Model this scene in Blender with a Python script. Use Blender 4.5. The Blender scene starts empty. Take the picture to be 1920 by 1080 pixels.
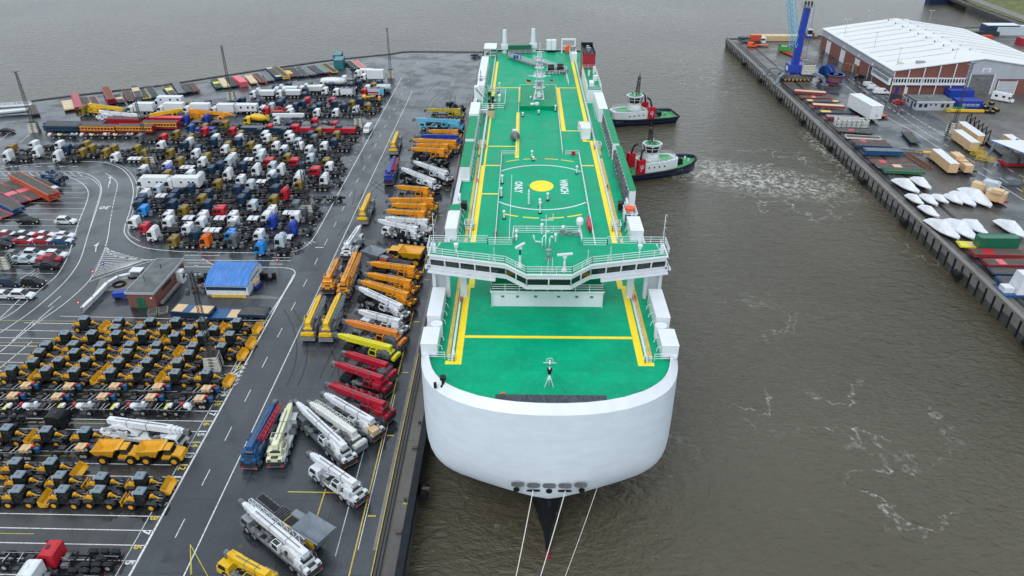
import bpy, bmesh, math, random
from mathutils import Vector, Matrix
R=random.Random(7)
rad=math.radians
C=bpy.context.scene.collection
# ---------------- camera, sky, sun, exposure ----------------
sc=bpy.context.scene
F=1400.;PX=960.;PY=540.;H=78.
PIT=rad(30.3);YAW=rad(0.88)
cam=bpy.data.objects.new('camera',bpy.data.cameras.new('camera'));C.objects.link(cam)
cam.location=(0,0,H);cam.rotation_euler=(rad(90)-PIT,0,YAW)
cam.data.sensor_width=36;cam.data.lens=F/1920*36;cam.data.clip_end=4000;cam.data.clip_start=1
sc.camera=cam
W=bpy.data.worlds.new("World");sc.world=W;W.use_nodes=True
nt=W.node_tree;bg=nt.nodes['Background']
sky=nt.nodes.new('ShaderNodeTexSky');sky.sky_type='NISHITA';sky.sun_disc=False
SUNEL=rad(52);SUNAZ=rad(205)
sky.sun_elevation=SUNEL;sky.sun_rotation=SUNAZ;sky.dust_density=4;sky.air_density=1.0;sky.ozone_density=1
hs=nt.nodes.new('ShaderNodeHueSaturation');hs.inputs['Saturation'].default_value=.32
cl=nt.nodes.new('ShaderNodeMix');cl.data_type='RGBA';cl.inputs[0].default_value=.72;cl.inputs[7].default_value=(6.0,6.75,7.5,1) # high overcast cloud sheet
nt.links.new(sky.outputs[0],hs.inputs['Color']);nt.links.new(hs.outputs[0],cl.inputs[6]);nt.links.new(cl.outputs[2],bg.inputs[0])
bg.inputs[1].default_value=0.13
sl=bpy.data.lights.new('sun','SUN');sl.energy=.7;sl.angle=rad(25);sl.color=(1,.97,.93)
so=bpy.data.objects.new('sun',sl);C.objects.link(so)
# sun direction: azimuth measured clockwise from +y
sd=Vector((math.sin(SUNAZ)*math.cos(SUNEL),math.cos(SUNAZ)*math.cos(SUNEL),math.sin(SUNEL)))
so.rotation_euler=sd.to_track_quat('Z','Y').to_euler();so.location=(0,0,200)
sc.view_settings.view_transform='Standard';sc.view_settings.look='None'
sc.view_settings.exposure=0.5;sc.view_settings.gamma=1
sc.render.engine='CYCLES'

def up(px,py,z=0.):
    """point at height z seen at a picture position (used to survey the plan)"""
    u=(px-PX)/F;v=(py-PY)/F
    dy=math.cos(PIT)-math.sin(PIT)*v;dz=-math.sin(PIT)-math.cos(PIT)*v
    t=(z-H)/dz;x=u*t;y=dy*t;c,s=math.cos(YAW),math.sin(YAW)
    return (c*x-s*y,s*x+c*y)

# ---------------- materials ----------------
MATS={}
def mk(name,col,rough=.5,metal=0.,vary=0.,scale=1.,dirt_sheen=0.,dscale=.6,dcol=(.03,.03,.03),rvary=0.,streak=None,bump=0.,coat=0.,spec=None,plates=None):
    m=bpy.data.materials.new(name);m.use_nodes=True;n=m.node_tree;L=n.links
    b=n.nodes['Principled BSDF'];b.inputs['Roughness'].default_value=rough;b.inputs['Metallic'].default_value=metal
    if spec is not None:b.inputs['Specular IOR Level'].default_value=spec
    if coat:b.inputs['Coat Weight'].default_value=coat;b.inputs['Coat Roughness'].default_value=.15
    b.inputs['Base Color'].default_value=(*col,1)
    if vary or dirt_sheen or rvary or bump:
        tc=n.nodes.new('ShaderNodeTexCoord');mp=n.nodes.new('ShaderNodeMapping');L.new(tc.outputs['Object'],mp.inputs[0])
        if streak:mp.inputs['Scale'].default_value=streak
        no=n.nodes.new('ShaderNodeTexNoise');no.inputs['Scale'].default_value=scale;no.inputs['Detail'].default_value=6;L.new(mp.outputs[0],no.inputs['Vector'])
        mx=n.nodes.new('ShaderNodeMix');mx.data_type='RGBA'
        mx.inputs[6].default_value=(*[c*(1-vary) for c in col],1);mx.inputs[7].default_value=(*[min(1,c*(1+vary)) for c in col],1)
        mr=n.nodes.new('ShaderNodeMapRange');mr.inputs[1].default_value=.35;mr.inputs[2].default_value=.65;L.new(no.outputs[0],mr.inputs[0])
        L.new(mr.outputs[0],mx.inputs[0]);out=mx.outputs[2]
        if dirt_sheen:
            n2=n.nodes.new('ShaderNodeTexNoise');n2.inputs['Scale'].default_value=dscale;n2.inputs['Detail'].default_value=8;n2.inputs['Roughness'].default_value=.65;L.new(mp.outputs[0],n2.inputs['Vector'])
            m2=n.nodes.new('ShaderNodeMapRange');m2.inputs[1].default_value=.5;m2.inputs[2].default_value=.72;m2.inputs[4].default_value=dirt_sheen;L.new(n2.outputs[0],m2.inputs[0])
            x2=n.nodes.new('ShaderNodeMix');x2.data_type='RGBA';L.new(m2.outputs[0],x2.inputs[0]);L.new(out,x2.inputs[6]);x2.inputs[7].default_value=(*dcol,1);out=x2.outputs[2]
        if plates:
            ax,bw,bh,amt=plates
            mq=n.nodes.new('ShaderNodeSeparateXYZ');L.new(tc.outputs['Object'],mq.inputs[0]);cq=n.nodes.new('ShaderNodeCombineXYZ');L.new(mq.outputs[ax[0]],cq.inputs[0]);L.new(mq.outputs[ax[1]],cq.inputs[1])
            bk=n.nodes.new('ShaderNodeTexBrick');bk.inputs['Scale'].default_value=1;bk.inputs['Brick Width'].default_value=bw;bk.inputs['Row Height'].default_value=bh;bk.inputs['Mortar Size'].default_value=.05
            bk.inputs['Color1'].default_value=(1,1,1,1);bk.inputs['Color2'].default_value=(1-amt*.5,)*3+(1,);bk.inputs['Mortar'].default_value=(1-amt,)*3+(1,);L.new(cq.outputs[0],bk.inputs[0])
            vq=n.nodes.new('ShaderNodeVectorMath');vq.operation='MULTIPLY';L.new(out,vq.inputs[0]);L.new(bk.outputs[0],vq.inputs[1]);out=vq.outputs[0]
        L.new(out,b.inputs['Base Color'])
        if rvary:
            m3=n.nodes.new('ShaderNodeMapRange');m3.inputs[1].default_value=.3;m3.inputs[2].default_value=.7;m3.inputs[3].default_value=max(.03,rough-rvary);m3.inputs[4].default_value=min(1,rough+rvary);L.new(no.outputs[0],m3.inputs[0]);L.new(m3.outputs[0],b.inputs['Roughness'])
        if bump:
            bp=n.nodes.new('ShaderNodeBump');bp.inputs['Strength'].default_value=bump;bp.inputs['Distance'].default_value=.05;L.new(no.outputs[0],bp.inputs['Height']);L.new(bp.outputs[0],b.inputs['Normal'])
    if name in('shipgreen','boxgreen'):b.inputs['Specular IOR Level'].default_value=.10
    MATS[name]=m;return m
def P(name,col,rough=.35,dirt_sheen=.25):return mk(name,col,rough,vary=.08,scale=1.2,dirt_sheen=dirt_sheen,dscale=1.3,dcol=tuple(c*.35+.01 for c in col))
P('white',(.62,.65,.68));P('offwhite',(.62,.63,.60));P('olive',(.20,.135,.018));P('navy',(.008,.032,.072));P('red',(.44,.010,.022));P('silver',(.42,.50,.55))
P('grey',(.09,.105,.12));P('slate',(.16,.19,.22));P('blue',(.010,.04,.32));P('sky',(.018,.22,.62));P('orange',(.66,.13,.010));P('craneorange',(.68,.265,.007));P('yellow',(.68,.42,.008))
P('loaderyellow',(.62,.31,.010));P('lemon',(.62,.58,.02));P('cream',(.62,.63,.43));P('crimson',(.38,.008,.026));P('steelblue',(.012,.075,.20));P('maroon',(.30,.012,.03));P('redorange',(.46,.07,.03));P('darkorange',(.62,.20,.03))
P('lightblue',(.10,.42,.60));P('mustard',(.42,.34,.03));P('tan',(.55,.42,.24));P('plywood',(.58,.40,.22));P('pink',(.62,.10,.13));P('teal',(.02,.14,.17));P('containergreen',(.01,.12,.065));P('fgreen',(.03,.30,.05));mk('boatwrap',(.60,.63,.67),.5,vary=.06,scale=1.3,dirt_sheen=.2,dscale=1,dcol=(.42,.45,.49),bump=.8);P('cargreen',(.02,.05,.05));P('dullred',(.26,.028,.030),.6,.5);P('dullblue',(.018,.05,.11),.6,.5);P('dullgreen',(.03,.17,.07),.6,.5);P('cabroof',(.15,.20,.24));mk('black',(.010,.011,.013),.45,vary=.3,scale=2,spec=.3)
mk('rubber',(.010,.010,.011),.8,spec=.2);mk('rim',(.45,.46,.47),.4,.4);mk('chassis',(.008,.009,.011),.6,0,vary=.4,scale=4,dirt_sheen=.35,dscale=3,dcol=(.035,.035,.04),spec=.2)
mk('steel',(.30,.32,.34),.4,.6,vary=.2,scale=2);mk('greysteel',(.13,.14,.15),.55,.1,vary=.35,scale=2,dirt_sheen=.5,dcol=(.03,.03,.035))
mk('darksteel',(.035,.038,.042),.5,.1,vary=.5,scale=3,spec=.3)
mk('glass',(.012,.018,.02),.06);mk('rust',(.16,.06,.03),.8,vary=.4,scale=3);mk('deckwood',(.07,.065,.055),.75,vary=.4,scale=1.5,dirt_sheen=.5,dscale=3,streak=(.4,3,1))
mk('lamp',(.8,.8,.8),.2);mk('redlamp',(.5,.01,.01),.3);mk('rope',(.62,.62,.58),.8)
mk('shipgreen',(.0,.31,.155),.42,vary=.10,scale=.25,dirt_sheen=.28,dscale=1.1,dcol=(.05,.44,.31),rvary=.16,plates=((0,1),6.2,2.4,.14))  # paler flecks paint the sheen of wet puddles into the deck green
mk('boxgreen',(.0,.23,.10),.4,vary=.08,scale=.5)
mk('shipwhite',(.64,.68,.72),.35,vary=.03,scale=.6,dirt_sheen=.12,dscale=.5,dcol=(.55,.58,.58),streak=(1,1,.25))
mk('hullwhite',(.64,.72,.79),.42,vary=.035,scale=.35,dirt_sheen=.25,dscale=.3,dcol=(.56,.62,.66),streak=(1,1,3),plates=((0,2),7.5,2.1,.05))
mk('hullblack',(.007,.010,.015),.45,vary=.3,scale=.4,spec=.25);mk('shipyellow',(.88,.66,.01),.5,vary=.08,scale=2,dirt_sheen=.25,dscale=2,dcol=(.45,.36,.05))
mk('bargeyellow',(.62,.42,.08),.6,vary=.15,scale=2,dirt_sheen=.4,dscale=3,dcol=(.3,.22,.05))
mk('darkmat',(.035,.045,.055),.6,vary=.3,scale=2,dirt_sheen=.5,dscale=2,dcol=(.10,.12,.13),streak=(2,.6,1))
mk('tughull',(.008,.02,.06),.3,vary=.2,scale=.6);mk('tugdeck',(.03,.30,.09),.5,vary=.15,scale=1);mk('tugred',(.42,.004,.02),.35)
mk('paintline',(.62,.63,.62),.55,vary=.15,scale=3,dirt_sheen=.75,dscale=2.2,dcol=(.14,.14,.14));mk('yellowline',(.50,.38,.05),.6,vary=.2,scale=3,dirt_sheen=.7,dscale=1.5,dcol=(.08,.075,.05))
mk('concrete',(.17,.165,.155),.8,vary=.25,scale=.5,dirt_sheen=.6,dscale=.5,dcol=(.07,.07,.065));mk('wallconc',(.055,.055,.050),.8,vary=.35,scale=.4,dirt_sheen=.7,dscale=.35,dcol=(.025,.026,.022),streak=(1,1,.3))
mk('whiteconc',(.52,.52,.46),.8,vary=.15,scale=1);mk('railsteel',(.10,.085,.07),.5,.5);mk('roofwhite',(.60,.62,.63),.5,vary=.05,scale=.1,dirt_sheen=.3,dscale=.12,dcol=(.42,.44,.45),streak=(.25,1.5,1))
mk('bitumen',(.10,.115,.115),.65,vary=.25,scale=.5,dirt_sheen=.5,dscale=.3,dcol=(.045,.05,.055));mk('cladding',(.33,.36,.40),.5,vary=.06,scale=.4);mk('roofblue',(.04,.19,.52),.5,vary=.15,scale=.7,dirt_sheen=.6,dscale=.6,dcol=(.30,.28,.50),streak=(3,.5,1))
mk('grass',(.10,.115,.03),.9,vary=.4,scale=.3,dirt_sheen=.4);mk('flagblack',(.01,.01,.01));mk('lifeorange',(.8,.08,.01),.5)
mk('tyremark',(.014,.015,.017),.5,vary=.3,scale=2)
mk('patch',(.030,.036,.043),.3,vary=.25,scale=.6)
def brickmat():
    m=bpy.data.materials.new('brick');m.use_nodes=True;n=m.node_tree;L=n.links;b=n.nodes['Principled BSDF'];b.inputs['Roughness'].default_value=.85
    tc=n.nodes.new('ShaderNodeTexCoord');sx=n.nodes.new('ShaderNodeSeparateXYZ');L.new(tc.outputs['Object'],sx.inputs[0]);ad=n.nodes.new('ShaderNodeMath');L.new(sx.outputs[0],ad.inputs[0]);L.new(sx.outputs[1],ad.inputs[1])
    cb=n.nodes.new('ShaderNodeCombineXYZ');L.new(ad.outputs[0],cb.inputs[0]);L.new(sx.outputs[2],cb.inputs[1])
    br=n.nodes.new('ShaderNodeTexBrick');br.inputs['Scale'].default_value=2.;L.new(cb.outputs[0],br.inputs[0]);br.inputs['Color1'].default_value=(.20,.055,.04,1);br.inputs['Color2'].default_value=(.13,.04,.033,1);br.inputs['Mortar'].default_value=(.17,.12,.10,1)
    L.new(br.outputs[0],b.inputs['Base Color']);MATS['brick']=m
brickmat()

def nodes_helper(m):
    n=m.node_tree;L=n.links
    def N(t,**k):
        x=n.nodes.new('ShaderNode'+t)
        for a,v in k.items():
            if a.startswith('i'):x.inputs[int(a[1:])].default_value=v
            else:setattr(x,a,v)
        return x
    def link(a,b):L.new(a,b)
    return n,N,link
def asphalt(name,c1,c2,r0,r1,seed):
    m=bpy.data.materials.new(name);m.use_nodes=True;n,N,link=nodes_helper(m);b=n.nodes['Principled BSDF']
    tc=N('TexCoord')
    mp=N('Mapping');mp.inputs['Location'].default_value=(seed*31,seed*17,0);link(tc.outputs['Object'],mp.inputs[0])
    ns=N('TexNoise');ns.inputs['Scale'].default_value=.035;ns.inputs['Detail'].default_value=9;ns.inputs['Roughness'].default_value=.6;link(mp.outputs[0],ns.inputs['Vector'])
    fine=N('TexNoise');fine.inputs['Scale'].default_value=1.6;fine.inputs['Detail'].default_value=8;fine.inputs['Roughness'].default_value=.7;link(mp.outputs[0],fine.inputs['Vector'])
    # wheel tracks running along the traffic lanes
    mt=N('Mapping');mt.inputs['Scale'].default_value=(.55,.012,1);link(tc.outputs['Object'],mt.inputs[0])
    tr=N('TexNoise');tr.inputs['Scale'].default_value=1.;tr.inputs['Detail'].default_value=5;link(mt.outputs[0],tr.inputs['Vector'])
    a=N('Mix',data_type='RGBA');a.inputs[6].default_value=(*c1,1);a.inputs[7].default_value=(*c2,1)
    r=N('MapRange');r.inputs[1].default_value=.38;r.inputs[2].default_value=.62;link(ns.outputs[0],r.inputs[0]);link(r.outputs[0],a.inputs[0])
    m1=N('Math',operation='MULTIPLY_ADD');link(fine.outputs[0],m1.inputs[0]);m1.inputs[1].default_value=1.1;m1.inputs[2].default_value=.45
    m2=N('Math',operation='MULTIPLY_ADD');link(tr.outputs[0],m2.inputs[0]);m2.inputs[1].default_value=.9;m2.inputs[2].default_value=.55
    mm=N('Math',operation='MULTIPLY');link(m1.outputs[0],mm.inputs[0]);link(m2.outputs[0],mm.inputs[1])
    vm=N('VectorMath',operation='SCALE');link(a.outputs[2],vm.inputs[0]);link(mm.outputs[0],vm.inputs[3]);
    # dark joints between paving slabs laid in strips
    mb=N('Mapping');mb.inputs['Scale'].default_value=(.05,.05,1);link(tc.outputs['Object'],mb.inputs[0])
    bk=N('TexBrick');bk.inputs['Scale'].default_value=1;bk.inputs['Mortar Size'].default_value=.004;bk.inputs['Color1'].default_value=(1,1,1,1);bk.inputs['Color2'].default_value=(.82,.82,.82,1);bk.inputs['Mortar'].default_value=(.45,.45,.45,1);bk.inputs['Row Height'].default_value=.62;bk.inputs['Brick Width'].default_value=1.3;link(mb.outputs[0],bk.inputs[0])
    vx=N('VectorMath',operation='MULTIPLY');link(vm.outputs[0],vx.inputs[0]);link(bk.outputs[0],vx.inputs[1]);link(vx.outputs[0],b.inputs['Base Color'])
    pud=N('TexNoise');pud.inputs['Scale'].default_value=.11;pud.inputs['Detail'].default_value=7;pud.inputs['Roughness'].default_value=.6;link(mp.outputs[0],pud.inputs['Vector'])
    rr=N('MapRange');rr.inputs[1].default_value=.40;rr.inputs[2].default_value=.60;rr.inputs[3].default_value=r1;rr.inputs[4].default_value=r0;link(pud.outputs[0],rr.inputs[0]);link(rr.outputs[0],b.inputs['Roughness'])
    bp=N('Bump');bp.inputs['Strength'].default_value=.25;bp.inputs['Distance'].default_value=.02;link(fine.outputs[0],bp.inputs['Height']);link(bp.outputs[0],b.inputs['Normal'])
    b.inputs['Specular IOR Level'].default_value=.7
    MATS[name]=m
asphalt('asphalt',(.015,.020,.026),(.046,.054,.065),.08,.42,1)
asphalt('yardasphalt',(.018,.020,.022),(.048,.050,.052),.08,.42,2)
asphalt('quaypave',(.062,.056,.050),(.105,.096,.084),.3,.6,3)
asphalt('slabconc',(.11,.105,.10),(.16,.155,.145),.3,.6,4)

# ---------------- mesh builder ----------------
class MB:
    def __init__(s):s.v=[];s.f=[];s.k=[];s.sm=[]
    def add(s,vs,fs,k,smooth=False):
        o=len(s.v);s.v+=[tuple(v) for v in vs]
        for f in fs:s.f.append([o+i for i in f]);s.k.append(k);s.sm.append(smooth)
        return s
    def box(s,x0,x1,y0,y1,z0,z1,k,tx=0,ty=0):
        """box, top inset by tx,ty"""
        a=[(x0,y0,z0),(x1,y0,z0),(x1,y1,z0),(x0,y1,z0),(x0+tx,y0+ty,z1),(x1-tx,y0+ty,z1),(x1-tx,y1-ty,z1),(x0+tx,y1-ty,z1)]
        return s.add(a,[(3,2,1,0),(4,5,6,7),(0,1,5,4),(1,2,6,5),(2,3,7,6),(3,0,4,7)],k)
    def quad(s,a,b,c,d,k):return s.add([a,b,c,d],[(0,1,2,3)],k)
    def prism(s,pts,y0,y1,k,inset=None):
        """profile in xz extruded along y; inset[i] narrows point i"""
        n=len(pts);ins=inset or [0]*n
        vs=[(x,y0+ins[i],z) for i,(x,z) in enumerate(pts)]+[(x,y1-ins[i],z) for i,(x,z) in enumerate(pts)]
        fs=[tuple(range(n-1,-1,-1)),tuple(range(n,2*n))]+[(i,(i+1)%n,n+(i+1)%n,n+i) for i in range(n)]
        return s.add(vs,fs,k)
    def zprism(s,pts,z0,z1,k,kt=None):
        n=len(pts);vs=[(x,y,z0) for x,y in pts]+[(x,y,z1) for x,y in pts]
        s.add(vs,[tuple(range(n-1,-1,-1))]+[(i,(i+1)%n,n+(i+1)%n,n+i) for i in range(n)],k)
        return s.add([(x,y,z1) for x,y in pts],[tuple(range(n))],kt or k)
    def cyl(s,c,r,h,k,ax='z',n=12,r2=None,kt=None,smooth=True):
        r2=r if r2 is None else r2;vs=[]
        for rr,t in ((r,0),(r2,h)):
            for i in range(n):
                a=2*math.pi*i/n;u,v=rr*math.cos(a),rr*math.sin(a)
                vs.append({'z':(c[0]+u,c[1]+v,c[2]+t),'y':(c[0]+u,c[1]+t,c[2]+v),'x':(c[0]+t,c[1]+u,c[2]+v)}[ax])
        s.add(vs,[(i,(i+1)%n,n+(i+1)%n,n+i) for i in range(n)],k,smooth)
        s.add(vs,[tuple(range(n-1,-1,-1)),tuple(range(n,2*n))],kt or k);return s
    def tube(s,a,b,r,k,n=4,r2=None):
        a=Vector(a);b=Vector(b);d=b-a
        if d.length<1e-6:return s
        q=d.to_track_quat('Z','Y').to_matrix();vs=[];r2=r if r2 is None else r2
        for p,rr in ((a,r),(b,r2)):
            for i in range(n):
                t=2*math.pi*(i+.5)/n;vs.append(p+q@Vector((rr*math.cos(t),rr*math.sin(t),0)))
        return s.add(vs,[(i,(i+1)%n,n+(i+1)%n,n+i) for i in range(n)]+[tuple(range(n-1,-1,-1)),tuple(range(n,2*n))],k,n>5)
    def path(s,pts,r,k,n=4):
        for a,b in zip(pts,pts[1:]):s.tube(a,b,r,k,n)
        return s
    def bar(s,a,b,w,h,k):
        """rectangular beam from a to b"""
        a=Vector(a);b=Vector(b);d=(b-a).normalized();up_=Vector((0,0,1))
        if abs(d.z)>.98:up_=Vector((0,1,0))
        sx=d.cross(up_).normalized()*w/2;sz=sx.cross(d).normalized()*h/2;vs=[]
        for p in (a,b):
            for i,j in ((-1,-1),(1,-1),(1,1),(-1,1)):vs.append(p+sx*i+sz*j)
        return s.add(vs,[(3,2,1,0),(4,5,6,7),(0,1,5,4),(1,2,6,5),(2,3,7,6),(3,0,4,7)],k)
    def sph(s,c,r,k,n=10,m=6,sz=1.,half=False):
        vs=[];fs=[];lo=0 if half else -m
        rows=list(range(lo,m+1))
        for j in rows:
            a=math.pi/2*j/m
            for i in range(n):
                t=2*math.pi*i/n;vs.append((c[0]+r*math.cos(a)*math.cos(t),c[1]+r*math.cos(a)*math.sin(t),c[2]+r*sz*math.sin(a)))
        for j in range(len(rows)-1):
            for i in range(n):fs.append((j*n+i,j*n+(i+1)%n,(j+1)*n+(i+1)%n,(j+1)*n+i))
        return s.add(vs,fs,k,True)
    def loft(s,rings,k,closed=True,caps=True,smooth=True):
        n=len(rings[0]);vs=[p for r in rings for p in r];fs=[]
        for j in range(len(rings)-1):
            for i in range(n if closed else n-1):fs.append((j*n+i,j*n+(i+1)%n,(j+1)*n+(i+1)%n,(j+1)*n+i))
        s.add(vs,fs,k,smooth)
        if caps:s.add(list(rings[0]),[tuple(range(n-1,-1,-1))],k);s.add(list(rings[-1]),[tuple(range(n))],k)
        return s
    def rail(s,pts,h=1.1,k='shipwhite',r=.035,step=1.8,bars=3,closed=False):
        """guard rail along a line"""
        pp=[Vector(p) for p in pts]
        if closed:pp.append(pp[0])
        for a,b in zip(pp,pp[1:]):
            for j in range(bars):
                z=Vector((0,0,h*(j+1)/bars));s.tube(a+z,b+z,r,k,4)
            n=max(1,int((b-a).length/step))
            for i in range(n+1):
                p=a.lerp(b,i/n);s.tube(p,p+Vector((0,0,h)),r*1.2,k,4)
        return s
    def lattice(s,a,b,w0,w1,k,r=.06,n=10,rd=None):
        """four legged lattice from a to b"""
        a=Vector(a);b=Vector(b);q=(b-a).to_track_quat('Z','Y').to_matrix();rd=rd or r*.6;prev=None
        for j in range(n+1):
            t=j/n;c=a.lerp(b,t);w=(w0+(w1-w0)*t)/2
            cs=[c+q@Vector((w*i,w*l,0)) for i,l in ((-1,-1),(1,-1),(1,1),(-1,1))]
            if prev:
                for i in range(4):
                    s.tube(prev[i],cs[i],r,k,3);s.tube(prev[i],cs[(i+1)%4],rd,k,3);s.tube(cs[i],cs[(i+1)%4],rd,k,3)
            prev=cs
        return s
    def flip_check(s):return s
_mc={}
def mesh_of(mb,name,cmap):
    keys=[]
    for k in mb.k:
        if k not in keys:keys.append(k)
    names=tuple((cmap or {}).get(k,k) for k in keys)
    ck=(id(mb),names)
    if ck in _mc:return _mc[ck][0]
    base=(id(mb),'base')
    if base in _mc:
        me=_mc[base][0].copy();me.materials.clear()
    else:
        me=bpy.data.meshes.new(name);me.from_pydata(mb.v,[],mb.f)
        me.polygons.foreach_set('material_index',[keys.index(k) for k in mb.k]);me.polygons.foreach_set('use_smooth',mb.sm)
        me.update()
        bm=bmesh.new();bm.from_mesh(me);bmesh.ops.recalc_face_normals(bm,faces=bm.faces)
        bm.to_mesh(me);bm.free();_mc[base]=(me,mb)
    for nme in names:me.materials.append(MATS[nme])
    me.name=name;_mc[ck]=(me,mb);return me
class Nd:
    def __init__(s,name,mb,kids=(),loc=(0,0,0),rz=0,label=None):s.name=name;s.mb=mb;s.kids=list(kids);s.loc=loc;s.rz=rz;s.label=label
def inst(nd,parent,cmap=None):
    o=bpy.data.objects.new(nd.name,mesh_of(nd.mb,nd.name,cmap));C.objects.link(o);o.parent=parent;o.location=nd.loc;o.rotation_euler=(0,0,nd.rz)
    if nd.label:o['label']=nd.label
    for k in nd.kids:inst(k,o,cmap)
    return o
def tag(o,label,cat,group=None):
    o['label']=label;o['category']=cat
    if group:o['group']=group
    return o
def thing(name,nds,label,cat,loc=(0,0,0),rz=0,group=None,cmap=None,sc_=None):
    o=bpy.data.objects.new(name,None);C.objects.link(o);o.location=loc if len(loc)==3 else (*loc,0);o.rotation_euler=(0,0,rz)
    if sc_:o.scale=sc_
    o.empty_display_size=.1;tag(o,label,cat,group)
    for n in nds:inst(n,o,cmap)
    return o
def single(name,mb,label,cat,loc=(0,0,0),rz=0,group=None,cmap=None,sc_=None):
    o=bpy.data.objects.new(name,mesh_of(mb,name,cmap));C.objects.link(o);o.location=loc if len(loc)==3 else (*loc,0);o.rotation_euler=(0,0,rz)
    if sc_:o.scale=sc_
    return tag(o,label,cat,group)
def struct(name,mb,kind='structure'):
    o=bpy.data.objects.new(name,mesh_of(mb,name,None));C.objects.link(o);o['kind']=kind;return o
def textmb(s,size,k,loc=(0,0,0),rz=0,bold=0.,rx=0.,mb=None,align='CENTER'):
    cu=bpy.data.curves.new('t','FONT');cu.body=s;cu.size=size;cu.align_x=align;cu.align_y='CENTER';cu.offset=bold;cu.resolution_u=2
    ob=bpy.data.objects.new('t',cu);me=bpy.data.meshes.new_from_object(ob)
    M=Matrix.Translation(loc)@Matrix.Rotation(rz,4,'Z')@Matrix.Rotation(rx,4,'X')
    mb=mb or MB();mb.add([M@v.co for v in me.vertices],[list(p.vertices) for p in me.polygons],k)
    bpy.data.objects.remove(ob);bpy.data.curves.remove(cu);bpy.data.meshes.remove(me);return mb
ORD=['','first','second','third','fourth','fifth','sixth','seventh','eighth','ninth','tenth','eleventh','twelfth','thirteenth','fourteenth','fifteenth','sixteenth','seventeenth','eighteenth','nineteenth','twentieth','twenty-first','twenty-second','twenty-third','twenty-fourth','twenty-fifth','twenty-sixth','twenty-seventh','twenty-eighth','twenty-ninth','thirtieth','thirty-first','thirty-second','thirty-third','thirty-fourth','thirty-fifth','thirty-sixth','thirty-seventh','thirty-eighth','thirty-ninth','fortieth']
ORD+=['forty-'+o for o in ORD[1:10]]
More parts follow.
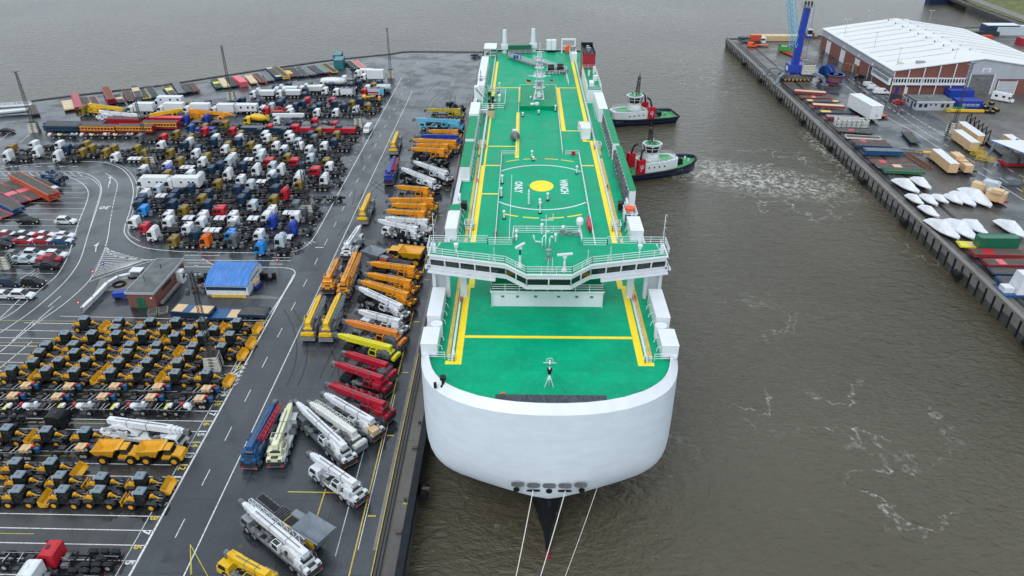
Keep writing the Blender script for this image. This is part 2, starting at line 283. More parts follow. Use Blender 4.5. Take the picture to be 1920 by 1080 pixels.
# ================= SETTING =================
WZ=-4.0
def watermat():
    m=bpy.data.materials.new('river');m.use_nodes=True;n,N,link=nodes_helper(m);b=n.nodes['Principled BSDF']
    tc=N('TexCoord')
    big=N('TexNoise');big.inputs['Scale'].default_value=.012;big.inputs['Detail'].default_value=6;link(tc.outputs['Object'],big.inputs['Vector'])
    base=N('Mix',data_type='RGBA');base.inputs[6].default_value=(.053,.046,.028,1);base.inputs[7].default_value=(.084,.075,.050,1)
    r=N('MapRange');r.inputs[1].default_value=.35;r.inputs[2].default_value=.65;link(big.outputs[0],r.inputs[0]);link(r.outputs[0],base.inputs[0])
    # foam threads where two currents shear, only in the stirred up places
    spots=[((150,150),(60,95),0)]
    wn=N('TexNoise');wn.inputs['Scale'].default_value=.09;wn.inputs['Detail'].default_value=3;link(tc.outputs['Object'],wn.inputs['Vector'])
    wv=N('VectorMath',operation='SCALE');link(wn.outputs['Color'],wv.inputs[0]);wv.inputs[3].default_value=7
    wa=N('VectorMath',operation='ADD');link(tc.outputs['Object'],wa.inputs[0]);link(wv.outputs[0],wa.inputs[1])
    th=N('TexNoise');th.inputs['Scale'].default_value=.065;th.inputs['Detail'].default_value=4;th.inputs['Roughness'].default_value=.55;link(wa.outputs[0],th.inputs['Vector'])
    d=N('Math',operation='SUBTRACT');link(th.outputs[0],d.inputs[0]);d.inputs[1].default_value=.5
    ab=N('Math',operation='ABSOLUTE');link(d.outputs[0],ab.inputs[0])
    line=N('MapRange');line.inputs[1].default_value=.0;line.inputs[2].default_value=.016;line.inputs[3].default_value=1;line.inputs[4].default_value=0;link(ab.outputs[0],line.inputs[0])
    sp=N('TexNoise');sp.inputs['Scale'].default_value=1.1;sp.inputs['Detail'].default_value=5;sp.inputs['Roughness'].default_value=.8;link(wa.outputs[0],sp.inputs['Vector'])
    spr=N('MapRange');spr.inputs[1].default_value=.47;spr.inputs[2].default_value=.60;link(sp.outputs[0],spr.inputs[0])
    l2=N('Math',operation='MULTIPLY');link(line.outputs[0],l2.inputs[0]);link(spr.outputs[0],l2.inputs[1])
    sp2=N('TexNoise');sp2.inputs['Scale'].default_value=.55;sp2.inputs['Detail'].default_value=8;sp2.inputs['Roughness'].default_value=.85;link(wa.outputs[0],sp2.inputs['Vector'])
    sr2=N('MapRange');sr2.inputs[1].default_value=.48;sr2.inputs[2].default_value=.60;link(sp2.outputs[0],sr2.inputs[0])
    def spot(cx,cy,rx,ry,ang,gain):
        mp=N('Mapping',vector_type='TEXTURE');mp.inputs['Location'].default_value=(cx,cy,0);mp.inputs['Rotation'].default_value=(0,0,ang);mp.inputs['Scale'].default_value=(rx,ry,1e5);link(tc.outputs['Object'],mp.inputs[0])
        le=N('VectorMath',operation='LENGTH');link(mp.outputs[0],le.inputs[0])
        q=N('MapRange');q.inputs[1].default_value=1;q.inputs[2].default_value=.35;q.inputs[3].default_value=0;q.inputs[4].default_value=gain;link(le.outputs['Value'],q.inputs[0]);return q.outputs[0]
    def addall(L):
        o=L[0]
        for x in L[1:]:
            a=N('Math',operation='MAXIMUM');link(o,a.inputs[0]);link(x,a.inputs[1]);o=a.outputs[0]
        return o
    def W_(px,py):return up(px,py,WZ)
    S=[]
    for (a,c,w,g) in (((1380,735),(1500,800),7,.75),((1500,770),(1790,800),12,.8),((1630,860),(1770,1010),9,.85),((1210,830),(1300,870),6,.6),((1290,305),(1640,340),24,1),((1360,350),(1600,395),18,.9),
                    ((1540,255),(1700,420),9,1),((1680,420),(1760,500),6,.6),((985,10),(1330,40),60,.45),((1280,80),(1340,200),26,.5),((800,80),(900,72),10,.9),((1110,5),(1200,30),30,.7),((1440,60),(1560,40),30,.5),((900,1000),(960,900),5,.3),((1350,560),(1500,640),16,.35)):
        A=W_(*a);B=W_(*c);L=math.hypot(B[0]-A[0],B[1]-A[1])
        S.append(spot((A[0]+B[0])/2,(A[1]+B[1])/2,L*.6,w,math.atan2(B[1]-A[1],B[0]-A[0]),g))
    mask=addall(S)
    A=W_(1300,318);B=W_(1480,345);core=spot((A[0]+B[0])/2,(A[1]+B[1])/2,40,14,math.atan2(B[1]-A[1],B[0]-A[0]),1)
    C2=spot(*W_(1335,325),16,8,.2,1.)
    D2=spot(*W_(1555,285),5,26,.05,.9)
    c2=addall([core,C2,D2]);k=N('Math',operation='MULTIPLY');link(sr2.outputs[0],k.inputs[0]);link(c2,k.inputs[1])
    f1=N('Math',operation='MULTIPLY');link(l2.outputs[0],f1.inputs[0]);link(mask,f1.inputs[1])
    fm=N('Math',operation='MAXIMUM');link(f1.outputs[0],fm.inputs[0]);link(k.outputs[0],fm.inputs[1])
    fo=N('Math',operation='MULTIPLY',use_clamp=True);link(fm.outputs[0],fo.inputs[0]);fo.inputs[1].default_value=.85
    cm=N('Mix',data_type='RGBA');link(fo.outputs[0],cm.inputs[0]);link(base.outputs[2],cm.inputs[6]);cm.inputs[7].default_value=(.62,.62,.58,1);link(cm.outputs[2],b.inputs['Base Color'])
    rm=N('MapRange');rm.inputs[3].default_value=.13;rm.inputs[4].default_value=.7;link(fo.outputs[0],rm.inputs[0]);link(rm.outputs[0],b.inputs['Roughness'])
    b.inputs['IOR'].default_value=1.45
    def wave(sc_,det,st,rot,sy=1.):
        mp=N('Mapping');mp.inputs['Rotation'].default_value=(0,0,rot);mp.inputs['Scale'].default_value=(1,sy,1);link(tc.outputs['Object'],mp.inputs[0])
        w=N('TexNoise');w.inputs['Scale'].default_value=sc_;w.inputs['Detail'].default_value=det;w.inputs['Roughness'].default_value=.6;w.inputs['Distortion'].default_value=.6;link(mp.outputs[0],w.inputs['Vector'])
        x=N('Math',operation='MULTIPLY');link(w.outputs[0],x.inputs[0]);x.inputs[1].default_value=st;return x.outputs[0]
    a1=N('Math',operation='ADD');link(wave(.28,3,1.15,.3,1.6),a1.inputs[0]);link(wave(.8,6,.62,-.2,1.7),a1.inputs[1])
    bp=N('Bump');bp.inputs['Strength'].default_value=.62;bp.inputs['Distance'].default_value=1.0;link(a1.outputs[0],bp.inputs['Height']);link(bp.outputs[0],b.inputs['Normal'])
    MATS['river']=m
watermat()
struct('river',MB().quad((-900,-200,WZ),(900,-200,WZ),(900,1700,WZ),(-900,1700,WZ),'river'))
# left yard: one quay slab with its wall
QX=-14.7
far=[up(*p) for p in ((893,98),(770,97),(754,98),(730,102),(621,113),(500,130),(396,146),(300,161),(135,180),(27,194))]
left_pts=[(QX,-60)]+[(QX,343.5)]+far[1:]+[up(-20,200),(-330,240),(-330,-60)]
mb=MB().add([(x,y,0) for x,y in left_pts],[tuple(range(len(left_pts)))],'asphalt');struct('yard',mb)
mb=MB();n=len(left_pts)
for i in range(n):
    a=left_pts[i];b=left_pts[(i+1)%n]
    mb.quad((*a,-.003),(*b,-.003),(*b,-9),(*a,-9),'wallconc')
struct('quay_wall',mb)
# coping beam along the berth, crane rails and paved strip
mb=MB().box(QX-.9,QX+.12,-60,343.6,-1.2,.18,'hullblack');struct('coping',mb)
for a,b in zip(far,far[1:]):pass
mb=MB()
for a,b in zip([(QX-1,343.7)]+far[1:],far[1:]):
    mb.bar((a[0],a[1],.03),(b[0],b[1],.03),1.1,.5,'wallconc')
struct('coping',mb)
mb=MB().quad((-18.4,-60,.004),(QX-.9,-60,.004),(QX-.9,343,.004),(-18.4,343,.004),'quaypave');mb.quad((-19.05,66,.004),(-18.65,66,.004),(-18.65,338,.004),(-19.05,338,.004),'concrete');struct('quay_strip',mb)
mb=MB()
for x in (-18.2,-17.75,-17.3):
    mb.box(x-.05,x+.05,-60,342,.005,.07,'railsteel');mb.box(x-.28,x-.05,-60,342,.005,.02,'hullblack')
for x in (-26.6,-25.1):mb.box(x-.06,x+.06,-60,330,.0,.012,'railsteel')
struct('crane_track',mb)
mb=MB()
for i in range(20):
    y=20+i*16.2
    mb.box(QX-1.7,QX-.95,y,y+.5,.01,.35,'railsteel');mb.cyl((QX-1.3,y+6,.0),.22,.5,'railsteel',n=8)
    mb.box(QX-6.0,QX-4.9,y+3,y+3.25,.006,.014,'yellowline')
struct('quay_fittings',mb)

# parking surfaces
def poly(mb,pts,z,k):mb.add([(x,y,z) for x,y in pts],[tuple(range(len(pts)))],k)
# markings
LN=MB();LY=MB()
def strip(mb,pts,w,z,k,dash=None,px=True):
    P_=[Vector((*up(*p),0)) if px else Vector((*p,0)) for p in pts]
    if dash:
        on,off=dash;out=[]
        for a,b in zip(P_,P_[1:]):
            L=(b-a).length;t=0
            while t<L:
                out.append((a.lerp(b,t/L),a.lerp(b,min(1,(t+on)/L))));t+=on+off
        for a,b in out:
            d=(b-a).normalized();s=Vector((-d.y,d.x,0))*w/2
            mb.add([(*(a+s).xy,z),(*(a-s).xy,z),(*(b-s).xy,z),(*(b+s).xy,z)],[(0,1,2,3)],k)
        return
    ls=[];rs=[]
    for i,p in enumerate(P_):
        d=((P_[min(i+1,len(P_)-1)]-P_[max(i-1,0)])).normalized();s=Vector((-d.y,d.x,0))*w/2
        ls.append((*(p+s).xy,z));rs.append((*(p-s).xy,z))
    m=len(P_)
    mb.add(ls+rs,[(i,i+1,m+i+1,m+i) for i in range(m-1)],k)
def smooth(pts,n=6):
    out=[]
    for i in range(len(pts)-1):
        p0=pts[max(0,i-1)];p1=pts[i];p2=pts[i+1];p3=pts[min(len(pts)-1,i+2)]
        for j in range(n):
            t=j/n;out.append(tuple(.5*((2*p1[c])+(-p0[c]+p2[c])*t+(2*p0[c]-5*p1[c]+4*p2[c]-p3[c])*t*t+(-p0[c]+3*p1[c]-3*p2[c]+p3[c])*t**3) for c in (0,1)))
    out.append(pts[-1]);return out
WL='paintline';z1=.006
XE=-48.7
# yard edge line beside the road and numbered bay border
LN.quad((XE-.14,20,z1),(XE+.14,20,z1),(XE+.14,138.5,z1),(XE-.14,138.5,z1),WL)
yj=up(594,437)[1];LN.quad((XE-.1,yj,z1),(XE+.1,yj,z1),(XE+.1,300,z1),(XE-.1,300,z1),WL)
LN.quad((XE-1.75,20,z1),(XE-1.65,20,z1),(XE-1.65,121,z1),(XE-1.75,121,z1),WL)
strip(LN,[(-45.4,30),(-45.4,330)],.12,z1,WL,(3.2,6.2),px=False)
strip(LN,[(-41.9,30),(-41.9,280)],.16,z1,WL,px=False)
# bay lines of the lower yard
Y0=52.5
k=0
y=Y0
while y<122:
    x1=XE-1.7
    # left limit of the lower yard follows the access road
    LN.quad((-150 if y<95 else -150+(y-95)*2.3,y,z1),(x1+1.7,y-1.0,z1),(x1+1.7,y-.86,z1),(-150 if y<95 else -150+(y-95)*2.3,y+.13,z1),WL)
    if k%3==0:LY.quad((-150,y+.9,z1),(x1-14,y+.7,z1),(x1-14,y+.8,z1),(-150,y+1.0,z1),'yellowline')
    y+=2.453;k+=1
i=3
y=58.65
while y<121:
    textmb(str(i),1.5,WL if i%2 else 'yellowline',(XE-.95,y,z1+.002),rad(-90),.04,mb=LN);y+=2.453;i+=1
# small ticks on the truck park border
for j in range(30):
    LN.quad((XE-2.0,163+j*3.35,z1),(XE-1.2,163+j*3.35,z1),(XE-1.2,163.15+j*3.35,z1),(XE-2.0,163.15+j*3.35,z1),WL)
# kerb line round the truck park (double)
tp=smooth([(0,316),(60,308),(170,303),(215,310),(240,328),(250,355),(245,390),(234,425),(235,440),(250,455),(275,465),(330,471),(400,473),(480,474),(530,474),(552,471),(568,465),(582,454),(594,437)])
strip(LN,tp,.2,z1,WL)
strip(LN,smooth([(195,303),(225,310),(247,327),(257,350),(252,385),(241,425),(243,440),(262,452)]),.13,z1+.002,WL)
# lower road lines
strip(LN,smooth([(197,460),(203,473),(220,481),(250,485),(300,487),(545,489)]),.18,z1,WL)
strip(LN,smooth([(310,500),(400,500.5),(490,501),(530,502),(548,505),(553,513),(545,530),(500,598),(420,730)]),.2,z1+.002,WL)
strip(LN,[(364,498),(376,498)],.15,z1,WL);strip(LN,[(380,485),(404,499)],.15,z1,WL)
for a in ((345,478.5,380),(510,483,545),(350,493,395),(505,495,530),(375,479,412)):strip(LN,[(a[0],a[1]),(a[2],a[1]+.3)],.16,z1+.002,WL)
# two way access road on the left
strip(LN,smooth([(0,321.5),(100,321),(150,323),(178,334),(190,352),(185,380),(165,440),(153,480),(140,505),(115,535),(60,583),(0,624)]),.17,z1,WL)
strip(LN,smooth([(0,329),(125,329),(165,333),(183,345),(188,360),(176,402),(155,475)]),.12,z1+.002,WL)
strip(LN,smooth([(197,324),(213,335),(220,347),(213,380),(206,418)]),.16,z1,WL,(1.6,2.2))
strip(LN,smooth([(206,418),(203,440),(199,458),(190,485),(168,525),(120,570),(60,612),(0,660)]),.17,z1,WL)
strip(LN,smooth([(0,322+0),(1,322)]),.1,z1,WL)
strip(LN,smooth([(125,330),(150,341),(165,358),(162,380),(150,410),(140,440),(132,468),(122,492),(105,518),(75,543),(30,582),(0,600)]),.17,z1+.002,WL)
# hatched island
for j in range(16):
    t=j/15.;a=(197-28*t,462+58*t);b=(203+82*min(1,t*1.6+.05)-20*max(0,t-.6)*2,470+17*min(1,t*1.8)+ 3*t)
    strip(LN,[a,b],.16,z1,WL)
strip(LN,[(168,528),(218,509),(285,489)],.16,z1+.002,WL)
# lane marks
for a,b in (((0,597),(38,560)),((60,610),(100,575)),((90,575),(114,555)),((65,600),(22,640)),((0,690),(60,640)),((205,340),(203,352))):strip(LN,[a,b],.16,z1,WL)
for a,b in (((179,472),(181,459)),((206,345),(207,332))):
    strip(LN,[a,b],.22,z1+.002,WL);p=up(*b);LN.add([(p[0]-.45,p[1]-.6,z1),(p[0]+.45,p[1]-.6,z1),(p[0],p[1]+1.4,z1)],[(0,1,2)],WL)
p=up(760,944);textmb('3',.9,'yellowline',(p[0],p[1],z1+.01),rad(-90),.03,mb=LY)
p=up(197,389);textmb('30',2.6,WL,(p[0],p[1],z1+.003),rad(180),.06,mb=LN)
for (a,b) in (((1,312),(10,312)),((20,312),(32,312)),((43,312),(54,312)),((66,312),(77,312)),((89,312),(100,312)),((111,312),(124,312)),((134,312),(146,312))):strip(LN,[a,b],.2,z1,WL)
# car park lines at the left edge
for j in range(22):
    py=335+j*8.2+j*j*.18
    if py>585:break
    ex=163-(py-345)*.12 if py<400 else (157-(py-400)*.33 if py<480 else 131-(py-480)*.95)
    strip(LN,[(0,py-.4),(max(20,ex),py+.3)],.12,z1,WL)
for j in range(12):
    strip(LN,[(2+j*13,323),(12+j*13,331)],.14,z1+.002,WL)
# hatch at truck park corner and mast islands
for j in range(8):
    strip(LN,[(534+j*7.2,462+j*-1.5),(545+j*7.2-j*.5,471-j*2.2)],.14,z1+.002,WL)
for (cx,cy) in ((402,690),(20,505)):
    for j in range(6):strip(LN,[(cx+18,cy+18+j*6),(cx+62-j*3.5,cy-8+j*7)],.14,z1,WL)
strip(LN,[(37,268),(62,246)],.15,z1,WL);strip(LN,[(0,263),(25,243)],.15,z1,WL)
# yellow safety lines on the quay apron
for x,a,b in ((-21.3,20,175),(-18.52,40,110),(-27.6,40,86)):LY.quad((x-.09,a,z1),(x+.09,a,z1),(x+.09,b,z1),(x-.09,b,z1),'yellowline')
strip(LY,[(540,922),(693,925)],.2,z1+.002,'yellowline')
for y in range(30,330,30):LN.quad((-24.6,y,z1),(-23.9,y,z1),(-23.9,y+.14,z1),(-24.6,y+.14,z1),WL)
LN.quad((-23.7,65,z1),(-23.6,65,z1),(-23.6,98,z1),(-23.7,98,z1),WL);LN.quad((-21,66,z1),(-20.9,66,z1),(-20.9,98,z1),(-21,98,z1),WL)
strip(LN,[(591,464),(607,464)],.25,z1,WL)
struct('road_markings',LN);struct('yellow_markings',LY)
# darker lower yard surface and patches
mb=MB();poly(mb,[(XE-1.9,20),(XE-1.9,121.5),up(200,585),up(30,655),(-150,95),(-150,20)],.003,'yardasphalt')
poly(mb,[up(540,560),up(454,560),up(478,553.6),up(494,553.6)],.0035,'slabconc')
RG_=random.Random(11)
PT=[]
for i in range(30):
    x=RG_.uniform(-47,-24);y=RG_.uniform(60,300);w=RG_.uniform(1,3.4);l=RG_.uniform(2,9)
    if any(abs(x-a)<w+c+.3 and y<b+d+.3 and b<y+l+.3 for a,b,c,d in PT):continue
    PT.append((x,y,w,l));mb.quad((x-w,y,.0045),(x+w,y,.0045),(x+w,y+l,.0045),(x-w,y+l,.0045),'patch')
struct('yard_paving',mb)
mb=MB()
for i in range(34):
    x=RG_.uniform(-47,-23);y=RG_.uniform(50,320);mb.cyl((x,y,0),.38,.008,'railsteel',n=12)
for i in range(60):
    x=RG_.uniform(-130,-56);y=RG_.uniform(60,150);mb.cyl((x,y,0),.3,.007,'railsteel',n=10)
struct('drain_covers',mb)
mb=MB()
for i in range(22):
    x=RG_.uniform(-46,-26);y=RG_.uniform(55,290);a=RG_.uniform(-.25,.25);L=RG_.uniform(6,26);cv=RG_.uniform(-.02,.02)
    for off in (0,1.9):
        pts=[]
        for j in range(8):
            t=j/7*L;pts.append((x+off+math.sin(a+cv*t)*t,y+t))
        strip(mb,pts,.22,.0055,'tyremark',px=False)
struct('tyre_marks',mb)
# ---- right hand quay
RZ=0.3
rq=[(96.5,-60),(96.6,115),(96.65,140),(96.7,167),(96.8,202),(96.9,230),(97.,256),(97.3,300),(97.6,373),up(1545,68),up(1680,58),up(1800,52.5),up(1960,49),(500,430),(500,-60)]
struct('quay',MB().add([(x,y,0) for x,y in rq],[tuple(range(len(rq)))],'quaypave'))
mb=MB()
for a,b in zip(rq,rq[1:]):mb.quad((*a,-.003),(*b,-.003),(*b,-9),(*a,-9),'wallconc')
struct('quay_wall',mb)
mb=MB()
for a,b in zip(rq[:8],rq[1:9]):
    mb.bar((a[0]+.5,a[1],.05),(b[0]+.5,b[1],.05),1.1,.55,'concrete')
    L=math.hypot(b[0]-a[0],b[1]-a[1]);nn=int(L/3.1)
    for i in range(nn):
        t=(i+.5)/nn;x=a[0]+(b[0]-a[0])*t;y=a[1]+(b[1]-a[1])*t;mb.box(x-.2,x+.05,y-.12,y+.12,-4.3,-.25,'hullblack');mb.box(x-.1,x+.02,y+.3,y+2.7,-2.4 if i%3 else -1.6,-.3,'concrete')
for a,b in zip(rq[8:13],rq[9:13]):mb.bar((a[0],a[1]-.6,.05),(b[0],b[1]-.6,.05),1.2,.55,'wallconc')
struct('coping',mb)
mb=MB()
for x in (99.9,101.2,106.5):mb.box(x-.06,x+.06,0,365,.004,.05,'railsteel');mb.box(x-.5,x+.5,0,365,.001,.006,'hullblack')
struct('crane_track',mb)
# road over the right quay
mb=MB()
road=[(1528,92),(1560,75),(1630,72),(1700,125),(1760,205),(1925,330),(1925,425),(1800,330),(1735,300),(1700,300),(1640,250),(1560,165)]
poly(mb,[up(*p) for p in ((1546,84),(1640,172),(1690,178),(1735,208),(1790,240),(1925,345),(1925,440),(1850,390),(1752,280),(1640,292),(1560,200),(1520,150))],.005,'asphalt');struct('road',mb)
RL=MB()
strip(RL,smooth([(1575,152),(1660,217),(1710,245),(1770,283),(1925,378)]),.2,.01,WL)
strip(RL,smooth([(1590,148),(1665,200),(1710,232),(1770,270),(1925,364)]),.18,.01,WL,(2.2,3.6))
strip(RL,smooth([(1598,147),(1690,205),(1740,236),(1800,270),(1925,335)]),.18,.01,WL,(2.2,3.2))
strip(RL,smooth([(1741,238),(1775,251),(1800,262),(1815,274),(1836,291)]),.16,.012,WL)
for a,b in (((1688,175),(1706,188)),((1700,176),(1726,196)),((1640,178),(1668,180)),((1620,170),(1640,171))):strip(RL,[a,b],.16,.012,WL)
struct('road_markings',RL)
# far bank, top right, beyond the dock basin
fb=[up(1748,-30),up(1795,5),up(1860,28),up(1925,50),(430,520),(700,700),(400,900),up(1748,-60)]
fb=[up(1790,-8),up(1830,12),up(1925,46),(420,560),(420,760),up(1800,-60)]
struct('far_bank',MB().add([(x,y,.5) for x,y in fb],[tuple(range(len(fb)))],'grass'))
mb=MB();a=up(1775,-8);b=up(1930,52)
mb.bar((*a,-.5),(*b,-.5),4,1.4,'wallconc');mb.bar((a[0]+9,a[1]+7,.6),(b[0]+9,b[1]+7,.6),7,.4,'concrete')
struct('far_quay',mb)
# ================= THE CAR CARRIER =================
DZ=19.2;CX=3.75
SHIP=thing('car_carrier',[],'white car carrier ship with bright green weather deck moored at the quay','ship',(0,0,0))
def part(name,mb,parent=SHIP,label=None,loc=(0,0,0),rz=0,cmap=None):
    return inst(Nd(name,mb,(),loc,rz,label),parent,cmap)
top=[(0,70.7),(2,70.74),(4.5,70.95),(7,71.4),(9.5,72.15),(12,73.35),(13.2,74.15),(14.2,75.0),(15.1,75.95),(15.8,77.0),(16.4,78.2),(16.8,79.4),(17.15,80.9),(17.35,82.5),(17.45,90),(17.45,130),(17.45,200),(17.45,255),(16.9,259),(15.5,261.5),(0,262)]
def ring(off,z,fn=None):
    """outline of the hull pushed inward by off"""
    r=[]
    pts=[Vector(p) for p in top]
    for i,p in enumerate(pts):
        a=pts[max(0,i-1)];b=pts[min(len(pts)-1,i+1)]
        t=(b-a).normalized();nrm=Vector((-t.y,t.x))
        if i==0:nrm=Vector((0,1))
        if i==len(pts)-1:nrm=Vector((0,-1))
        q=p+nrm*off
        q=(q.x,q.y,0)
        if fn:q=tuple(fn(q[0],q[1],i))
        r.append((max(0,q[0]),q[1],q[2] if len(q)>2 else 0))
    right=[(CX+x,y,z+d) for x,y,d in r];left=[(CX-x,y,z+d) for x,y,d in reversed(r[1:-1])]
    return right+left
def vf(k):
    return lambda x,y,i:(x,y+k*5.0*math.sin(math.pi*min(x,16.5)/16.5)**1.4*(1 if y<95 else 0),(k/.25)*1.7*min(1,x/16.5)**2)
# upper white hull with a chamfered rim at the bow
h=MB()
h.loft([ring(1.15,DZ+.55),ring(1.0,DZ+.62),ring(.02,18.7)],'shipwhite',caps=False,smooth=False)
h.loft([ring(.0,18.72),ring(.0,15.0),ring(.0,11.0),ring(.05,8.6,vf(.02)),ring(.08,7.2,vf(.07)),ring(.15,6.0,vf(.14)),ring(.25,5.0,vf(.20)),ring(.4,4.3,vf(.25))],'hullwhite',caps=False)
h.loft([ring(1.15,DZ+.55),ring(1.2,DZ-.1)],'darkmat',caps=False)
# lower dark hull, fine entrance with strong flare
def low(s):
    def fn(x,y,i):
        # s: 0 at knuckle, 1 at waterline ; half breadth shrinks towards a fine stem
        yy=y
        if y<150:
            x,yy,dz=vf(.25)(x,yy,i);dz*=1-min(1,s);wtop=x
            ent=min(1,max(0,(y-70)/75.)) # fraction of full breadth the waterline has reached
            wl=15.8*math.sin(ent*math.pi/2)**1.4+.18
            x2=min(wtop,wl)+(wtop-min(wtop,wl))*(1-min(1,s))**7
            return (max(.12,x2),yy-1.3*s,dz)
        return (x,y,1.7*(1-min(1,s)))
    return fn
h2=MB();rs=[]
# denser stations for the lower hull
top_save=top
top=[(0,70.7),(2,70.74),(4.5,70.95),(7,71.4),(9.5,72.15),(12,73.35),(13.2,74.15),(14.2,75.0),(15.1,75.95),(15.8,77.0),(16.4,78.2),(16.8,79.4),(17.15,80.9),(17.35,82.5),(17.4,86),(17.45,92),(17.45,98),(17.45,104),(17.45,112),(17.45,120),(17.45,130),(17.45,140),(17.45,160),(17.45,255),(16.9,259),(15.5,261.5),(0,262)]
for s in (0,.05,.12,.2,.3,.42,.55,.7,.85,1.,1.2):rs.append(ring(.4,4.32-8.3*s,low(s)))
h2.loft(rs,'hullblack',caps=False)
top=top_save
part('upper_hull',h);part('lower_hull',h2)
# bulb and stem
b=MB();b.loft([[(CX+.28*math.cos(t),69.6+.6*math.sin(t),z) for t in [i*math.pi/4 for i in range(8)]] for z in (5.0,0,-5)],'hullblack');part('stem',b)
b=MB();b.box(CX-.16,CX+.16,68.2,69.4,-3.97,-3.3,'tugred');part('draught_marker',b)
# deck plating
dk=MB();r=ring(1.2,DZ);dk.add(r,[tuple(range(len(r)))],'shipgreen');part('weather_deck',dk)
# bow openings (fairleads)
def oval(w,hh,k,y=.06,n=16,squ=.6):
    m=MB();vs=[]
    for d in (0,-y):
        for i in range(n):
            t=2*math.pi*i/n;c,s=math.cos(t),math.sin(t)
            vs.append((w*math.copysign(abs(c)**squ,c),d,hh*math.copysign(abs(s)**squ,s)))
    m.add(vs,[(i,(i+1)%n,n+(i+1)%n,n+i) for i in range(n)]+[tuple(range(n,2*n))],k);return m
ov=oval(.85,.42,'greysteel');ovf=oval(1.0,.55,'hullwhite',.05)
hole=oval(.42,.42,'hullblack',.08,12,1);slot=oval(.9,.16,'hullblack',.08,12,.5)
for dx in (-4.1,-2.05,0,2.05,4.1):
    big=1.12 if dx==0 else 1.
    y=70.66 if abs(dx)<1 else (70.7 if abs(dx)<3 else 70.86)
    part('fairlead',ov,loc=(CX+dx,y-.02,7.1),cmap=None)
    if abs(dx)!=2.05:part('roller_port',hole,loc=(CX+dx*1.04,y+.2,5.95))
    else:part('mooring_slot',slot,loc=(CX+dx,y+.16,6.0))
# ---------- painted lines ----------
ym=MB();z=DZ+.006
def rect(x0,x1,y0,y1,zz=z,k='shipyellow',m=None):(m or ym).quad((x0,y0,zz),(x1,y0,zz),(x1,y1,zz),(x0,y1,zz),k)
for s in (1,-1):
    c=lambda d:CX+s*d
    def R2(d0,d1,y0,y1,zz=z):rect(min(c(d0),c(d1)),max(c(d0),c(d1)),y0,y1,zz)
    R2(11.75,12.7,80.4,100.6);R2(12.7,13.9,80.4,81.2);R2(11.2,12.7,100.6,101.5,z+.001);R2(11.2,12.1,101.5,104)
    R2(11.9,12.8,112,153.4 if s<0 else 169.5)
    if s<0:
        R2(11.9,12.3,153.4,246);R2(12.3,12.6,205,246)
    else:
        R2(10.3,12.8,168.9,169.7,z+.001);R2(10.3,11.3,169.7,184);R2(11.3,12.8,183.2,184,z+.001);R2(11.6,12.5,184,252)
rect(CX-11.7,CX+11.7,86.7,87.3)
for x0,x1,y in ((-8.2,-4.9,153.),(-8.2,-4.9,137.4),(12.6,15.4,153.2),(-8.0,-1.8,165.2),(9.2,14.0,176.5),(-8.0,15.2,214.9)):rect(x0,x1,y,y+.55,z+.002)
rect(-1.75,-.9,158,191.5);rect(-1.35,-.5,201,214.9);rect(9.4,10.4,177,214.9);
part('yellow_deck_lines',ym)
# worn yellow strips along the side walkways
b=MB()
for s in (1,-1):
    for y0,y1 in ((82,118),(118.6,122.5),(124,158),(160,170)):b.quad((CX+s*13.4,y0,z),(CX+s*13.9,y0,z),(CX+s*13.9,y1,z),(CX+s*13.4,y1,z),'bargeyellow')
part('worn_walkway_lines',b)
wm=MB();cc=(3.85,141.9)
def arc(m,r0,r1,a0,a1,k,n=40):
    vs=[]
    for i in range(n+1):
        a=rad(a0+(a1-a0)*i/n);vs+=[(cc[0]+r0*math.cos(a),cc[1]+r0*math.sin(a),z+.004),(cc[0]+r1*math.cos(a),cc[1]+r1*math.sin(a),z+.004)]
    m.add(vs,[(2*i,2*i+1,2*i+3,2*i+2) for i in range(n)],k)
arc(wm,11.5,11.85,43.5,136.5,'shipwhite');arc(wm,11.5,11.85,223.5,316.5,'shipwhite');part('winch_circle',wm)
wm=MB()
for a0 in (62,75.5,93,107.5):
    arc(wm,15.5,15.8,a0,a0+11,'shipyellow',8);arc(wm,15.3,15.7,-a0-11,-a0,'shipyellow',8)
part('dashed_circle',wm)
wm=MB();wm.add([(cc[0]+2.42*math.cos(2*math.pi*i/48),cc[1]+2.9*math.sin(2*math.pi*i/48),z+.005) for i in range(48)],[tuple(range(48))],'shipyellow');part('winch_spot',wm)
part('lettering',textmb('WINCH',2.15,'shipwhite',(8.35,141.6,z+.006),rad(-90),.07));part('lettering',textmb('ONLY',2.15,'shipwhite',(-.9,141.3,z+.006),rad(-90),.07))
b=MB().box(-2.9+.6,-2.25,121,150,DZ,DZ+.05,'shipwhite')
b=MB();b.box(-2.35,-2.27,117,148,DZ,DZ+.03,'shipwhite');part('deck_seam',b)
b=MB();b.add([(CX-6.95,74.15,z+.004),(CX+6.95,74.15,z+.004),(CX+6.95,72.62,z+.004),(CX+4,72.15,z+.004),(CX,71.98,z+.004),(CX-4,72.15,z+.004),(CX-6.95,72.62,z+.004)],[tuple(range(7))],'darkmat');part('anti_slip_mat',b)
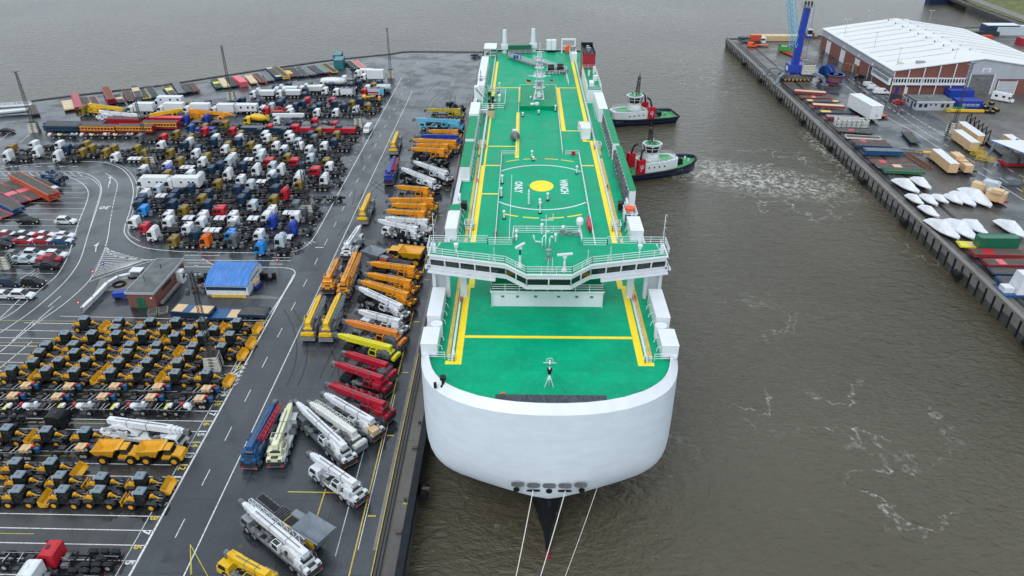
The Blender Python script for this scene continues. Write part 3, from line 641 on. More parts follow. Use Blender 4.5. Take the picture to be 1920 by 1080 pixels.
# ---------- coaming walls with posts along the walkways ----------
for s in (1,-1):
    for a,bb in ((81.2,99),(118,170 if s>0 else 206),(171 if s>0 else 214,250)):
        m=MB();x=CX+s*13.0
        m.box(x-.13,x+.13,a,bb,DZ,DZ+.35,'shipwhite');m.rail([(x,a,DZ+.35),(x,bb,DZ+.35)],.85,step=2.2,bars=2,r=.03);part('guard_rail',m)
for pts in ([(-4.7,110,0),(-4.7,159.5,0),(-1.8,159.5,0)],[(12.5,110,0),(12.5,159.8,0),(9.6,159.8,0)],[(-1.5,159.5,0),(-1.0,214.5,0),(9.2,214.5,0),(8.9,160,0)],
            [(-13.2,88.5+10,0),(-13.3,118,0)],[(21,98.5,0),(21,118,0)]):
    m=MB();m.rail([(x,y,DZ) for x,y,_ in pts],1.1,step=2,r=.05);part('guard_rail',m)
for s in (1,-1):
    m=MB();m.rail([(CX+s*14.0,81.6,DZ),(CX+s*16.2,81.6,DZ)],1.1,r=.045,step=1.2);m.rail([(CX+s*13.5,81.0,DZ),(CX+s*12.7,81.0,DZ),(CX+s*12.7,81.9,DZ)],1.1,r=.045,step=.8);part('guard_rail',m)
    for a,bb in ((83,88),(184,200),(123,127)):
        m=MB();m.rail([(CX+s*17.1,a,DZ),(CX+s*17.1,bb,DZ)],1.1,r=.04);part('guard_rail',m)
# ---------- ventilation housings along both sides ----------
def vent(x,y0,y1,w,h_,k='shipwhite',kt=None,n=1,hooks=True,s=1,nm='vent_housing'):
    m=MB();L=(y1-y0)/n
    for i in range(n):
        a=y0+i*L;m.box(x-w/2,x+w/2,a+.03,a+L-.03,DZ,DZ+h_,k)
        m.box(x-w/2-.05,x+w/2+.05,a+.01,a+L-.01,DZ+h_,DZ+h_+.08,kt or k)
    m.box(x-w/2+.15,x+w/2-.15,y0-.25,y0+.05,DZ+.05,DZ+.5,k)
    o=part(nm,m)
    if hooks:
        g=MB()
        for i in range(max(2,int((y1-y0)/2.2))):
            yy=y0+1+i*2.2;xi=x-s*w/2;g.path([(xi,yy,DZ+1.2),(xi-s*.45,yy-.1,DZ+1.1),(xi-s*.6,yy-.2,DZ+.5)],.05,'shipwhite',5)
        part('vent_pipe',g,o)
    return o
for s in (1,-1):
    X=CX+s*16.15
    vent(X,82.2,86.4,2.2,1.9,n=2,s=s);m=MB();m.cyl((X-s*.5,87.4,DZ),.85,1.9,'shipwhite',n=20);part('round_vent',m)
    vent(X,88.6,96.6,1.9,2.3,n=3,s=s)
vent(CX-16.2,117,124.5,2.0,2.2,n=3,s=-1);vent(CX-16.1,124.5,127,1.8,2.4,kt='boxgreen',s=-1)
vent(CX+16.2,117,123,2.2,2.0,n=2,s=1)
vent(CX-15.6,144,155,1.9,3.2,kt='boxgreen',s=-1);vent(CX-15.7,156,161,2.0,2.6,kt='boxgreen',s=-1);vent(CX-15.8,162,178.5,2.0,3.0,kt='boxgreen',s=-1)
vent(CX-15.9,179.5,189.5,2.3,3.2,n=2,s=-1);vent(CX-15.6,206,212,2.0,3,n=1,s=-1);vent(CX-15.8,214,240,2.1,3.0,n=4,s=-1)
vent(CX+17.0,131,156,1.2,3.6,kt='boxgreen',s=1);vent(CX+16.6,157,182,1.4,3.8,kt='boxgreen',s=1)
vent(CX+16.2,183.5,198.5,2.2,3.4,n=5,kt=None,s=1)
for s,y0,y1 in ((1,131,156),(1,157,182)):
    for i in range(12):
        yy=y0+.8+i*2.;g=MB();g.box(CX+s*15.7,CX+s*16.35,yy,yy+.15,DZ,DZ+3.4,'greysteel');part('stiffener',g)
vent(12.9+1.9,170.5,175,2.2,2.6,n=1,hooks=False,nm='machinery_box')
m=MB();m.box(13.4,16.6,176,179.5,DZ,DZ+.3,'shipwhite');m.rail([(13.5,176.2,DZ+.3),(16.5,176.2,DZ+.3),(16.5,179.3,DZ+.3),(13.5,179.3,DZ+.3)],1.3,closed=True,r=.05,step=.8);part('stair_platform',m)
for x,y in ((-9.6,121),(16.9,121),(-9.5,164),(17.1,163.5),(-9.4,211)):
    m=MB();m.rail([(x-.8,y,DZ),(x+.8,y,DZ),(x+.8,y+2.2,DZ),(x-.8,y+2.2,DZ)],1.2,closed=True,r=.06,step=.8);m.box(x-.8,x+.8,y,y+1.,DZ+.01,DZ+.15,'bargeyellow');part('stair_platform',m)
# white beams of the left opening
m=MB();m.box(-13.1,-9.2,190.2,191.2,DZ+.1,DZ+1.0,'shipwhite');m.box(-9.5,-9.1,163,191,DZ+.05,DZ+.5,'shipwhite');m.box(-12.2,-9.6,181,190,DZ+.01,DZ+.03,'boxgreen');m.rail([(-13.1,191,DZ+1),(-9.2,191,DZ+1)],1.1);part('ramp_opening_frame',m)
# deck hoist left
m=MB();m.rail([(-11,194,DZ),(-4.9,194,DZ),(-4.9,208,DZ),(-11,208,DZ)],1.6,closed=True,r=.06,step=1.5);part('guard_rail',m)
m=MB()
for x,y,k in ((-9,196,'black'),(-7.5,196,'steel'),(-8.2,199,'black'),(-6.5,201,'shipwhite'),(-9.3,203,'black'),(-7,205,'steel')):m.cyl((x,y,DZ),.35,1.6,k,n=8);m.sph((x,y,DZ+1.7),.5,k,8,4)
part('winch_machinery',m)
# bin and liferaft drum
m=MB();m.cyl((-8.2,187.5,DZ),1.0,1.9,'tan',n=14,kt='hullblack');part('storage_drum',m)
m=MB();m.sph((-1.9,169.5,DZ+1.1),1.15,'greysteel',10,6);m.box(-2.5,-1.3,171,172,DZ,DZ+2,'shipwhite');part('windsock_winch',m)
# ---------- bridge ----------
def sym(pts):return [(CX+x,y) for x,y in pts]+[(CX-x,y) for x,y in reversed(pts)]
blk=MB();blk.box(CX-8.2,CX+8.2,95.2,103,DZ,DZ+2.5,'shipwhite');blk.box(CX-8.45,CX+8.45,94.95,103,DZ+2.5,DZ+2.75,'shipwhite');blk.quad((CX-8.3,95.1,DZ+2.756),(CX+8.3,95.1,DZ+2.756),(CX+8.3,103,DZ+2.756),(CX-8.3,103,DZ+2.756),'boxgreen')
part('deckhouse_base',blk)
for dx in (-6.6,-4.4,-1.7,1.7,4.4,6.6):
    w=MB();w.box(-.28,.28,-.03,.01,-.22,.22,'shipwhite');w.box(-.22,.22,-.045,.0,-.17,.17,'greysteel');part('porthole',w,loc=(CX+dx,95.17,DZ+1.75))
for dx in (-8.2,8.2):
    w=MB();w.tube((0,0,0),(0,0,2.9),.08,'shipwhite');part('corner_pipe',w,loc=(CX+dx,95.0,DZ-.1))
m=MB();m.rail([(CX-8.3,103,DZ+2.75),(CX-8.3,95.1,DZ+2.75),(CX+8.3,95.1,DZ+2.75),(CX+8.3,103,DZ+2.75)],1.1,r=.055,step=1.9);part('guard_rail',m)
# bridge body: plan outline of front face, from centre to wing tip
BZ0=DZ+5.5;BZ1=DZ+7.6;RZ_=DZ+7.9
fr=[(0,91.1),(3.1,91.1),(6.1,94.1),(17.3,96.8)]
def plan(off):return [(x if i<1 else x,y+off) for i,(x,y) in enumerate(fr)]
back=[(17.3,99.6),(0,99.6)]
def face(m,z0,z1,o0,o1,k,x0=None):
    pts=[(-x,y) for x,y in reversed(fr[1:])]+fr[1:]
    for a,b in zip(pts,pts[1:]):m.quad((CX+a[0],a[1]+o0,z0),(CX+b[0],b[1]+o0,z0),(CX+b[0],b[1]+o1,z1),(CX+a[0],a[1]+o1,z1),k)
hull=sym(fr[1:]+back[:1])
bd=MB()
# closed shell: floor, lower wall, glass band recess, header, rear wall
bd.zprism([(x,y+.0) for x,y in sym(fr[1:]+back[:1])],BZ0-.15,BZ0,'shipwhite')
face(bd,BZ0,BZ0+.66,.0,-.12,'shipwhite');face(bd,BZ0+1.8,BZ1+.3,-.50,-.55,'shipwhite')
for s in (1,-1):
    bd.quad((CX+s*17.3,96.7,BZ0),(CX+s*17.3,99.6,BZ0),(CX+s*17.3,99.6,BZ1),(CX+s*17.3,96.7,BZ1),'shipwhite')
bd.quad((CX-17.3,99.6,BZ0),(CX+17.3,99.6,BZ0),(CX+17.3,99.6,BZ1),(CX-17.3,99.6,BZ1),'shipwhite')
# inner core that supports the superstructure below
bd.box(CX-8,CX+8,97.2,99.4,DZ+2.7,BZ0-.15,'boxgreen')
part('bridge_house',bd)
gl=MB();face(gl,BZ0+.64,BZ0+1.82,-.09,-.46,'glass');gls=part('bridge_window_band',gl)
mu=MB()
pts=[(-x,y) for x,y in reversed(fr[1:])]+fr[1:]
for a,b in zip(pts,pts[1:]):
    L=math.hypot(b[0]-a[0],b[1]-a[1]);n=5 if L>9.5 else (3 if L>7 else 2)
    for i in range(n+1):
        t=i/n;x=a[0]+(b[0]-a[0])*t;y=a[1]+(b[1]-a[1])*t
        mu=MB();mu.bar((CX+x,y-.15,BZ0+.62),(CX+x,y-.52,BZ0+1.84),.2,.12,'shipwhite');part('window_mullion',mu,gls)
ro=MB()
rp=[(3.25,90.4),(6.25,93.4),(17.5,96.1),(17.5,100.3),(9.0,100.3),(8.9,99.7),(5.3,99.7),(5.2,103.8)]
o=sym(rp);ro.zprism(o,BZ1+.3,BZ1+.55,'shipwhite');
r2=[(x*.985,y+.22 if y<97 else y-.12) for x,y in rp];ro.add([(x,y,BZ1+.556) for x,y in sym(r2)],[tuple(range(2*len(r2)))],'shipgreen')
ro.box(CX-5.1,CX+5.1,99.8,103.7,DZ+.1,BZ1+.28,'shipwhite')
part('bridge_roof',ro)
RT=BZ1+.556
m=MB()
ed=[(17.6,100.1),(17.6,96.3),(6.2,93.65),(3.2,90.65)]
m.rail([(CX+x,y,RT) for x,y in ed]+[(CX-x,y,RT) for x,y in reversed(ed)],1.1,r=.045,step=2.0);part('guard_rail',m)
m=MB()
for s in (1,-1):m.rail([(CX+s*17.6,100.15,RT),(CX+s*9.0,100.15,RT),(CX+s*8.9,99.6,RT),(CX+s*5.2,99.6,RT),(CX+s*5.1,103.6,RT)],1.1,r=.045,step=2)
m.rail([(CX-5.1,103.6,RT),(CX+5.1,103.6,RT)],1.1,r=.045,step=2);part('guard_rail',m)
# wing walkways and supports
for s in (1,-1):
    m=MB();a=(CX+s*7.6,93.5);b=(CX+s*17.7,96.0)
    m.add([(a[0],a[1],BZ0-.3),(b[0],b[1],BZ0-.3),(b[0],b[1]+1.2,BZ0-.3),(a[0],a[1]+1.2,BZ0-.3),(a[0],a[1],BZ0-.02),(b[0],b[1],BZ0-.02),(b[0],b[1]+1.2,BZ0-.02),(a[0],a[1]+1.2,BZ0-.02)],[(0,1,2,3),(4,5,6,7),(0,1,5,4),(1,2,6,5),(2,3,7,6),(3,0,4,7)],'shipwhite')
    o=part('wing_walkway',m);g=MB();g.rail([(a[0],a[1]+.1,BZ0-.02),(b[0],b[1]+.1,BZ0-.02),(b[0],b[1]+1.8,BZ0-.02)],1.05,r=.045,step=1.8,bars=2);part('guard_rail',g,o)
    m=MB()
    for x in (14.9,17.0):m.bar((CX+s*x,98.0,DZ+.0),(CX+s*x,98.0,BZ0-.15),.5,.7,'shipwhite')
    m.box(CX+s*16-1.0,CX+s*16+1.0,98.5,98.9,DZ,BZ0-.16,'shipwhite')
    m.bar((CX+s*12.6,98.0,DZ),(CX+s*12.6,98.0,BZ0-.15),1.0,.6,'shipwhite');part('wing_support',m)
    m=MB();m.tube((0,0,0),(0,0,6.2),.07,'shipwhite');m.box(-.25,.25,-.2,.2,0,1.3,'shipwhite');m.path([(0,0,.4),(.5*-s,0,.8),(.9*-s,0,1.5)],.09,'shipwhite',6);m.tube((0,.3,0),(-.3,0,2.2),.09,'shipwhite')
    for i in range(4):m.box(0,.3,-.08,.08,2.9+i*1.,3.15+i*1.,'steel')
    part('signal_mast',m,loc=(CX+s*16.6,97.0,RT),rz=0)
    m=MB();m.cyl((0,0,0),.13,.9,'shipwhite',n=10);m.cyl((0,0,.8),.3,.55,'shipwhite',n=14,r2=.36);part('searchlight',m,loc=(CX+s*13.4,97.0,RT))
    m=MB();m.box(-.2,.2,-.2,.2,0,.5,'shipwhite');m.cyl((0,-.5,.3),.25,.6,'shipwhite',ax='y');part('wing_camera',m,loc=(CX+s*17.8,96.6,BZ0+.2))
# scanners, aerials and pipes on the bridge roof
def radar(loc,h_,L,ang,dark):
    m=MB();m.cyl((0,0,0),.42,.5,'shipwhite',n=10,r2=.25);m.cyl((0,0,.4),.17,h_*.55,'shipwhite',n=8);m.cyl((0,0,.4+h_*.5),.12,h_*.5,dark,n=8);m.box(-.25,.25,-.2,.2,h_+.2,h_+.55,'shipwhite');o=part('scanner_mast',m,loc=loc)
    g=MB();g.box(-L/2,L/2,-.16,.16,0,.24,'shipwhite');part('scanner_bar',g,o,loc=(0,0,h_+.6),rz=ang)
radar((-.3,92.7,RT),2.6,1.9,rad(52),'hullblack');radar((5.9,91.5,RT),1.9,2.2,rad(12),'shipwhite')
m=MB();m.tube((0,0,0),(0,0,1.6),.22,'steel',8);m.box(-.35,.35,-.3,.3,1.5,1.75,'steel');m.box(-.4,.4,-.3,.3,0,.15,'steel');part('compass_post',m,loc=(CX+.0,94.6,RT),cmap=None)
for x,y in ((-4.0,93.9),(3.6,90.9),(4.2,90.9),(9.3,93.3),(12.6,94.4)):
    m=MB();m.tube((0,0,0),(0,0,2.4),.05,'shipwhite');m.tube((-.25,0,0),(0,0,1),.05,'shipwhite');m.tube((.25,0,0),(0,0,1),.05,'shipwhite');part('whip_aerial',m,loc=(x,y,RT))
for x,y in ((CX-.3,98.6),):
    m=MB()
    for dx,hh in ((-.5,1.6),(0,2.4),(.6,1.5)):m.path([(dx,0,0),(dx,0,hh),(dx+.3,.1,hh+.4),(dx+.55,.1,hh)],.09,'shipwhite',6)
    m.path([(-.5,.2,.8),(-1.6,.3,.9),(-1.8,.3,1.9)],.1,'shipwhite',6);m.tube((0,.2,0),(0,.2,5.2),.07,'shipwhite');m.path([(0,.2,4.4),(1.0,.2,4.4),(1.0,.2,5.4)],.07,'shipwhite',5);m.path([(0,.2,4.4),(-.8,.2,4.4)],.07,'shipwhite',5);part('vent_pipe_cluster',m,loc=(x,y,RT))
m=MB();m.cyl((0,0,0),.35,.9,'shipwhite',n=10,r2=.22);m.tube((0,0,.9),(0,0,1.6),.1,'shipwhite',6);m.sph((0,0,2.4),.58,'shipwhite',18,9,1.0);m.cyl((0,0,1.85),.5,.5,'shipwhite',n=18,r2=.58);part('satellite_dome',m,loc=(8.7,102.9,RT))
for x,y,hh in ((5.0,100.6,1.1),(-.9,102.4,.8),(6.2,102.9,1.3),(3.0,103.2,1.5),(-.9,101,.6)):
    m=MB();m.cyl((0,0,0),.12,hh,'shipwhite',n=8);m.cyl((0,0,hh),.27,.25,'shipwhite',n=10,r2=.2);part('mushroom_vent',m,loc=(x,y,RT))
m=MB()
for i in range(3):m.box(-1.5+i*1.1,-.7+i*1.1,0,.5,0,1.0-.2*i,'steel')
part('equipment_locker',m,loc=(7.2,102.4,RT))
# deck vents aft of the bridge
for x,y,hh in ((-3.4,126,1.5),(-4.2,143,1.7),(-4.2,136,1.9),(3.3,128.5,2.2),(3.3,131.5,1.5),(4.9,134.6,1.4),(11.4,148.6,1.6),(2.0,157.8,1.6),(2.3,156.2,.8),(8.4,192.5,1.5),(4.0,190,.9),(-.1,188,.9),(-6.9,213.5,1.7),(2.0,200.5,1.5)):
    m=MB();m.cyl((0,0,0),.15,hh,'shipwhite',n=8);m.sph((0,0,hh),.3,'shipwhite',10,5);m.cyl((0,0,0),.35,.2,'hullblack',n=8);part('mushroom_vent',m,loc=(x,y,DZ))
m=MB();m.tube((0,0,0),(0,0,3.4),.1,'shipwhite',6)
for i in range(5):m.cyl((0,0,.4+i*.6),.2,.25,'shipwhite',n=8)
part('fog_sensor_post',m,loc=(1.2,132.0,DZ))
m=MB();m.box(-.35,.35,-1.8,1.8,.2,.9,'tugred');m.tube((0,-2.6,0),(0,-2.6,1.2),.16,'tugred',6);m.tube((0,2.4,0),(0,2.4,1),.16,'tugred',6);part('fire_hose_box',m,loc=(12.1,123,DZ))
for x,y in ((-9.3,96),(16.9,96.8),(-4.7,118.5),(17.0,140),(-9.3,143)):
    m=MB();m.box(-.2,.2,-.25,.25,.3,1.1,'tugred');part('fire_hydrant',m,loc=(x,y,DZ))
m=MB();m.box(-.4,.4,-.4,.4,0,.9,'tugred');part('fire_hose_box',m,loc=(11.3,160.0,DZ))
# foremast on the bow
m=MB()
for dx,dy in ((-.75,0),(.75,0),(0,1.1)):m.tube((dx,dy,0),(dx*.15,dy*.3,2.6),.08,'shipwhite')
m.tube((0,0,0),(0,0,6.2),.14,'shipwhite',6);m.box(-.3,.3,-.25,.25,1.9,2.1,'shipwhite');m.box(-.45,.45,-.35,.35,4.0,4.15,'hullblack');m.cyl((0,-.1,3.2),.3,.8,'hullblack',n=8);m.tube((-1.1,0,5.6),(1.1,0,5.6),.06,'shipwhite')
for a in range(12):
    t=a*math.pi/6;u=(a+1)*math.pi/6;m.tube((.55*math.cos(t),0,6.1+.55*math.sin(t)),(.55*math.cos(u),0,6.1+.55*math.sin(u)),.05,'shipwhite')
m.cyl((0,-.1,5.0),.2,.4,'steel',n=8);m.cyl((0,-.1,2.3),.2,.3,'lamp',n=8)
for dx,dy in ((-2.9,.9),(2.9,.9),(-2.4,-.9),(2.9,-1.5)):m.tube((0,0,4.2),(dx,dy,0),.018,'hullblack',3)
part('foremast',m,loc=(3.55,75.7,DZ)).scale=(.75,.75,.68)
m=MB();m.cyl((0,0,0),.45,.25,'black',n=12,r2=.3);m.cyl((0,0,.2),.22,1.1,'black',n=10);m.cyl((0,0,1.1),.42,.45,'black',n=14);m.cyl((-1.0,-.35,0),.2,.8,'black',n=8);part('bow_vent',m,loc=(-9.9,75.7,DZ))
m=MB();m.box(-.25,.25,-.1,.1,0,.12,'lifeorange');part('deck_marker',m,loc=(-2.3,74.3,DZ+.02))
# ---------- main mast ----------
m=MB();m.lattice((0,0,0),(0,0,4),3.2,1.6,'shipwhite',.14,3);m.lattice((0,0,4),(0,0,13.5),1.5,.9,'shipwhite',.10,7)
for zz,w in ((4.2,2.6),(7.2,3.0),(9.4,1.9),(11.3,1.6)):
    m.cyl((0,0,zz),w/2+.3,.1,'shipwhite',n=14);m.rail([(w/2*math.cos(t),w/2*math.sin(t),zz) for t in [i*math.pi/3 for i in range(6)]],.9,closed=True,r=.05,step=2)
m.tube((-3,0,7.2),(3,0,7.2),.08,'shipwhite');m.tube((0,0,13.5),(0,0,16),.07,'shipwhite');m.tube((-1.2,0,13.6),(1.2,0,13.6),.06,'shipwhite')
for dx in (-2.4,2.4):m.tube((0,.2,2.4),(dx,-1.3,0),.1,'shipwhite')
m.cyl((0,-1.1,4.8),.5,1.0,'steel',n=8);m.cyl((0,-.8,1.8),.5,1.4,'shipwhite',n=10);mm=part('radar_mast',m,loc=(4.2,200.5,DZ))
g=MB();g.box(-1.3,1.3,-.14,.14,0,.22,'shipwhite');part('scanner_bar',g,mm,loc=(0,-.9,6.0),rz=.3)
g=MB()
for i,k in enumerate(('flagblack','crimson','yellow')):g.quad((0,0,.9-.3*i),(1.1,.2,.9-.3*i-.35),(1.1,.2,.6-.3*i-.35),(0,0,.6-.3*i),k)
part('flag',g,mm,loc=(-3.4,0,5.4));g=MB();g.quad((0,0,.6),(.8,.1,.5),(.8,.1,0),(0,0,.1),'crimson');part('flag',g,mm,loc=(2.9,0,5.7))
m=MB();m.box(-.2,9-.4,193.2,194.2,DZ,DZ+.15,'boxgreen')
m=MB();m.cyl((0,0,0),.6,1.4,'shipwhite',n=10);m.cyl((1.2,0,0),.6,1.6,'shipwhite',n=10);m.box(-.6,1.8,-.5,.5,0,.8,'shipwhite');part('equipment_locker',m,loc=(2.4,195,DZ))
# step in deck behind mast platform
m=MB();m.box(-.8,9.0,193.5,214,DZ+.002,DZ+1.1,'boxgreen');part('raised_platform',m)
# ---------- stern gear ----------
def dcrane(x,y,tilt,base):
    m=MB();m.cyl((0,0,0),.95,1.6,'shipwhite',n=12);m.box(-1.2,1.2,-1.1,1.1,1.4,2.8,'shipwhite');m.cyl((0,0,2.6),.85,5.0,'shipwhite',n=12,r2=.65);part('deck_crane_post',m,loc=(x,y,DZ))
dcrane(-6.4,258,0,0);dcrane(3.2,260,0,0)
m=MB();m.box(-3.9,3.9,-.9,.9,1.4,2.9,'containergreen');m.rail([(-3.9,-1.2,.2),(3.9,-1.2,.2)],1.2);m.box(-3.9,3.9,-1,1,0,1.3,'greysteel');part('ramp_hinge_housing',m,loc=(-1.4,257.5,DZ),rz=rad(4))
m=MB();m.box(-1.6,-.05,-1,1,.9,4.1,'shipwhite');m.box(.05,1.6,-1,1,.9,4.1,'shipwhite');m.cyl((-.8,0,0),.7,.9,'black',n=10);m.cyl((.8,0,0),.7,.9,'black',n=10);part('stern_tank_pair',m,loc=(9.3,259.5,DZ),)
m=MB()
for dx in (-2.2,2.2):m.bar((dx,0,0),(dx,0,4.6),.45,.45,'shipwhite')
m.bar((-2.4,0,4.6),(2.4,0,4.6),.5,.5,'shipwhite');m.bar((-2.2,0,2.4),(2.2,0,2.4),.2,.2,'shipwhite');oo=part('lifeboat_davit',m,loc=(15.0,258,DZ))
g=MB();g.prism([(-1,0),(-1.2,1.2),(-.6,2),(.8,2),(1.1,1.0),(.9,0)],-.9,.9,'lifeorange');part('lifeboat',g,oo,loc=(0,.3,.5))
# covered tender gangway lying across the aft deck
m=MB();m.bar((-5,250,DZ+.9),(4.2,238,DZ+.9),1.4,.4,'steel');m.rail([(-5,250.5,DZ+1),(4.5,238.5,DZ+1)],1.,r=.05);m.rail([(3,246,DZ+.9),(12,232,DZ+.9)],1.2,r=.06,step=1);m.bar((3,247,DZ+.8),(12,233.6,DZ+.8),1.2,.3,'steel');part('gangway',m)
m=MB()
for x,y in ((-3.0,246.5),(-2.1,246.6),(-.9,247)):m.box(x-.35,x+.35,y-.5,y+.5,DZ+.8,DZ+2.0,'blue')
part('hydraulic_tank',m)
m=MB();m.rail([(7,229.5,DZ),(13,231,DZ),(13.6,235,DZ),(7.2,233,DZ)],1.2,closed=True,r=.07,step=1)
m.box(7.2,13,230.5,233.6,DZ+.1,DZ+.5,'greysteel')
part('winch_platform',m)
for x,y in ((8.4,232),(11.3,233)):
    m=MB();m.cyl((-.9,0,1.4),1.2,1.9,'black',ax='x',n=14);m.cyl((-1.2,0,1.4),1.4,.15,'steel',ax='x',n=14);m.cyl((1.0,0,1.4),1.4,.15,'steel',ax='x',n=14);part('mooring_winch',m,loc=(x,y,DZ))
for i in range(7):part('bollard',MB().cyl((13.0+i*.03,228-i*1.5,DZ),.15,1.1,'shipwhite',n=8))
# funnel, right
m=MB();X0,X1=17.4,21.0;FZ=DZ+7.6
m.box(X0,X1,223.2,234,DZ,FZ,'maroon');m.box(X0+.25,X1-.25,223.5,233.8,FZ+.02,FZ+.1,'hullblack');fu=part('funnel',m)
g=MB()
for a in ((X0,223.1,X0+.25,234),(X1-.25,223.1,X1,234)):g.box(a[0],a[2],a[1],a[3],FZ,FZ+.7,'hullblack')
g.box(X0,X1,233.7,234,FZ,FZ+1.2,'hullblack');g.box(X0,X1,223.1,223.3,FZ,FZ+.25,'maroon');part('funnel_rim',g,fu)
g=MB();g.cyl((19.2,226.5,FZ),.7,1.3,'steel',n=12);part('exhaust_pipe',g,fu)
g=MB();g.cyl((19.2,230,FZ),.5,1.1,'steel',n=12);part('exhaust_pipe',g,fu)
m=MB();m.box(17.2,21.1,200,223,DZ,DZ+3.6,'shipwhite');m.box(17.4,20.9,200.2,222.8,DZ+3.6,DZ+3.66,'boxgreen');m.rail([(17.3,200.3,DZ+3.6),(21,200.3,DZ+3.6),(21,222.8,DZ+3.6),(17.3,222.8,DZ+3.6)],1.1,closed=True)
m.box(18,19.2,203.3,206.4,DZ+3.6,DZ+4.6,'shipwhite');m.cyl((20.2,216.8,DZ+3.6),.35,2.2,'shipwhite',n=8);m.cyl((18.6,214.5,DZ+3.6),.3,1.6,'shipwhite',n=8);m.cyl((20,209.5,DZ+3.6),.7,1.5,'shipwhite',n=10);part('engine_casing',m)
m=MB();m.box(15.4,17.2,246,255,DZ,DZ+2.6,'shipwhite');m.cyl((16,250,DZ+2.6),.9,1.4,'steel',n=10);m.rail([(15.3,245.6,DZ),(15.3,256,DZ)],2.4,r=.06);part('aft_store',m)
# left aft gear
m=MB();m.rail([(-13,250,DZ),(-9,250,DZ),(-9,258,DZ),(-13,258,DZ)],3.2,closed=True,r=.09,step=2);m.box(-13,-9,250,258,DZ+3.1,DZ+3.25,'shipwhite');part('mooring_platform',m)
m=MB();m.prism([(0,0),(0,3.6),(1.4,4.0),(3,0)],-1,1,'shipwhite');m.bar((.4,-1.2,3.4),(3.2,-1.2,.2),.15,.15,'black');part('embarkation_shelter',m,loc=(-13.4,203,DZ))
m=MB();m.tube((0,0,0),(0,0,6),.12,'black');m.lattice((0,0,0),(0,0,3.4),1.6,.5,'black',.07,4);m.tube((-1.2,0,4.2),(1.2,0,4.2),.06,'black');m.tube((0,-1,4.6),(0,1,4.6),.06,'black');part('provision_crane',m,loc=(-12.0,211,DZ))
m=MB();m.box(-1.4,1.4,-.5,.5,0,.6,'tugred');part('fender_locker',m,loc=(-12.5,193.6,DZ))
# side gear by the bridge, right and left
for s in (1,-1):
    m=MB();m.cyl((0,0,0),.45,2.0,'shipwhite',n=10);m.path([(0,0,2),(0,-.8,3.2),(0,-2.2,2.6)],.2,'shipwhite',6);m.box(-1.4,-.3,-.6,.9,.6,2.0,'black');part('pilot_davit',m,loc=(CX+s*15.6,129.3,DZ),rz=0 if s>0 else rad(180))
m=MB();m.rail([(-1,-2,0),(1.2,-2,0),(1.2,2,0),(-1,2,0)],2.2,closed=True,r=.08,step=1);m.cyl((0,0,2.2),.9,.5,'lifeorange',n=12);part('rescue_boat_stand',m,loc=(CX+15.9,125.6,DZ))
# mooring ropes
for i,(a,b,r_) in enumerate((((CX-2.1,70.4,6.5),up(963,1095,-1.5),.06),((CX+2.1,70.4,6.5),up(1007,1095,-1.5),.06),((10.3,72.6,5.2),up(1052,1095,-1.5),.035))):
    b=(b[0],b[1],-1.5);pts=[];b2=Vector(a)+(Vector(b)-Vector(a))*1.5
    for j in range(11):
        t=j/10;p=Vector(a).lerp(b2,t);p.z-=1.6*4*t*(1-t)*.5;pts.append(p)
    m=MB();m.path(pts,r_,'rope',5)
    single('mooring_rope',m,('leftmost mooring rope leading down from the bow fairlead','middle mooring rope leading down beside the stem','thin mooring rope leading down from the right side of the bow')[i],'rope',group='mooring ropes at the bow')
# small lights/person on bridge wing
def person(loc,jacket,label,rz=0):
    m=MB();rings=[]
    def e(z,rx,ry):return [(rx*math.cos(t),ry*math.sin(t),z) for t in [i*math.pi/4 for i in range(8)]]
    m.loft([e(.85,.17,.12),e(1.0,.18,.13),e(1.25,.20,.13),e(1.42,.22,.12),e(1.5,.07,.07),e(1.56,.06,.06)],jacket)
    m.loft([e(1.55,.06,.06),e(1.62,.09,.1),e(1.7,.1,.11),e(1.77,.06,.07)],'tan')
    for s in (1,-1):
        m.tube((.09*s,0,.88),(.1*s,.03,.45),.09,'navy',8,.07);m.tube((.1*s,.03,.45),(.1*s,0,.05),.07,'navy',8,.05);m.box(.1*s-.05,.1*s+.05,-.06,.2,0,.08,'black')
        m.tube((.21*s,0,1.4),(.27*s,.03,1.12),.055,jacket,6,.05);m.tube((.27*s,.03,1.12),(.25*s,.2,.95),.045,jacket,6,.035)
    return single('person',m,label,'person',loc,rz)
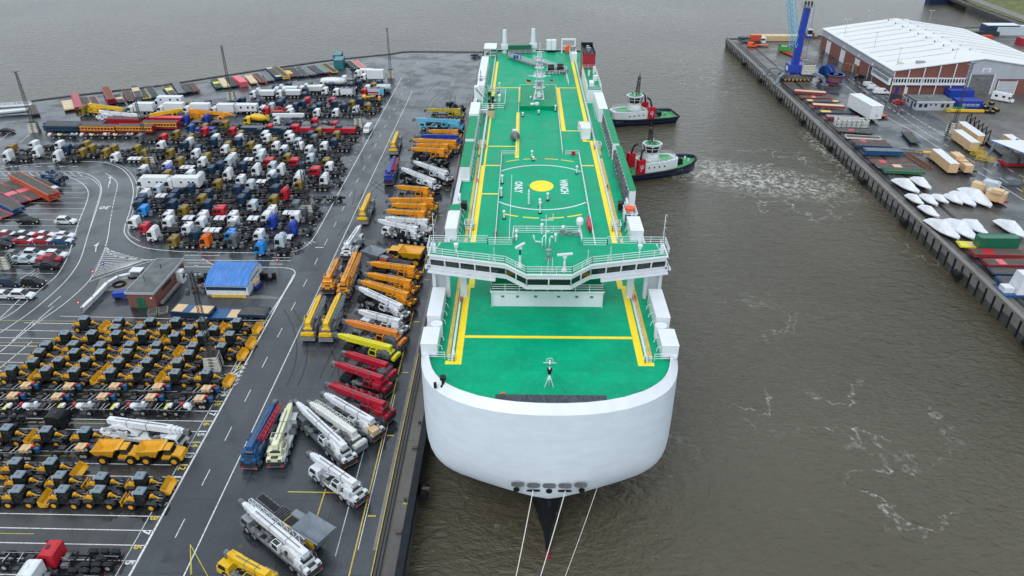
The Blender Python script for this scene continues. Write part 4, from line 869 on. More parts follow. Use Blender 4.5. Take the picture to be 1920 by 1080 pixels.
# ================= VEHICLES =================
def wheel(r,w,rim='rim',n=14,y=0):
    m=MB();m.cyl((0,-w/2,0),r,w,'rubber',ax='y',n=n);
    for s in (-1,1):m.cyl((0,s*(w/2+.006)-(.0 if s>0 else .02),0),r*.55,.02,rim,ax='y',n=n-4)
    return m
TW=wheel(.52,.56);TWF=wheel(.52,.34)
def cabmb(h,L=2.2,crew=False,hi=False):
    """cab over engine cab, nose towards +x, rear at x=0"""
    m=MB();t=h
    prof=[(0,.75),(0,t-.12),(.35,t),(L-.75,t-.02 if not hi else t-.25),(L-.22,t-.42 if not hi else t-.75),(L-.02,1.75),(L,.55),(L-.35,.45),(L-.5,.95),(L-1.45,.95),(L-1.6,.6),(.1,.6)]
    m.prism(prof,-1.24,1.24,'PAINT',[0,.03,.12,.12,.05,.0,.0,0,0,0,0,0])
    if hi:m.prism([(.1,t-.1),(.3,t+.25),(L-1.1,t+.12),(L-.5,t-.5)],-1.05,1.05,'PAINT',[0,.1,.12,.05])
    m.box(L-1.25,L-.85,-.35,.25,t-.0,t+.05,'glass') if not hi else m.box(L-1.7,L-1.3,-.3,.3,t+.2,t+.26,'glass')
    m.box(L-.05,L+.05,-1.2,1.2,.35,.75,'PAINT');m.box(L-.01,L+.03,-.8,.8,.85,1.25,'black')
    g=MB();zt=(t-.48 if not hi else t-.8)
    g.add([(L+.02,-1.12,1.6),(L+.02,1.12,1.6),(L-.16,1.04,zt),(L-.16,-1.04,zt)],[(0,1,2,3)],'glass')
    for s in (1,-1):
        g.add([(L-.12,s*1.262,1.5),(L-1.25,s*1.262,1.38),(L-1.25,s*1.25,zt+.02),(L-.32,s*1.25,zt+.02)],[(0,1,2,3)],'glass')
        if crew:g.add([(L-1.4,s*1.262,1.5),(L-2.25,s*1.262,1.5),(L-2.25,s*1.25,zt),(L-1.4,s*1.25,zt)],[(0,1,2,3)],'glass')
        g.box(L-.05,L+.08,s*1.42-.1,s*1.42+.1,1.6,2.2,'black')
    return m,g
def chassis(L,axr,tail,light=False,fenders=True):
    m=MB()
    for s in (-1,1):m.box(-L/2,L/2-.5,s*.42-.05,s*.42+.05,.72,.98,'chassis')
    for i in range(6):m.box(-L/2+.3+i*(L-3)/5,-L/2+.42+i*(L-3)/5,-.42,.42,.75,.95,'chassis')
    for x in axr:
        m.box(x-.08,x+.08,-.9,.9,.42,.6,'chassis')
        if fenders:
            for s in (-1,1):m.prism([(x-.6,1.0),(x-.45,1.17),(x+.45,1.17),(x+.6,1.0),(x+.56,.96),(x+.42,1.12),(x-.42,1.12),(x-.56,.96)],s*.98-.3,s*.98+.3,'white' if light else 'black')
    xf=L/2-2.3
    m.box(xf-1.2,xf-.3,.62,1.15,.45,.95,'greysteel');m.box(xf-1.3,xf-.3,-1.15,-.62,.45,.95,'darksteel')
    m.box(xf-.9,xf-.3,-.55,.5,.98,1.25,'greysteel');m.tube((xf-.2,.3,1.4),(xf-1.2,.5,1.0),.05,'steel');m.tube((-L/2+.3,-.2,1.05),(-L/2+2.2,-.2,1.1),.05,'steel');m.box(-L/2-.05,-L/2+.05,-1.1,1.1,.6,.75,'chassis')
    for s in (-1,1):m.box(-L/2-.08,-L/2,s*.9-.15,s*.9+.15,.62,.74,'redlamp')
    return m
def truckproto(L,kind):
    hi=kind in('H','B');crew=kind=='C'
    h=3.35 if kind=='H' else (2.75 if kind!='C' else 2.7)
    cl=2.2 if not crew else 3.0
    cb,g=cabmb(h,cl,crew,hi)
    rear=[-L/2+1.1,-L/2+2.45] if L>6.6 else [-L/2+1.3]
    if L>8.6:rear.append(-L/2+3.8)
    ch=chassis(L,rear,0,kind=='W2')
    n=[Nd('cab',cb,[Nd('cab_windows',g)],(L/2-cl,0,0)),Nd('chassis',ch)]
    fx=L/2-(1.18 if not crew else 1.2)
    for s in (1,-1):n.append(Nd('wheel',TWF,(),(fx,s*1.02,.52)))
    for x in rear:
        for s in (1,-1):n.append(Nd('wheel',TW,(),(x,s*.92,.52)))
    m=MB()
    if kind=='W2':
        for x in rear:m.box(x-.55,x+.55,-1.0,1.0,1.2,1.24,'white')
    else:
        xx=sum(rear)/len(rear);m.cyl((xx,0,1.0),.5,.14,'black',n=10);m.box(xx-.9,xx-.3,-.35,.35,1,1.12,'chassis')
    n.append(Nd('rear_frame_plate' if kind=='W2' else 'fifth_wheel',m));return n
TP={}
def tproto(L,kind):
    if (L,kind) not in TP:TP[(L,kind)]=truckproto(L,kind)
    return TP[(L,kind)]
COL={'N':('navy','dark blue'),'W':('white','white'),'L':('sky','bright sky blue'),'R':('red','red'),'O':('olive','olive brown'),'A':('orange','orange'),'G':('grey','dark grey'),'S':('silver','pale silver blue'),'B':('blue','vivid blue')}
A=[('N',310,40),('N',190,200),('L',290,270),('W',190,410),('R',320,565),('WH',450,640),('O',850,750),('AH',1360,760),('N',1190,670),('W',1110,520),('W',760,430),('W',770,320),('O',1030,230),('N',790,180),('N',760,90),('O',1310,80),('N',1395,180),('RC',1590,270),('W',1370,320),('W',1330,430),('N',1740,110),('L',1820,670),('GH',1850,750),('G',1860,530),('N',1900,190)]
B=[('S',120,60),('N',100,170),('O',660,170),('RH',810,90),('G',1110,170),('N',660,30),('W',60,320),('S',280,280),('W',650,330),('W',60,430),('W',550,440),('W',1060,440),('G',1200,310),('BH',610,540),('BH',1030,550),('W',460,700),('SH',880,680),('LH',530,800)]
Cc=[('G',270,120),('R',600,150),('O',820,80),('O',990,180),('R',1110,160),('O',1140,80),('O',1470,30),('N',1310,170),('R',1570,150),('O',1720,180),('O',200,310),('O',330,370),('W',530,290),('W',920,280),('N',850,330),('W',1280,280),('N',1250,330),('W',1650,290),('N',1650,330),('O',700,390),('N',1090,370),('W',1060,430),('O',1500,370),('W',1450,440),('O',1240,480),('O',880,490),('O',1590,480),('W',700,540),('W',1170,550),('W',1580,550),('O',320,520),('W',340,600),('G',320,680),('B',700,620),('O',710,670),('W',1110,630),('S',1490,650),('N',1380,680),('N',1250,740),('N',1690,750),('WX',270,830),('WX',700,830),('WH',1090,820),('WH',1470,830),('N',1060,900),('S',510,940),('W',340,990),('N',810,990),('O',1340,980),('W',1710,910),('N',1270,1050)]
D=[('O',230,170),('R',290,150),('N',310,20),('N',690,20),('N',555,170),('RC',680,150),('N',960,180),('N',1050,120),('O',1080,220),('N',1360,180),('N',1430,130),('O',1380,260),('W',200,280),('W',240,330),('W',580,280),('W',630,330),('N',950,270),('G',1020,310),('N',1360,340),('O',370,360),('S',730,400),('W',390,440),('W',780,440),('W',100,490),('W',530,490),('W',930,500),('W',1190,420),('O',1350,480),('N',560,550),('W',160,560),('O',590,610),('G',1020,540),('W',1390,560),('S',110,650),('RC',240,710),('S',940,650),('RC',660,710),('N',810,750),('RC',1090,710),('S',320,780),('WH',450,820),('WH',840,820),('W',330,900),('W',780,910),('WH',1250,830),('N',370,980),('O',830,980),('WH',40,830)]
Fp=[('N',200,600),('N',400,540),('N',520,510),('N',610,610),('N',800,560),('N',1260,510),('N',1210,560),('R',1700,520),('N',1630,570),('N',1490,620),('W',890,670),('S',1030,640),('W',1370,680),('W',1390,740),('N',1120,300),('N',1350,260),('O',1560,300),('N',1730,270),('N',1680,400)]
Gp=[('W',670,190),('O',390,280),('N',430,320),('N',60,330),('W',250,350),('W',330,410),('N',780,320),('N',900,290),('W',1050,370),('O',1160,320),('N',1240,280),('R',460,580),('N',510,600),('N',240,650),('N',160,690),('N',630,700),('O',780,650),('N',910,550),('N',910,600),('O',1080,640),('W',220,740),('W',530,750),('W',840,750),('R',160,920),('R',520,940)]
K=[('WH',130,370),('WH',480,360),('WH',850,370),('O',1170,370),('O',1300,320),('O',1510,370),('O',1630,310),('W',1650,430),('O',160,310),('W',440,280),('W',810,280),('N',920,330),('O',1200,280)]
ent=[]
for L_,ox,oy,s in ((A,230,360,9.143),(B,430,360,9.143),(Cc,230,235,8.31),(D,450,235,8.31),(Fp,400,130,9.817),(Gp,570,120,9.),(K,0,230,7.68)):
    for c,X,Y in L_:
        h={'H':3.45,'X':3.3}.get(c[1:],2.8);x,y=up(ox+X/s,oy+Y/s,h)
        ent.append([c,x-1.1,y]) # front of the cab
y0=150.9;PITCH=3.35
blocked=[]
lanes={}
for e in sorted(ent,key=lambda e:(e[2],e[1])):
    ln=round((e[2]-y0)/PITCH);best=None
    for d in (0,1,-1,2,-2,3):
        q=lanes.setdefault(ln+d,[])
        if all(abs(e[1]-o[1])>6.3 for o in q):best=ln+d;break
    if best is None:continue
    lanes[best].append(e)
XEND=-50.3
EXT=[]
def ext_truck_extra(tr,e,L):pass
nl=0;cnt=0
motorhomes=[]
for ln in sorted(lanes):
    q=sorted(lanes[ln],key=lambda e:e[1]);yy=y0+ln*PITCH
    for i,e in enumerate(q):
        c=e[0];nx=q[i+1][1] if i+1<len(q) else None
        right_end=-50.5 if yy<215 else (-51 if yy<245 else -50)
        gap=(nx-e[1]) if nx is not None else min(9.6,right_end-e[1])
        Lc=max([l for l in (6.1,6.9,7.7,8.4,9.2) if l<=gap-.18] or [6.1])
        if c[1:]=='H' and Lc>7.7:Lc=7.7
        kind={'H':'H','C':'C','X':'H'}.get(c[1:],'L')
        if kind=='L' and c[0]=='W' and yy<205 and (ln%3)!=0 and Lc>6.5:kind='W2'
        mat,word=COL[c[0]]
        nd=list(tproto(Lc,kind))
        typ={'H':'high-roof tractor truck','C':'crew-cab chassis truck','L':'chassis truck','W2':'chassis truck with pale mudguards'}[kind]
        extra=[]
        if c[1:]=='X':
            typ='high-roof truck with windowed box body'
        if ln<17:where='lane above the orange truck' if ln>0 else ''
        lab=f"{word} {typ}, {ORD[i+1]} from left, "+("front lane beside the orange truck" if ln==0 else f"{ORD[ln]} lane behind the orange truck")
        if c[0]=='A':lab='bright orange high-roof tractor truck in the front lane of the truck park'
        t=thing('truck',nd,lab,'truck',(e[1]+Lc/2,yy,0),rad(180),'trucks parked in lanes in the truck park',{'PAINT':mat})
        cnt+=1
        if c[1:]=='X':
            L2=7.0;m=MB();m.box(-L2/2,L2/2,-1.25,1.25,1.1,3.7,'white');m.box(-L2/2+.3,L2/2-.3,-1,1,3.7,3.78,'white')
            ws=[Nd('body_window',MB().box(x-.3,x+.3,s*1.26-.01,s*1.26+.01,2.3,2.75,'glass')) for x in (-2,-.9,1.2) for s in (1,-1)]
            o=inst(Nd('box_body',m,ws,(1.3 if 0 else -1.3,0,0)),t)
# extra long bare chassis to fill the right ends behind cabs
# --- chassis only with crates (lower yard)
def bare_proto(L,variant):
    m=MB()
    for s in (-1,1):m.box(-L/2,L/2,s*.42-.06,s*.42+.06,.8,1.05,'chassis')
    for i in range(8):m.box(-L/2+.3+i*(L-.8)/7,-L/2+.42+i*(L-.8)/7,-.42,.42,.8,1.,'chassis')
    R_=random.Random(variant)
    for i in range(12):
        x=-L/2+.5+R_.random()*(L-1.6);s=R_.choice((-1,1));m.box(x-.25,x+.25,s*.85-.22,s*.85+.22,.5,.9+.25*R_.random(),R_.choice(('chassis','darksteel','black')))
    for i in range(9):
        x=-L/2+.6+R_.random()*(L-1.6);m.tube((x,-.7,1.1),(x+R_.uniform(-.6,.6),.7,1.15),.04,R_.choice(('steel','chassis','white')))
    m.path([(-L/2+1,-.75,1.1),(L/2-3,-.75,1.1)],.05,'steel')
    m.box(-L/2+1.4,-L/2+2.4,-.4,.4,1.08,1.25,'darksteel')
    n=[Nd('chassis_frame',m)]
    for x in (-L/2+1.2,-L/2+(5.2 if variant<3 else 4.8),L/2-1.6):
        for s in (1,-1):n.append(Nd('wheel',TWF,(),(x,s*1.0,.52)))
    return n
def crate_nodes(variant):
    n=[]
    c=MB();c.box(-.75,-.05,-.65,.65,1.08,1.6,'plywood');c.box(.02,.7,-.65,.65,1.08,1.6,'plywood')
    f=MB()
    if variant in (1,2):
        f.box(-.35,.35,-.4,.5,.9,1.6,'navy');f.box(-.1,.5,-.5,-.1,1.0,1.8,'steelblue');f.cyl((-.6,-.75,1.5),.42,.16,'rubber',ax='y',n=12);f.cyl((-.6,-.8,1.5),.26,.24,'rim',ax='y',n=10);f.box(-.95,-.45,.1,.45,1.4,1.7,'red')
        f.cyl((.1,.2,1.55),.28,.2,'darksteel',n=10)
        return [Nd('crate',c,(),(1.2,0,0)),Nd('front_module',f,(),(2.9,0,0))]
    f.sph((0,0,1.3),.62,'white',8,3,.8);f.box(.1,.7,-.5,.4,.8,1.5,'white',.1,.1);f.box(-1.,-.6,-.2,.4,1.35,1.7,'red');g=MB();g.box(-.9,.9,-.55,.55,.8,1.4,'steel');g.cyl((.2,.3,1.4),.3,.35,'white',n=8);g.box(-1.2,-.8,-.5,.3,1.2,1.6,'white')
    p=MB();p.box(-.3,.05,-.75,.75,1.06,1.2,'lemon');p.box(.1,.25,-.75,.75,1.06,1.25,'white');p.box(.3,.8,-.3,.5,1.1,1.5,'white')
    return [Nd('wrapped_cab_module',f,(),(3.9,.1,0)),Nd('engine',g,(),(-3.4,-.1,0)),Nd('catwalk_step',p,(),(.7,0,0))]
B1=bare_proto(7.3,1)+crate_nodes(1);B3=bare_proto(8.2,3)+crate_nodes(3)
k=0
for row,(L_,zh) in enumerate((([(49,720),(129,721.5),(215,721.5),(296,722.5),(387.5,726)],1.6),([(24,739),(107,740.7),(192.6,740.7),(283,742),(374.5,744.6)],1.6))):
    for i,(a,b_) in enumerate(L_):
        x,y=up(a,b_,zh);thing('bare_chassis',B1,f"black bare truck chassis with plywood crate, {ORD[i+1]} from left, {('upper','lower')[row]} of the two crate rows",'truck chassis',(x-1.2,y),rad(-1),'bare truck chassis carrying crates')
for i,px_ in enumerate((5,105,206,306)):
    x,y=up(px_,764,.9);thing('bare_chassis',B3,f"black bare chassis with white engine and white wrapped module, {ORD[i+1]} from left in its row",'truck chassis',(x,y),rad(-1),'bare truck chassis with white engines')
for px_,py_,l in ((36,845,'black bare chassis with crate left of the two yellow dump trucks, farther one'),(140,842,'black bare chassis with crate directly behind the rear yellow dump truck')):
    x,y=up(px_,py_,.9);thing('bare_chassis',B1,l,'truck chassis',(x,y),rad(-1),'bare truck chassis carrying crates')
x,y=up(20,1047,.9);thing('bare_chassis',bare_proto(9,5),'black empty truck chassis at the left edge behind the red cab truck','truck chassis',(x,y),rad(180))
for i,px_ in enumerate((118,178,222)):
    x,y=up(px_,254,.9);thing('bare_chassis',B3,f"small bare chassis with pale engine below the red conveyor trailers, {ORD[i+1]} from left",'truck chassis',(x,y),rad(180),'bare chassis below the red conveyor trailers')
x,y=up(617,371,.9);thing('bare_chassis',bare_proto(8.5,6),'black three axle chassis alone at the right edge of the truck park','truck chassis',(x,y),0)
# big trucks at the front of the lower yard
def bigtruck(px_,py_,h,mat,lab,ang,L=10.2,dx=0):
    x,y=up(px_,py_,h);n=list(tproto(L,'L'));s=1 if abs(ang)<1 else -1
    thing('truck',n,lab,'truck',(x-s*(L/2-1.1),y,0),ang,None,{'PAINT':mat},(1.05,1.05,1.05))
bigtruck(100,772,3.0,'black','black long chassis truck facing right beside the first wheel loader',0,11.2)
bigtruck(92,1025,3.0,'red','red cab chassis truck with bare frame at the bottom left',rad(180),9.3)
bigtruck(52,1062,3.0,'white','white cab chassis truck cut by the bottom left picture edge',rad(180),9.2)
# ---- wheel loaders
LW=wheel(.66,.5,'loaderyellow')
def loader(kind):
    y='loaderyellow';rear=MB()
    rear.prism([(-2.9,.8),(-2.95,1.2),(-2.5,1.85),(-1.35,1.95),(-1.25,1.15),(-1.6,.8)],-.8,.8,y,[.15,.12,.2,.1,0,.1]);rear.box(-2.4,-2.2,-.6,.6,1.86,1.9,'black');rear.box(-2.97,-2.9,-.5,.5,.9,1.3,'darksteel')
    rear.box(-1.9,-1.4,-.5,.3,2.05,2.3,'steel');rear.tube((-1.7,-.5,2.1),(-1.7,-.5,2.75),.07,'black',6)
    fr=MB();fr.box(-2.6,1.4,-.45,.45,.5,1.0,'darksteel')
    for x in (-1.75,1.15):
        for s in (1,-1):fr.prism([(x-.85,1.05),(x-.7,1.4),(x+.55,1.42),(x+.85,1.0),(x+.75,.98),(x+.5,1.35),(x-.62,1.33),(x-.75,1.03)],s*.98-.3,s*.98+.3,'darksteel')
    fr.box(-1.3,.2,-.95,.95,.8,1.3,'black');fr.box(-.2,.1,.7,1.05,.5,1.2,'black')
    cab=MB();cab.prism([(-1.2,1.3),(-1.12,2.73),(.1,2.73),(.3,1.9),(.1,1.3)],-.64,.64,'glass',[0,.06,.06,0,0])
    for x0,x1 in ((-1.2,-1.12),(.28,.1)):
        for s in (1,-1):cab.bar((x0,s*.65,1.4),(x1,s*.61,2.73),.09,.09,'black')
    roof=MB();roof.box(-1.28,.22,-.74,.74,2.72,2.88,'cabroof',.12,.1);roof.box(-.8,-.5,-.15,.15,2.88,2.95,'greysteel')
    arm=MB()
    arm.prism([(.55,1.5),(.75,2.0),(1.1,1.95),(1.3,1.5),(1.1,1.1)],-.2,.2,y);arm.box(.3,1.6,-.6,.6,.7,1.05,'darksteel')
    for s in (1,-1):arm.bar((.9,s*.42,1.75),(2.5,s*.42,.7),.14,.3,'black');arm.tube((1.1,s*.55,1.3),(2.1,s*.5,1.5),.05,'steel')
    arm.bar((1.2,0,1.8),(1.9,0,1.3),.16,.2,y);arm.bar((1.6,0,1.5),(2.55,0,1.3),.12,.12,'steel')
    for s in (1,-1):arm.bar((1.3,s*.2,1.0),(2.3,s*.25,1.1),.12,.12,'steel')
    arm.box(2.35,2.6,-.65,.65,.45,1.4,'black')
    n=[Nd('engine_hood',rear,()),Nd('frame',fr),Nd('cab',cab,[Nd('cab_roof',roof)]),Nd('lift_arm',arm)]
    for x in (-1.75,1.15):
        for s in (1,-1):n.append(Nd('wheel',LW,(),(x,s*1.0,.66)))
    if kind=='b':
        b=MB();o=[(2.6,1.55),(2.66,1.6),(3.0,.75),(3.75,.55),(3.8,.46),(2.95,.42),(2.62,.62)]
        b.prism(o,-1.35,1.35,y)
        for s in (1,-1):b.prism([(2.62,1.58),(3.55,.95),(3.78,.5),(2.95,.42),(2.62,.62)],s*1.37-.05,s*1.37+.05,y)
        n.append(Nd('bucket',b))
    if kind=='f':
        b=MB();b.box(2.6,2.72,-.9,.9,.5,.65,y);b.box(2.6,2.72,-.9,.9,1.2,1.35,y)
        for s in (-.8,-.35,.35,.8):b.box(2.68,2.8,s-.07,s+.07,.4,1.5,y)
        n.append(Nd('fork_carriage',b))
    return n
LP={k:loader(k) for k in 'nbf'}
E7=lambda X,Y:(100+X/7.714,580+Y/7.714)
F7=lambda X,Y:(300+X/7.714,580+Y/7.714)
G7=lambda X,Y:(X/6.75,640+Y/6.75)
H6=lambda X,Y:(X/6,780+Y/6);I6=lambda X,Y:(140+X/6,780+Y/6)
LD=[(E7(440,90),'b'),(E7(930,120),'b'),(E7(1370,140),'n'),(E7(890,230),'n'),(E7(1240,230),'n'),(E7(160,320),'n'),(E7(550,320),'n'),(E7(900,330),'n'),(E7(1280,310),'b'),(E7(270,470),'n'),(E7(650,480),'n'),(E7(1080,475),'n'),(E7(1500,470),'b'),(E7(270,590),'n'),(E7(660,590),'n'),(E7(1040,590),'n'),(E7(1460,590),'b'),(E7(450,690),'b'),(E7(910,720),'n'),(E7(1330,710),'b'),(E7(50,710),'n'),(E7(300,840),'b'),(E7(800,865),'n'),(E7(1210,860),'b'),
(F7(210,150),'n'),(F7(420,250),'n'),(F7(600,130),'b'),(F7(760,250),'n'),(F7(60,240),'n'),(F7(1110,130),'b'),(F7(210,340),'n'),(F7(600,345),'n'),(F7(990,340),'b'),(F7(460,500),'n'),(F7(400,600),'b'),(F7(880,500),'b'),(F7(240,740),'n'),(F7(190,890),'n'),(F7(640,880),'b'),
(G7(570,10),'n'),(G7(480,90),'b'),(G7(380,220),'n'),(G7(140,310),'b'),(G7(560,330),'n')]
LD2=[(H6(60,110),'b'),(H6(490,140),'n'),(H6(930,135),'b'),(H6(150,490),'n'),(H6(560,490),'b'),(H6(210,650),'n'),(H6(650,640),'f'),(H6(180,790),'b'),(H6(680,805),'n'),(H6(1110,665),'n'),(H6(1090,805),'f'),(I6(730,660),'b'),(I6(720,830),'n'),((-43,861),'b'),((-40,914),'n')]
RL_=random.Random(5)
def place_loaders(L_,word,grp):
    P_=[]
    for (px_,py_),k in L_:
        x,y=up(px_,py_,2.95);P_.append([x+.6,y,k])
    # lanes in y
    P_.sort(key=lambda p:p[1]);rows=[]
    for p in P_:
        if rows and abs(p[1]-rows[-1][0][1])<1.5:rows[-1].append(p)
        else:rows.append([p])
    for r,row in enumerate(rows):
        row.sort(key=lambda p:p[0]);ym=sum(p[1] for p in row)/len(row)
        for i,p in enumerate(row):
            att={'b':'yellow bucket fitted','n':'bare black linkage and no bucket','f':'yellow pallet fork fitted'}[p[2]]
            fromend=f"{ORD[i+1]} from left in {word} loader row {ORD[r+1]} from the front"
            thing('wheel_loader',LP[p[2]],f"yellow wheel loader, {att}, {ORD[i+1]} from left, {ORD[r+1]} {word} row up",'wheel loader',(p[0]+RL_.uniform(-.15,.15),p[1]*.4+ym*.6,0),rad(-2+RL_.uniform(-3,3)),grp,None,(.98,.98,RL_.choice((.96,1.0,1.03))))
place_loaders(LD,'upper-block','wheel loaders in the large block')
place_loaders(LD2,'lower-block','wheel loaders in the front rows')
# ---- mobile cranes
CW=wheel(.68,.5,'rim');CWY=wheel(.68,.5,'craneorange')
def crane(L,nax,carr,boomf,variant=0,cw=CW):
    n=[];c=MB()
    c.box(-L/2,L/2-2.3,-1.3,1.3,.95,1.5,carr);c.box(-L/2,L/2,-.5,.5,.6,.96,'chassis')
    c.box(-L/2-.1,-L/2+.15,-1.3,1.3,.6,1.5,'darksteel');c.box(-L/2-.14,-L/2-.1,-1.25,1.25,.62,.72,'steel')
    for s in (1,-1):
        c.box(L/2-4.6,L/2-2.4,s*1.0-.3,s*1.0+.3,1.5,1.75,'greysteel');c.box(-L/2+.2,-L/2+1.5,s*.9-.35,s*.9+.35,1.5,1.8,carr)
        for x in (L/2-2.9,-L/2+.5):c.box(x-.25,x+.25,s*1.33-.03,s*1.33+.03,.5,1.45,'greysteel')
        c.box(-L/2-.12,-L/2-.08,s*1.0-.2,s*1.0+.2,.8,1.05,'redlamp')
    n.append(Nd('carrier_deck',c))
    cab=MB();cab.prism([(L/2-2.25,.7),(L/2-2.25,2.45),(L/2-.5,2.45),(L/2-.05,1.6),(L/2,.6)],-1.3,1.3,carr,[0,.08,.1,.02,0])
    g=MB();g.add([(L/2-.03,-1.2,1.62),(L/2-.03,1.2,1.62),(L/2-.49,1.1,2.4),(L/2-.49,-1.1,2.4)],[(0,1,2,3)],'glass')
    for s in (1,-1):g.add([(L/2-.3,s*1.31,1.6),(L/2-1.7,s*1.315,1.6),(L/2-1.7,s*1.25,2.3),(L/2-.65,s*1.24,2.3)],[(0,1,2,3)],'glass')
    n.append(Nd('carrier_cab',cab,[Nd('cab_windows',g)]))
    fx=[L/2-1.5,L/2-3.15];rest=nax-2;rx=[-L/2+1.3+i*1.6 for i in range(rest)]
    for x in fx+rx:
        for s in (1,-1):n.append(Nd('wheel',cw,(),(x,s*1.05,.68)))
    s_=MB();s_.cyl((-1.6,0,1.5),1.1,.25,'greysteel',n=14);s_.prism([(-L/2+.6,1.75),(-L/2+.7,2.6),(-3.4,3.2),(-2.8,3.1),(-.6,2.0),(-.5,1.75)],-.95,.95,'PAINT',[.1,.1,.2,.2,.1,0])
    s_.box(-L/2+.9,-L/2+2.2,.55,1.25,1.8,2.7,'PAINT');s_.box(-3.6,-2.0,-1.3,-.7,1.75,2.5,'PAINT');s_.box(-3.3,-2.3,-1.15,-.75,2.5,2.55,'greysteel')
    RC=random.Random(nax*7+variant)
    for i in range(9):
        x=RC.uniform(-L/2+1.6,-.9);y=RC.choice((-1,1))*RC.uniform(.6,1.1);z=1.78+RC.random()*.5;s_.box(x-.22,x+.22,y-.16,y+.16,z,z+.25+.3*RC.random(),RC.choice(('greysteel','darksteel','black','steel')))
    s_.rail([(-L/2+.7,1.2,2.0),(-2.4,1.3,2.0)],.9,k='greysteel',r=.025,step=1,bars=2);s_.rail([(-L/2+.7,-1.2,2.0),(-2.4,-1.3,2.0)],.9,k='greysteel',r=.025,step=1,bars=2)
    n.append(Nd('superstructure',s_))
    dk_=MB()
    for i in range(12):
        x=RC.uniform(-.2,L/2-2.6);y=RC.uniform(-1.1,1.1);dk_.box(x-.3,x+.3,y-.2,y+.2,1.5,1.6+.3*RC.random(),RC.choice(('darksteel','greysteel','black')))
    dk_.box(-L/2+.1,-L/2+1.4,-.5,.5,1.5,1.62,'darksteel');dk_.path([(-.2,.3,1.7),(1.0,.1,1.9),(L/2-2.6,.3,1.75)],.05,'black',5)
    n.append(Nd('deck_lockers',dk_))
    oc=MB();oc.prism([(-1.9,1.75),(-1.9,3.05),(-.55,3.05),(-.25,2.2),(-.35,1.75)],.62,1.42,'PAINT',[0,.04,.04,0,0])
    og=MB();og.add([(-.26,.68,2.15),(-.26,1.36,2.15),(-.54,1.33,2.98),(-.54,.7,2.98)],[(0,1,2,3)],'glass');og.add([(-.5,1.43,2.1),(-1.7,1.43,2.1),(-1.7,1.40,2.9),(-.65,1.40,2.9)],[(0,1,2,3)],'glass');og.add([(-1.7,.75,3.055),(-.65,.75,3.055),(-.65,1.3,3.055),(-1.7,1.3,3.055)],[(0,1,2,3)],'glass')
    n.append(Nd('operator_cab',oc,[Nd('cab_glass',og)]))
    cwt=MB();cwt.box(-L/2-.2,-L/2+.5,-1.2,1.2,1.7,2.25,'PAINT',.06,.06);cwt.box(-L/2-.1,-L/2+.4,-.5,.5,2.26,2.34,'darksteel');cwt.box(-L/2-.24,-L/2-.2,-1.0,-.5,1.8,2.1,'darksteel');cwt.box(-L/2-.24,-L/2-.2,.5,1.0,1.8,2.1,'darksteel');cwt.cyl((-L/2+1.3,-.5,2.75),.38,1.0,'greysteel',ax='y',n=12);cwt.box(-L/2+.7,-L/2+1.9,-.75,.75,2.6,2.75,'black');n.append(Nd('counterweight',cwt))
    b=MB();xr=-L/2+1.0;xf=L/2+boomf;zr,zf=3.35,3.25;seg=4;full=xf-xr
    w=.46
    b.bar((xr,0,zr),(xr+full*.80,0,zf),.92,1.0,'PAINT')
    for i,(t0,t1,q) in enumerate(((.8,.86,.8),(.86,.91,.68),(.91,.955,.56))):b.bar((xr+full*t0,0,zr+(zf-zr)*t0),(xr+full*t1,0,zr+(zf-zr)*t1),.92*q,1.0*q,'PAINT')
    for t in (.8,.86,.91):b.bar((xr+full*t-.06,0,zf),(xr+full*t+.1,0,zf),1.0*(.98-(t-.8)*2.2),1.08*(.98-(t-.8)*2.2),'PAINT')
    b.box(xr+1.2,xr+full*.75,-.05,.05,zr+.5,zr+.56,'greysteel')
    for i in range(6):b.box(xr+1.5+i*full*.11,xr+1.6+i*full*.11,-.47,.47,zr-.05,zr+.05,'greysteel')
    for t in (.25,.5):b.bar((xr+full*t-.05,0,zr+(zf-zr)*t),(xr+full*t+.05,0,zr+(zf-zr)*t),.95,1.03,'greysteel')
    hd=MB();hd.box(xf-full*.045,xf+.35,-.3,.3,2.7,3.5,'greysteel')
    for s in (-.22,0,.22):hd.cyl((xf+.2,s-.06,2.75),.33,.12,'black',ax='y',n=12)
    hd.cyl((xf-.9,-.75,2.5),.32,.2,'rubber',ax='y',n=10) if variant%2 else None
    kids=[Nd('boom_head',hd)]
    if variant>=2:
        j=MB();j.lattice((xr+2.0,-.95,3.2),(xf-.6,-.95,3.1),.75,.45,'JIB',.07,9);kids.append(Nd('folding_jib',j))
    lc=MB();lc.cyl((-3.0,0,2.5),.22,3.6,'steel',ax='x',n=8);kids.append(Nd('luffing_cylinder',lc))
    n.append(Nd('boom',b,kids))
    return n
CP={}
def cproto(*a):
    if a not in CP:CP[a]=crane(*a)
    return CP[a]
def put_crane(tip,tail,paint,lab,carr='greysteel',nax=5,variant=0,ratio=None,bf=1.1,grp=None,jib=None,cw=CW,zt=3.3,heading=0):
    a=Vector(up(*tip,zt));b=Vector(up(*tail,1.6));d=a-b;Ltot=d.length
    L=max(9.0,min(14.6,Ltot-bf-.3));L=round(L*2)/2
    c=b+d.normalized()*(L/2+.1)
    keycar='CARR'
    pr_=cproto(L,nax,'CARR',round(Ltot-L,0) if Ltot-L<6 else 4,variant,cw)
    return thing('mobile_crane',pr_,lab,'mobile crane',(c.x,c.y,0),math.atan2(d.y,d.x),grp,{'PAINT':paint,'CARR':carr,'JIB':jib or paint})
M=lambda x,y:(540+x/3.176,420+y/3.176)
Q3=lambda x,y:(400+x/3,720+y/3)
N3=lambda x,y:(640+x/3.857,180+y/3.857)
G1='mobile cranes in the slanted quayside row';G2='mobile cranes queued on the yard road'
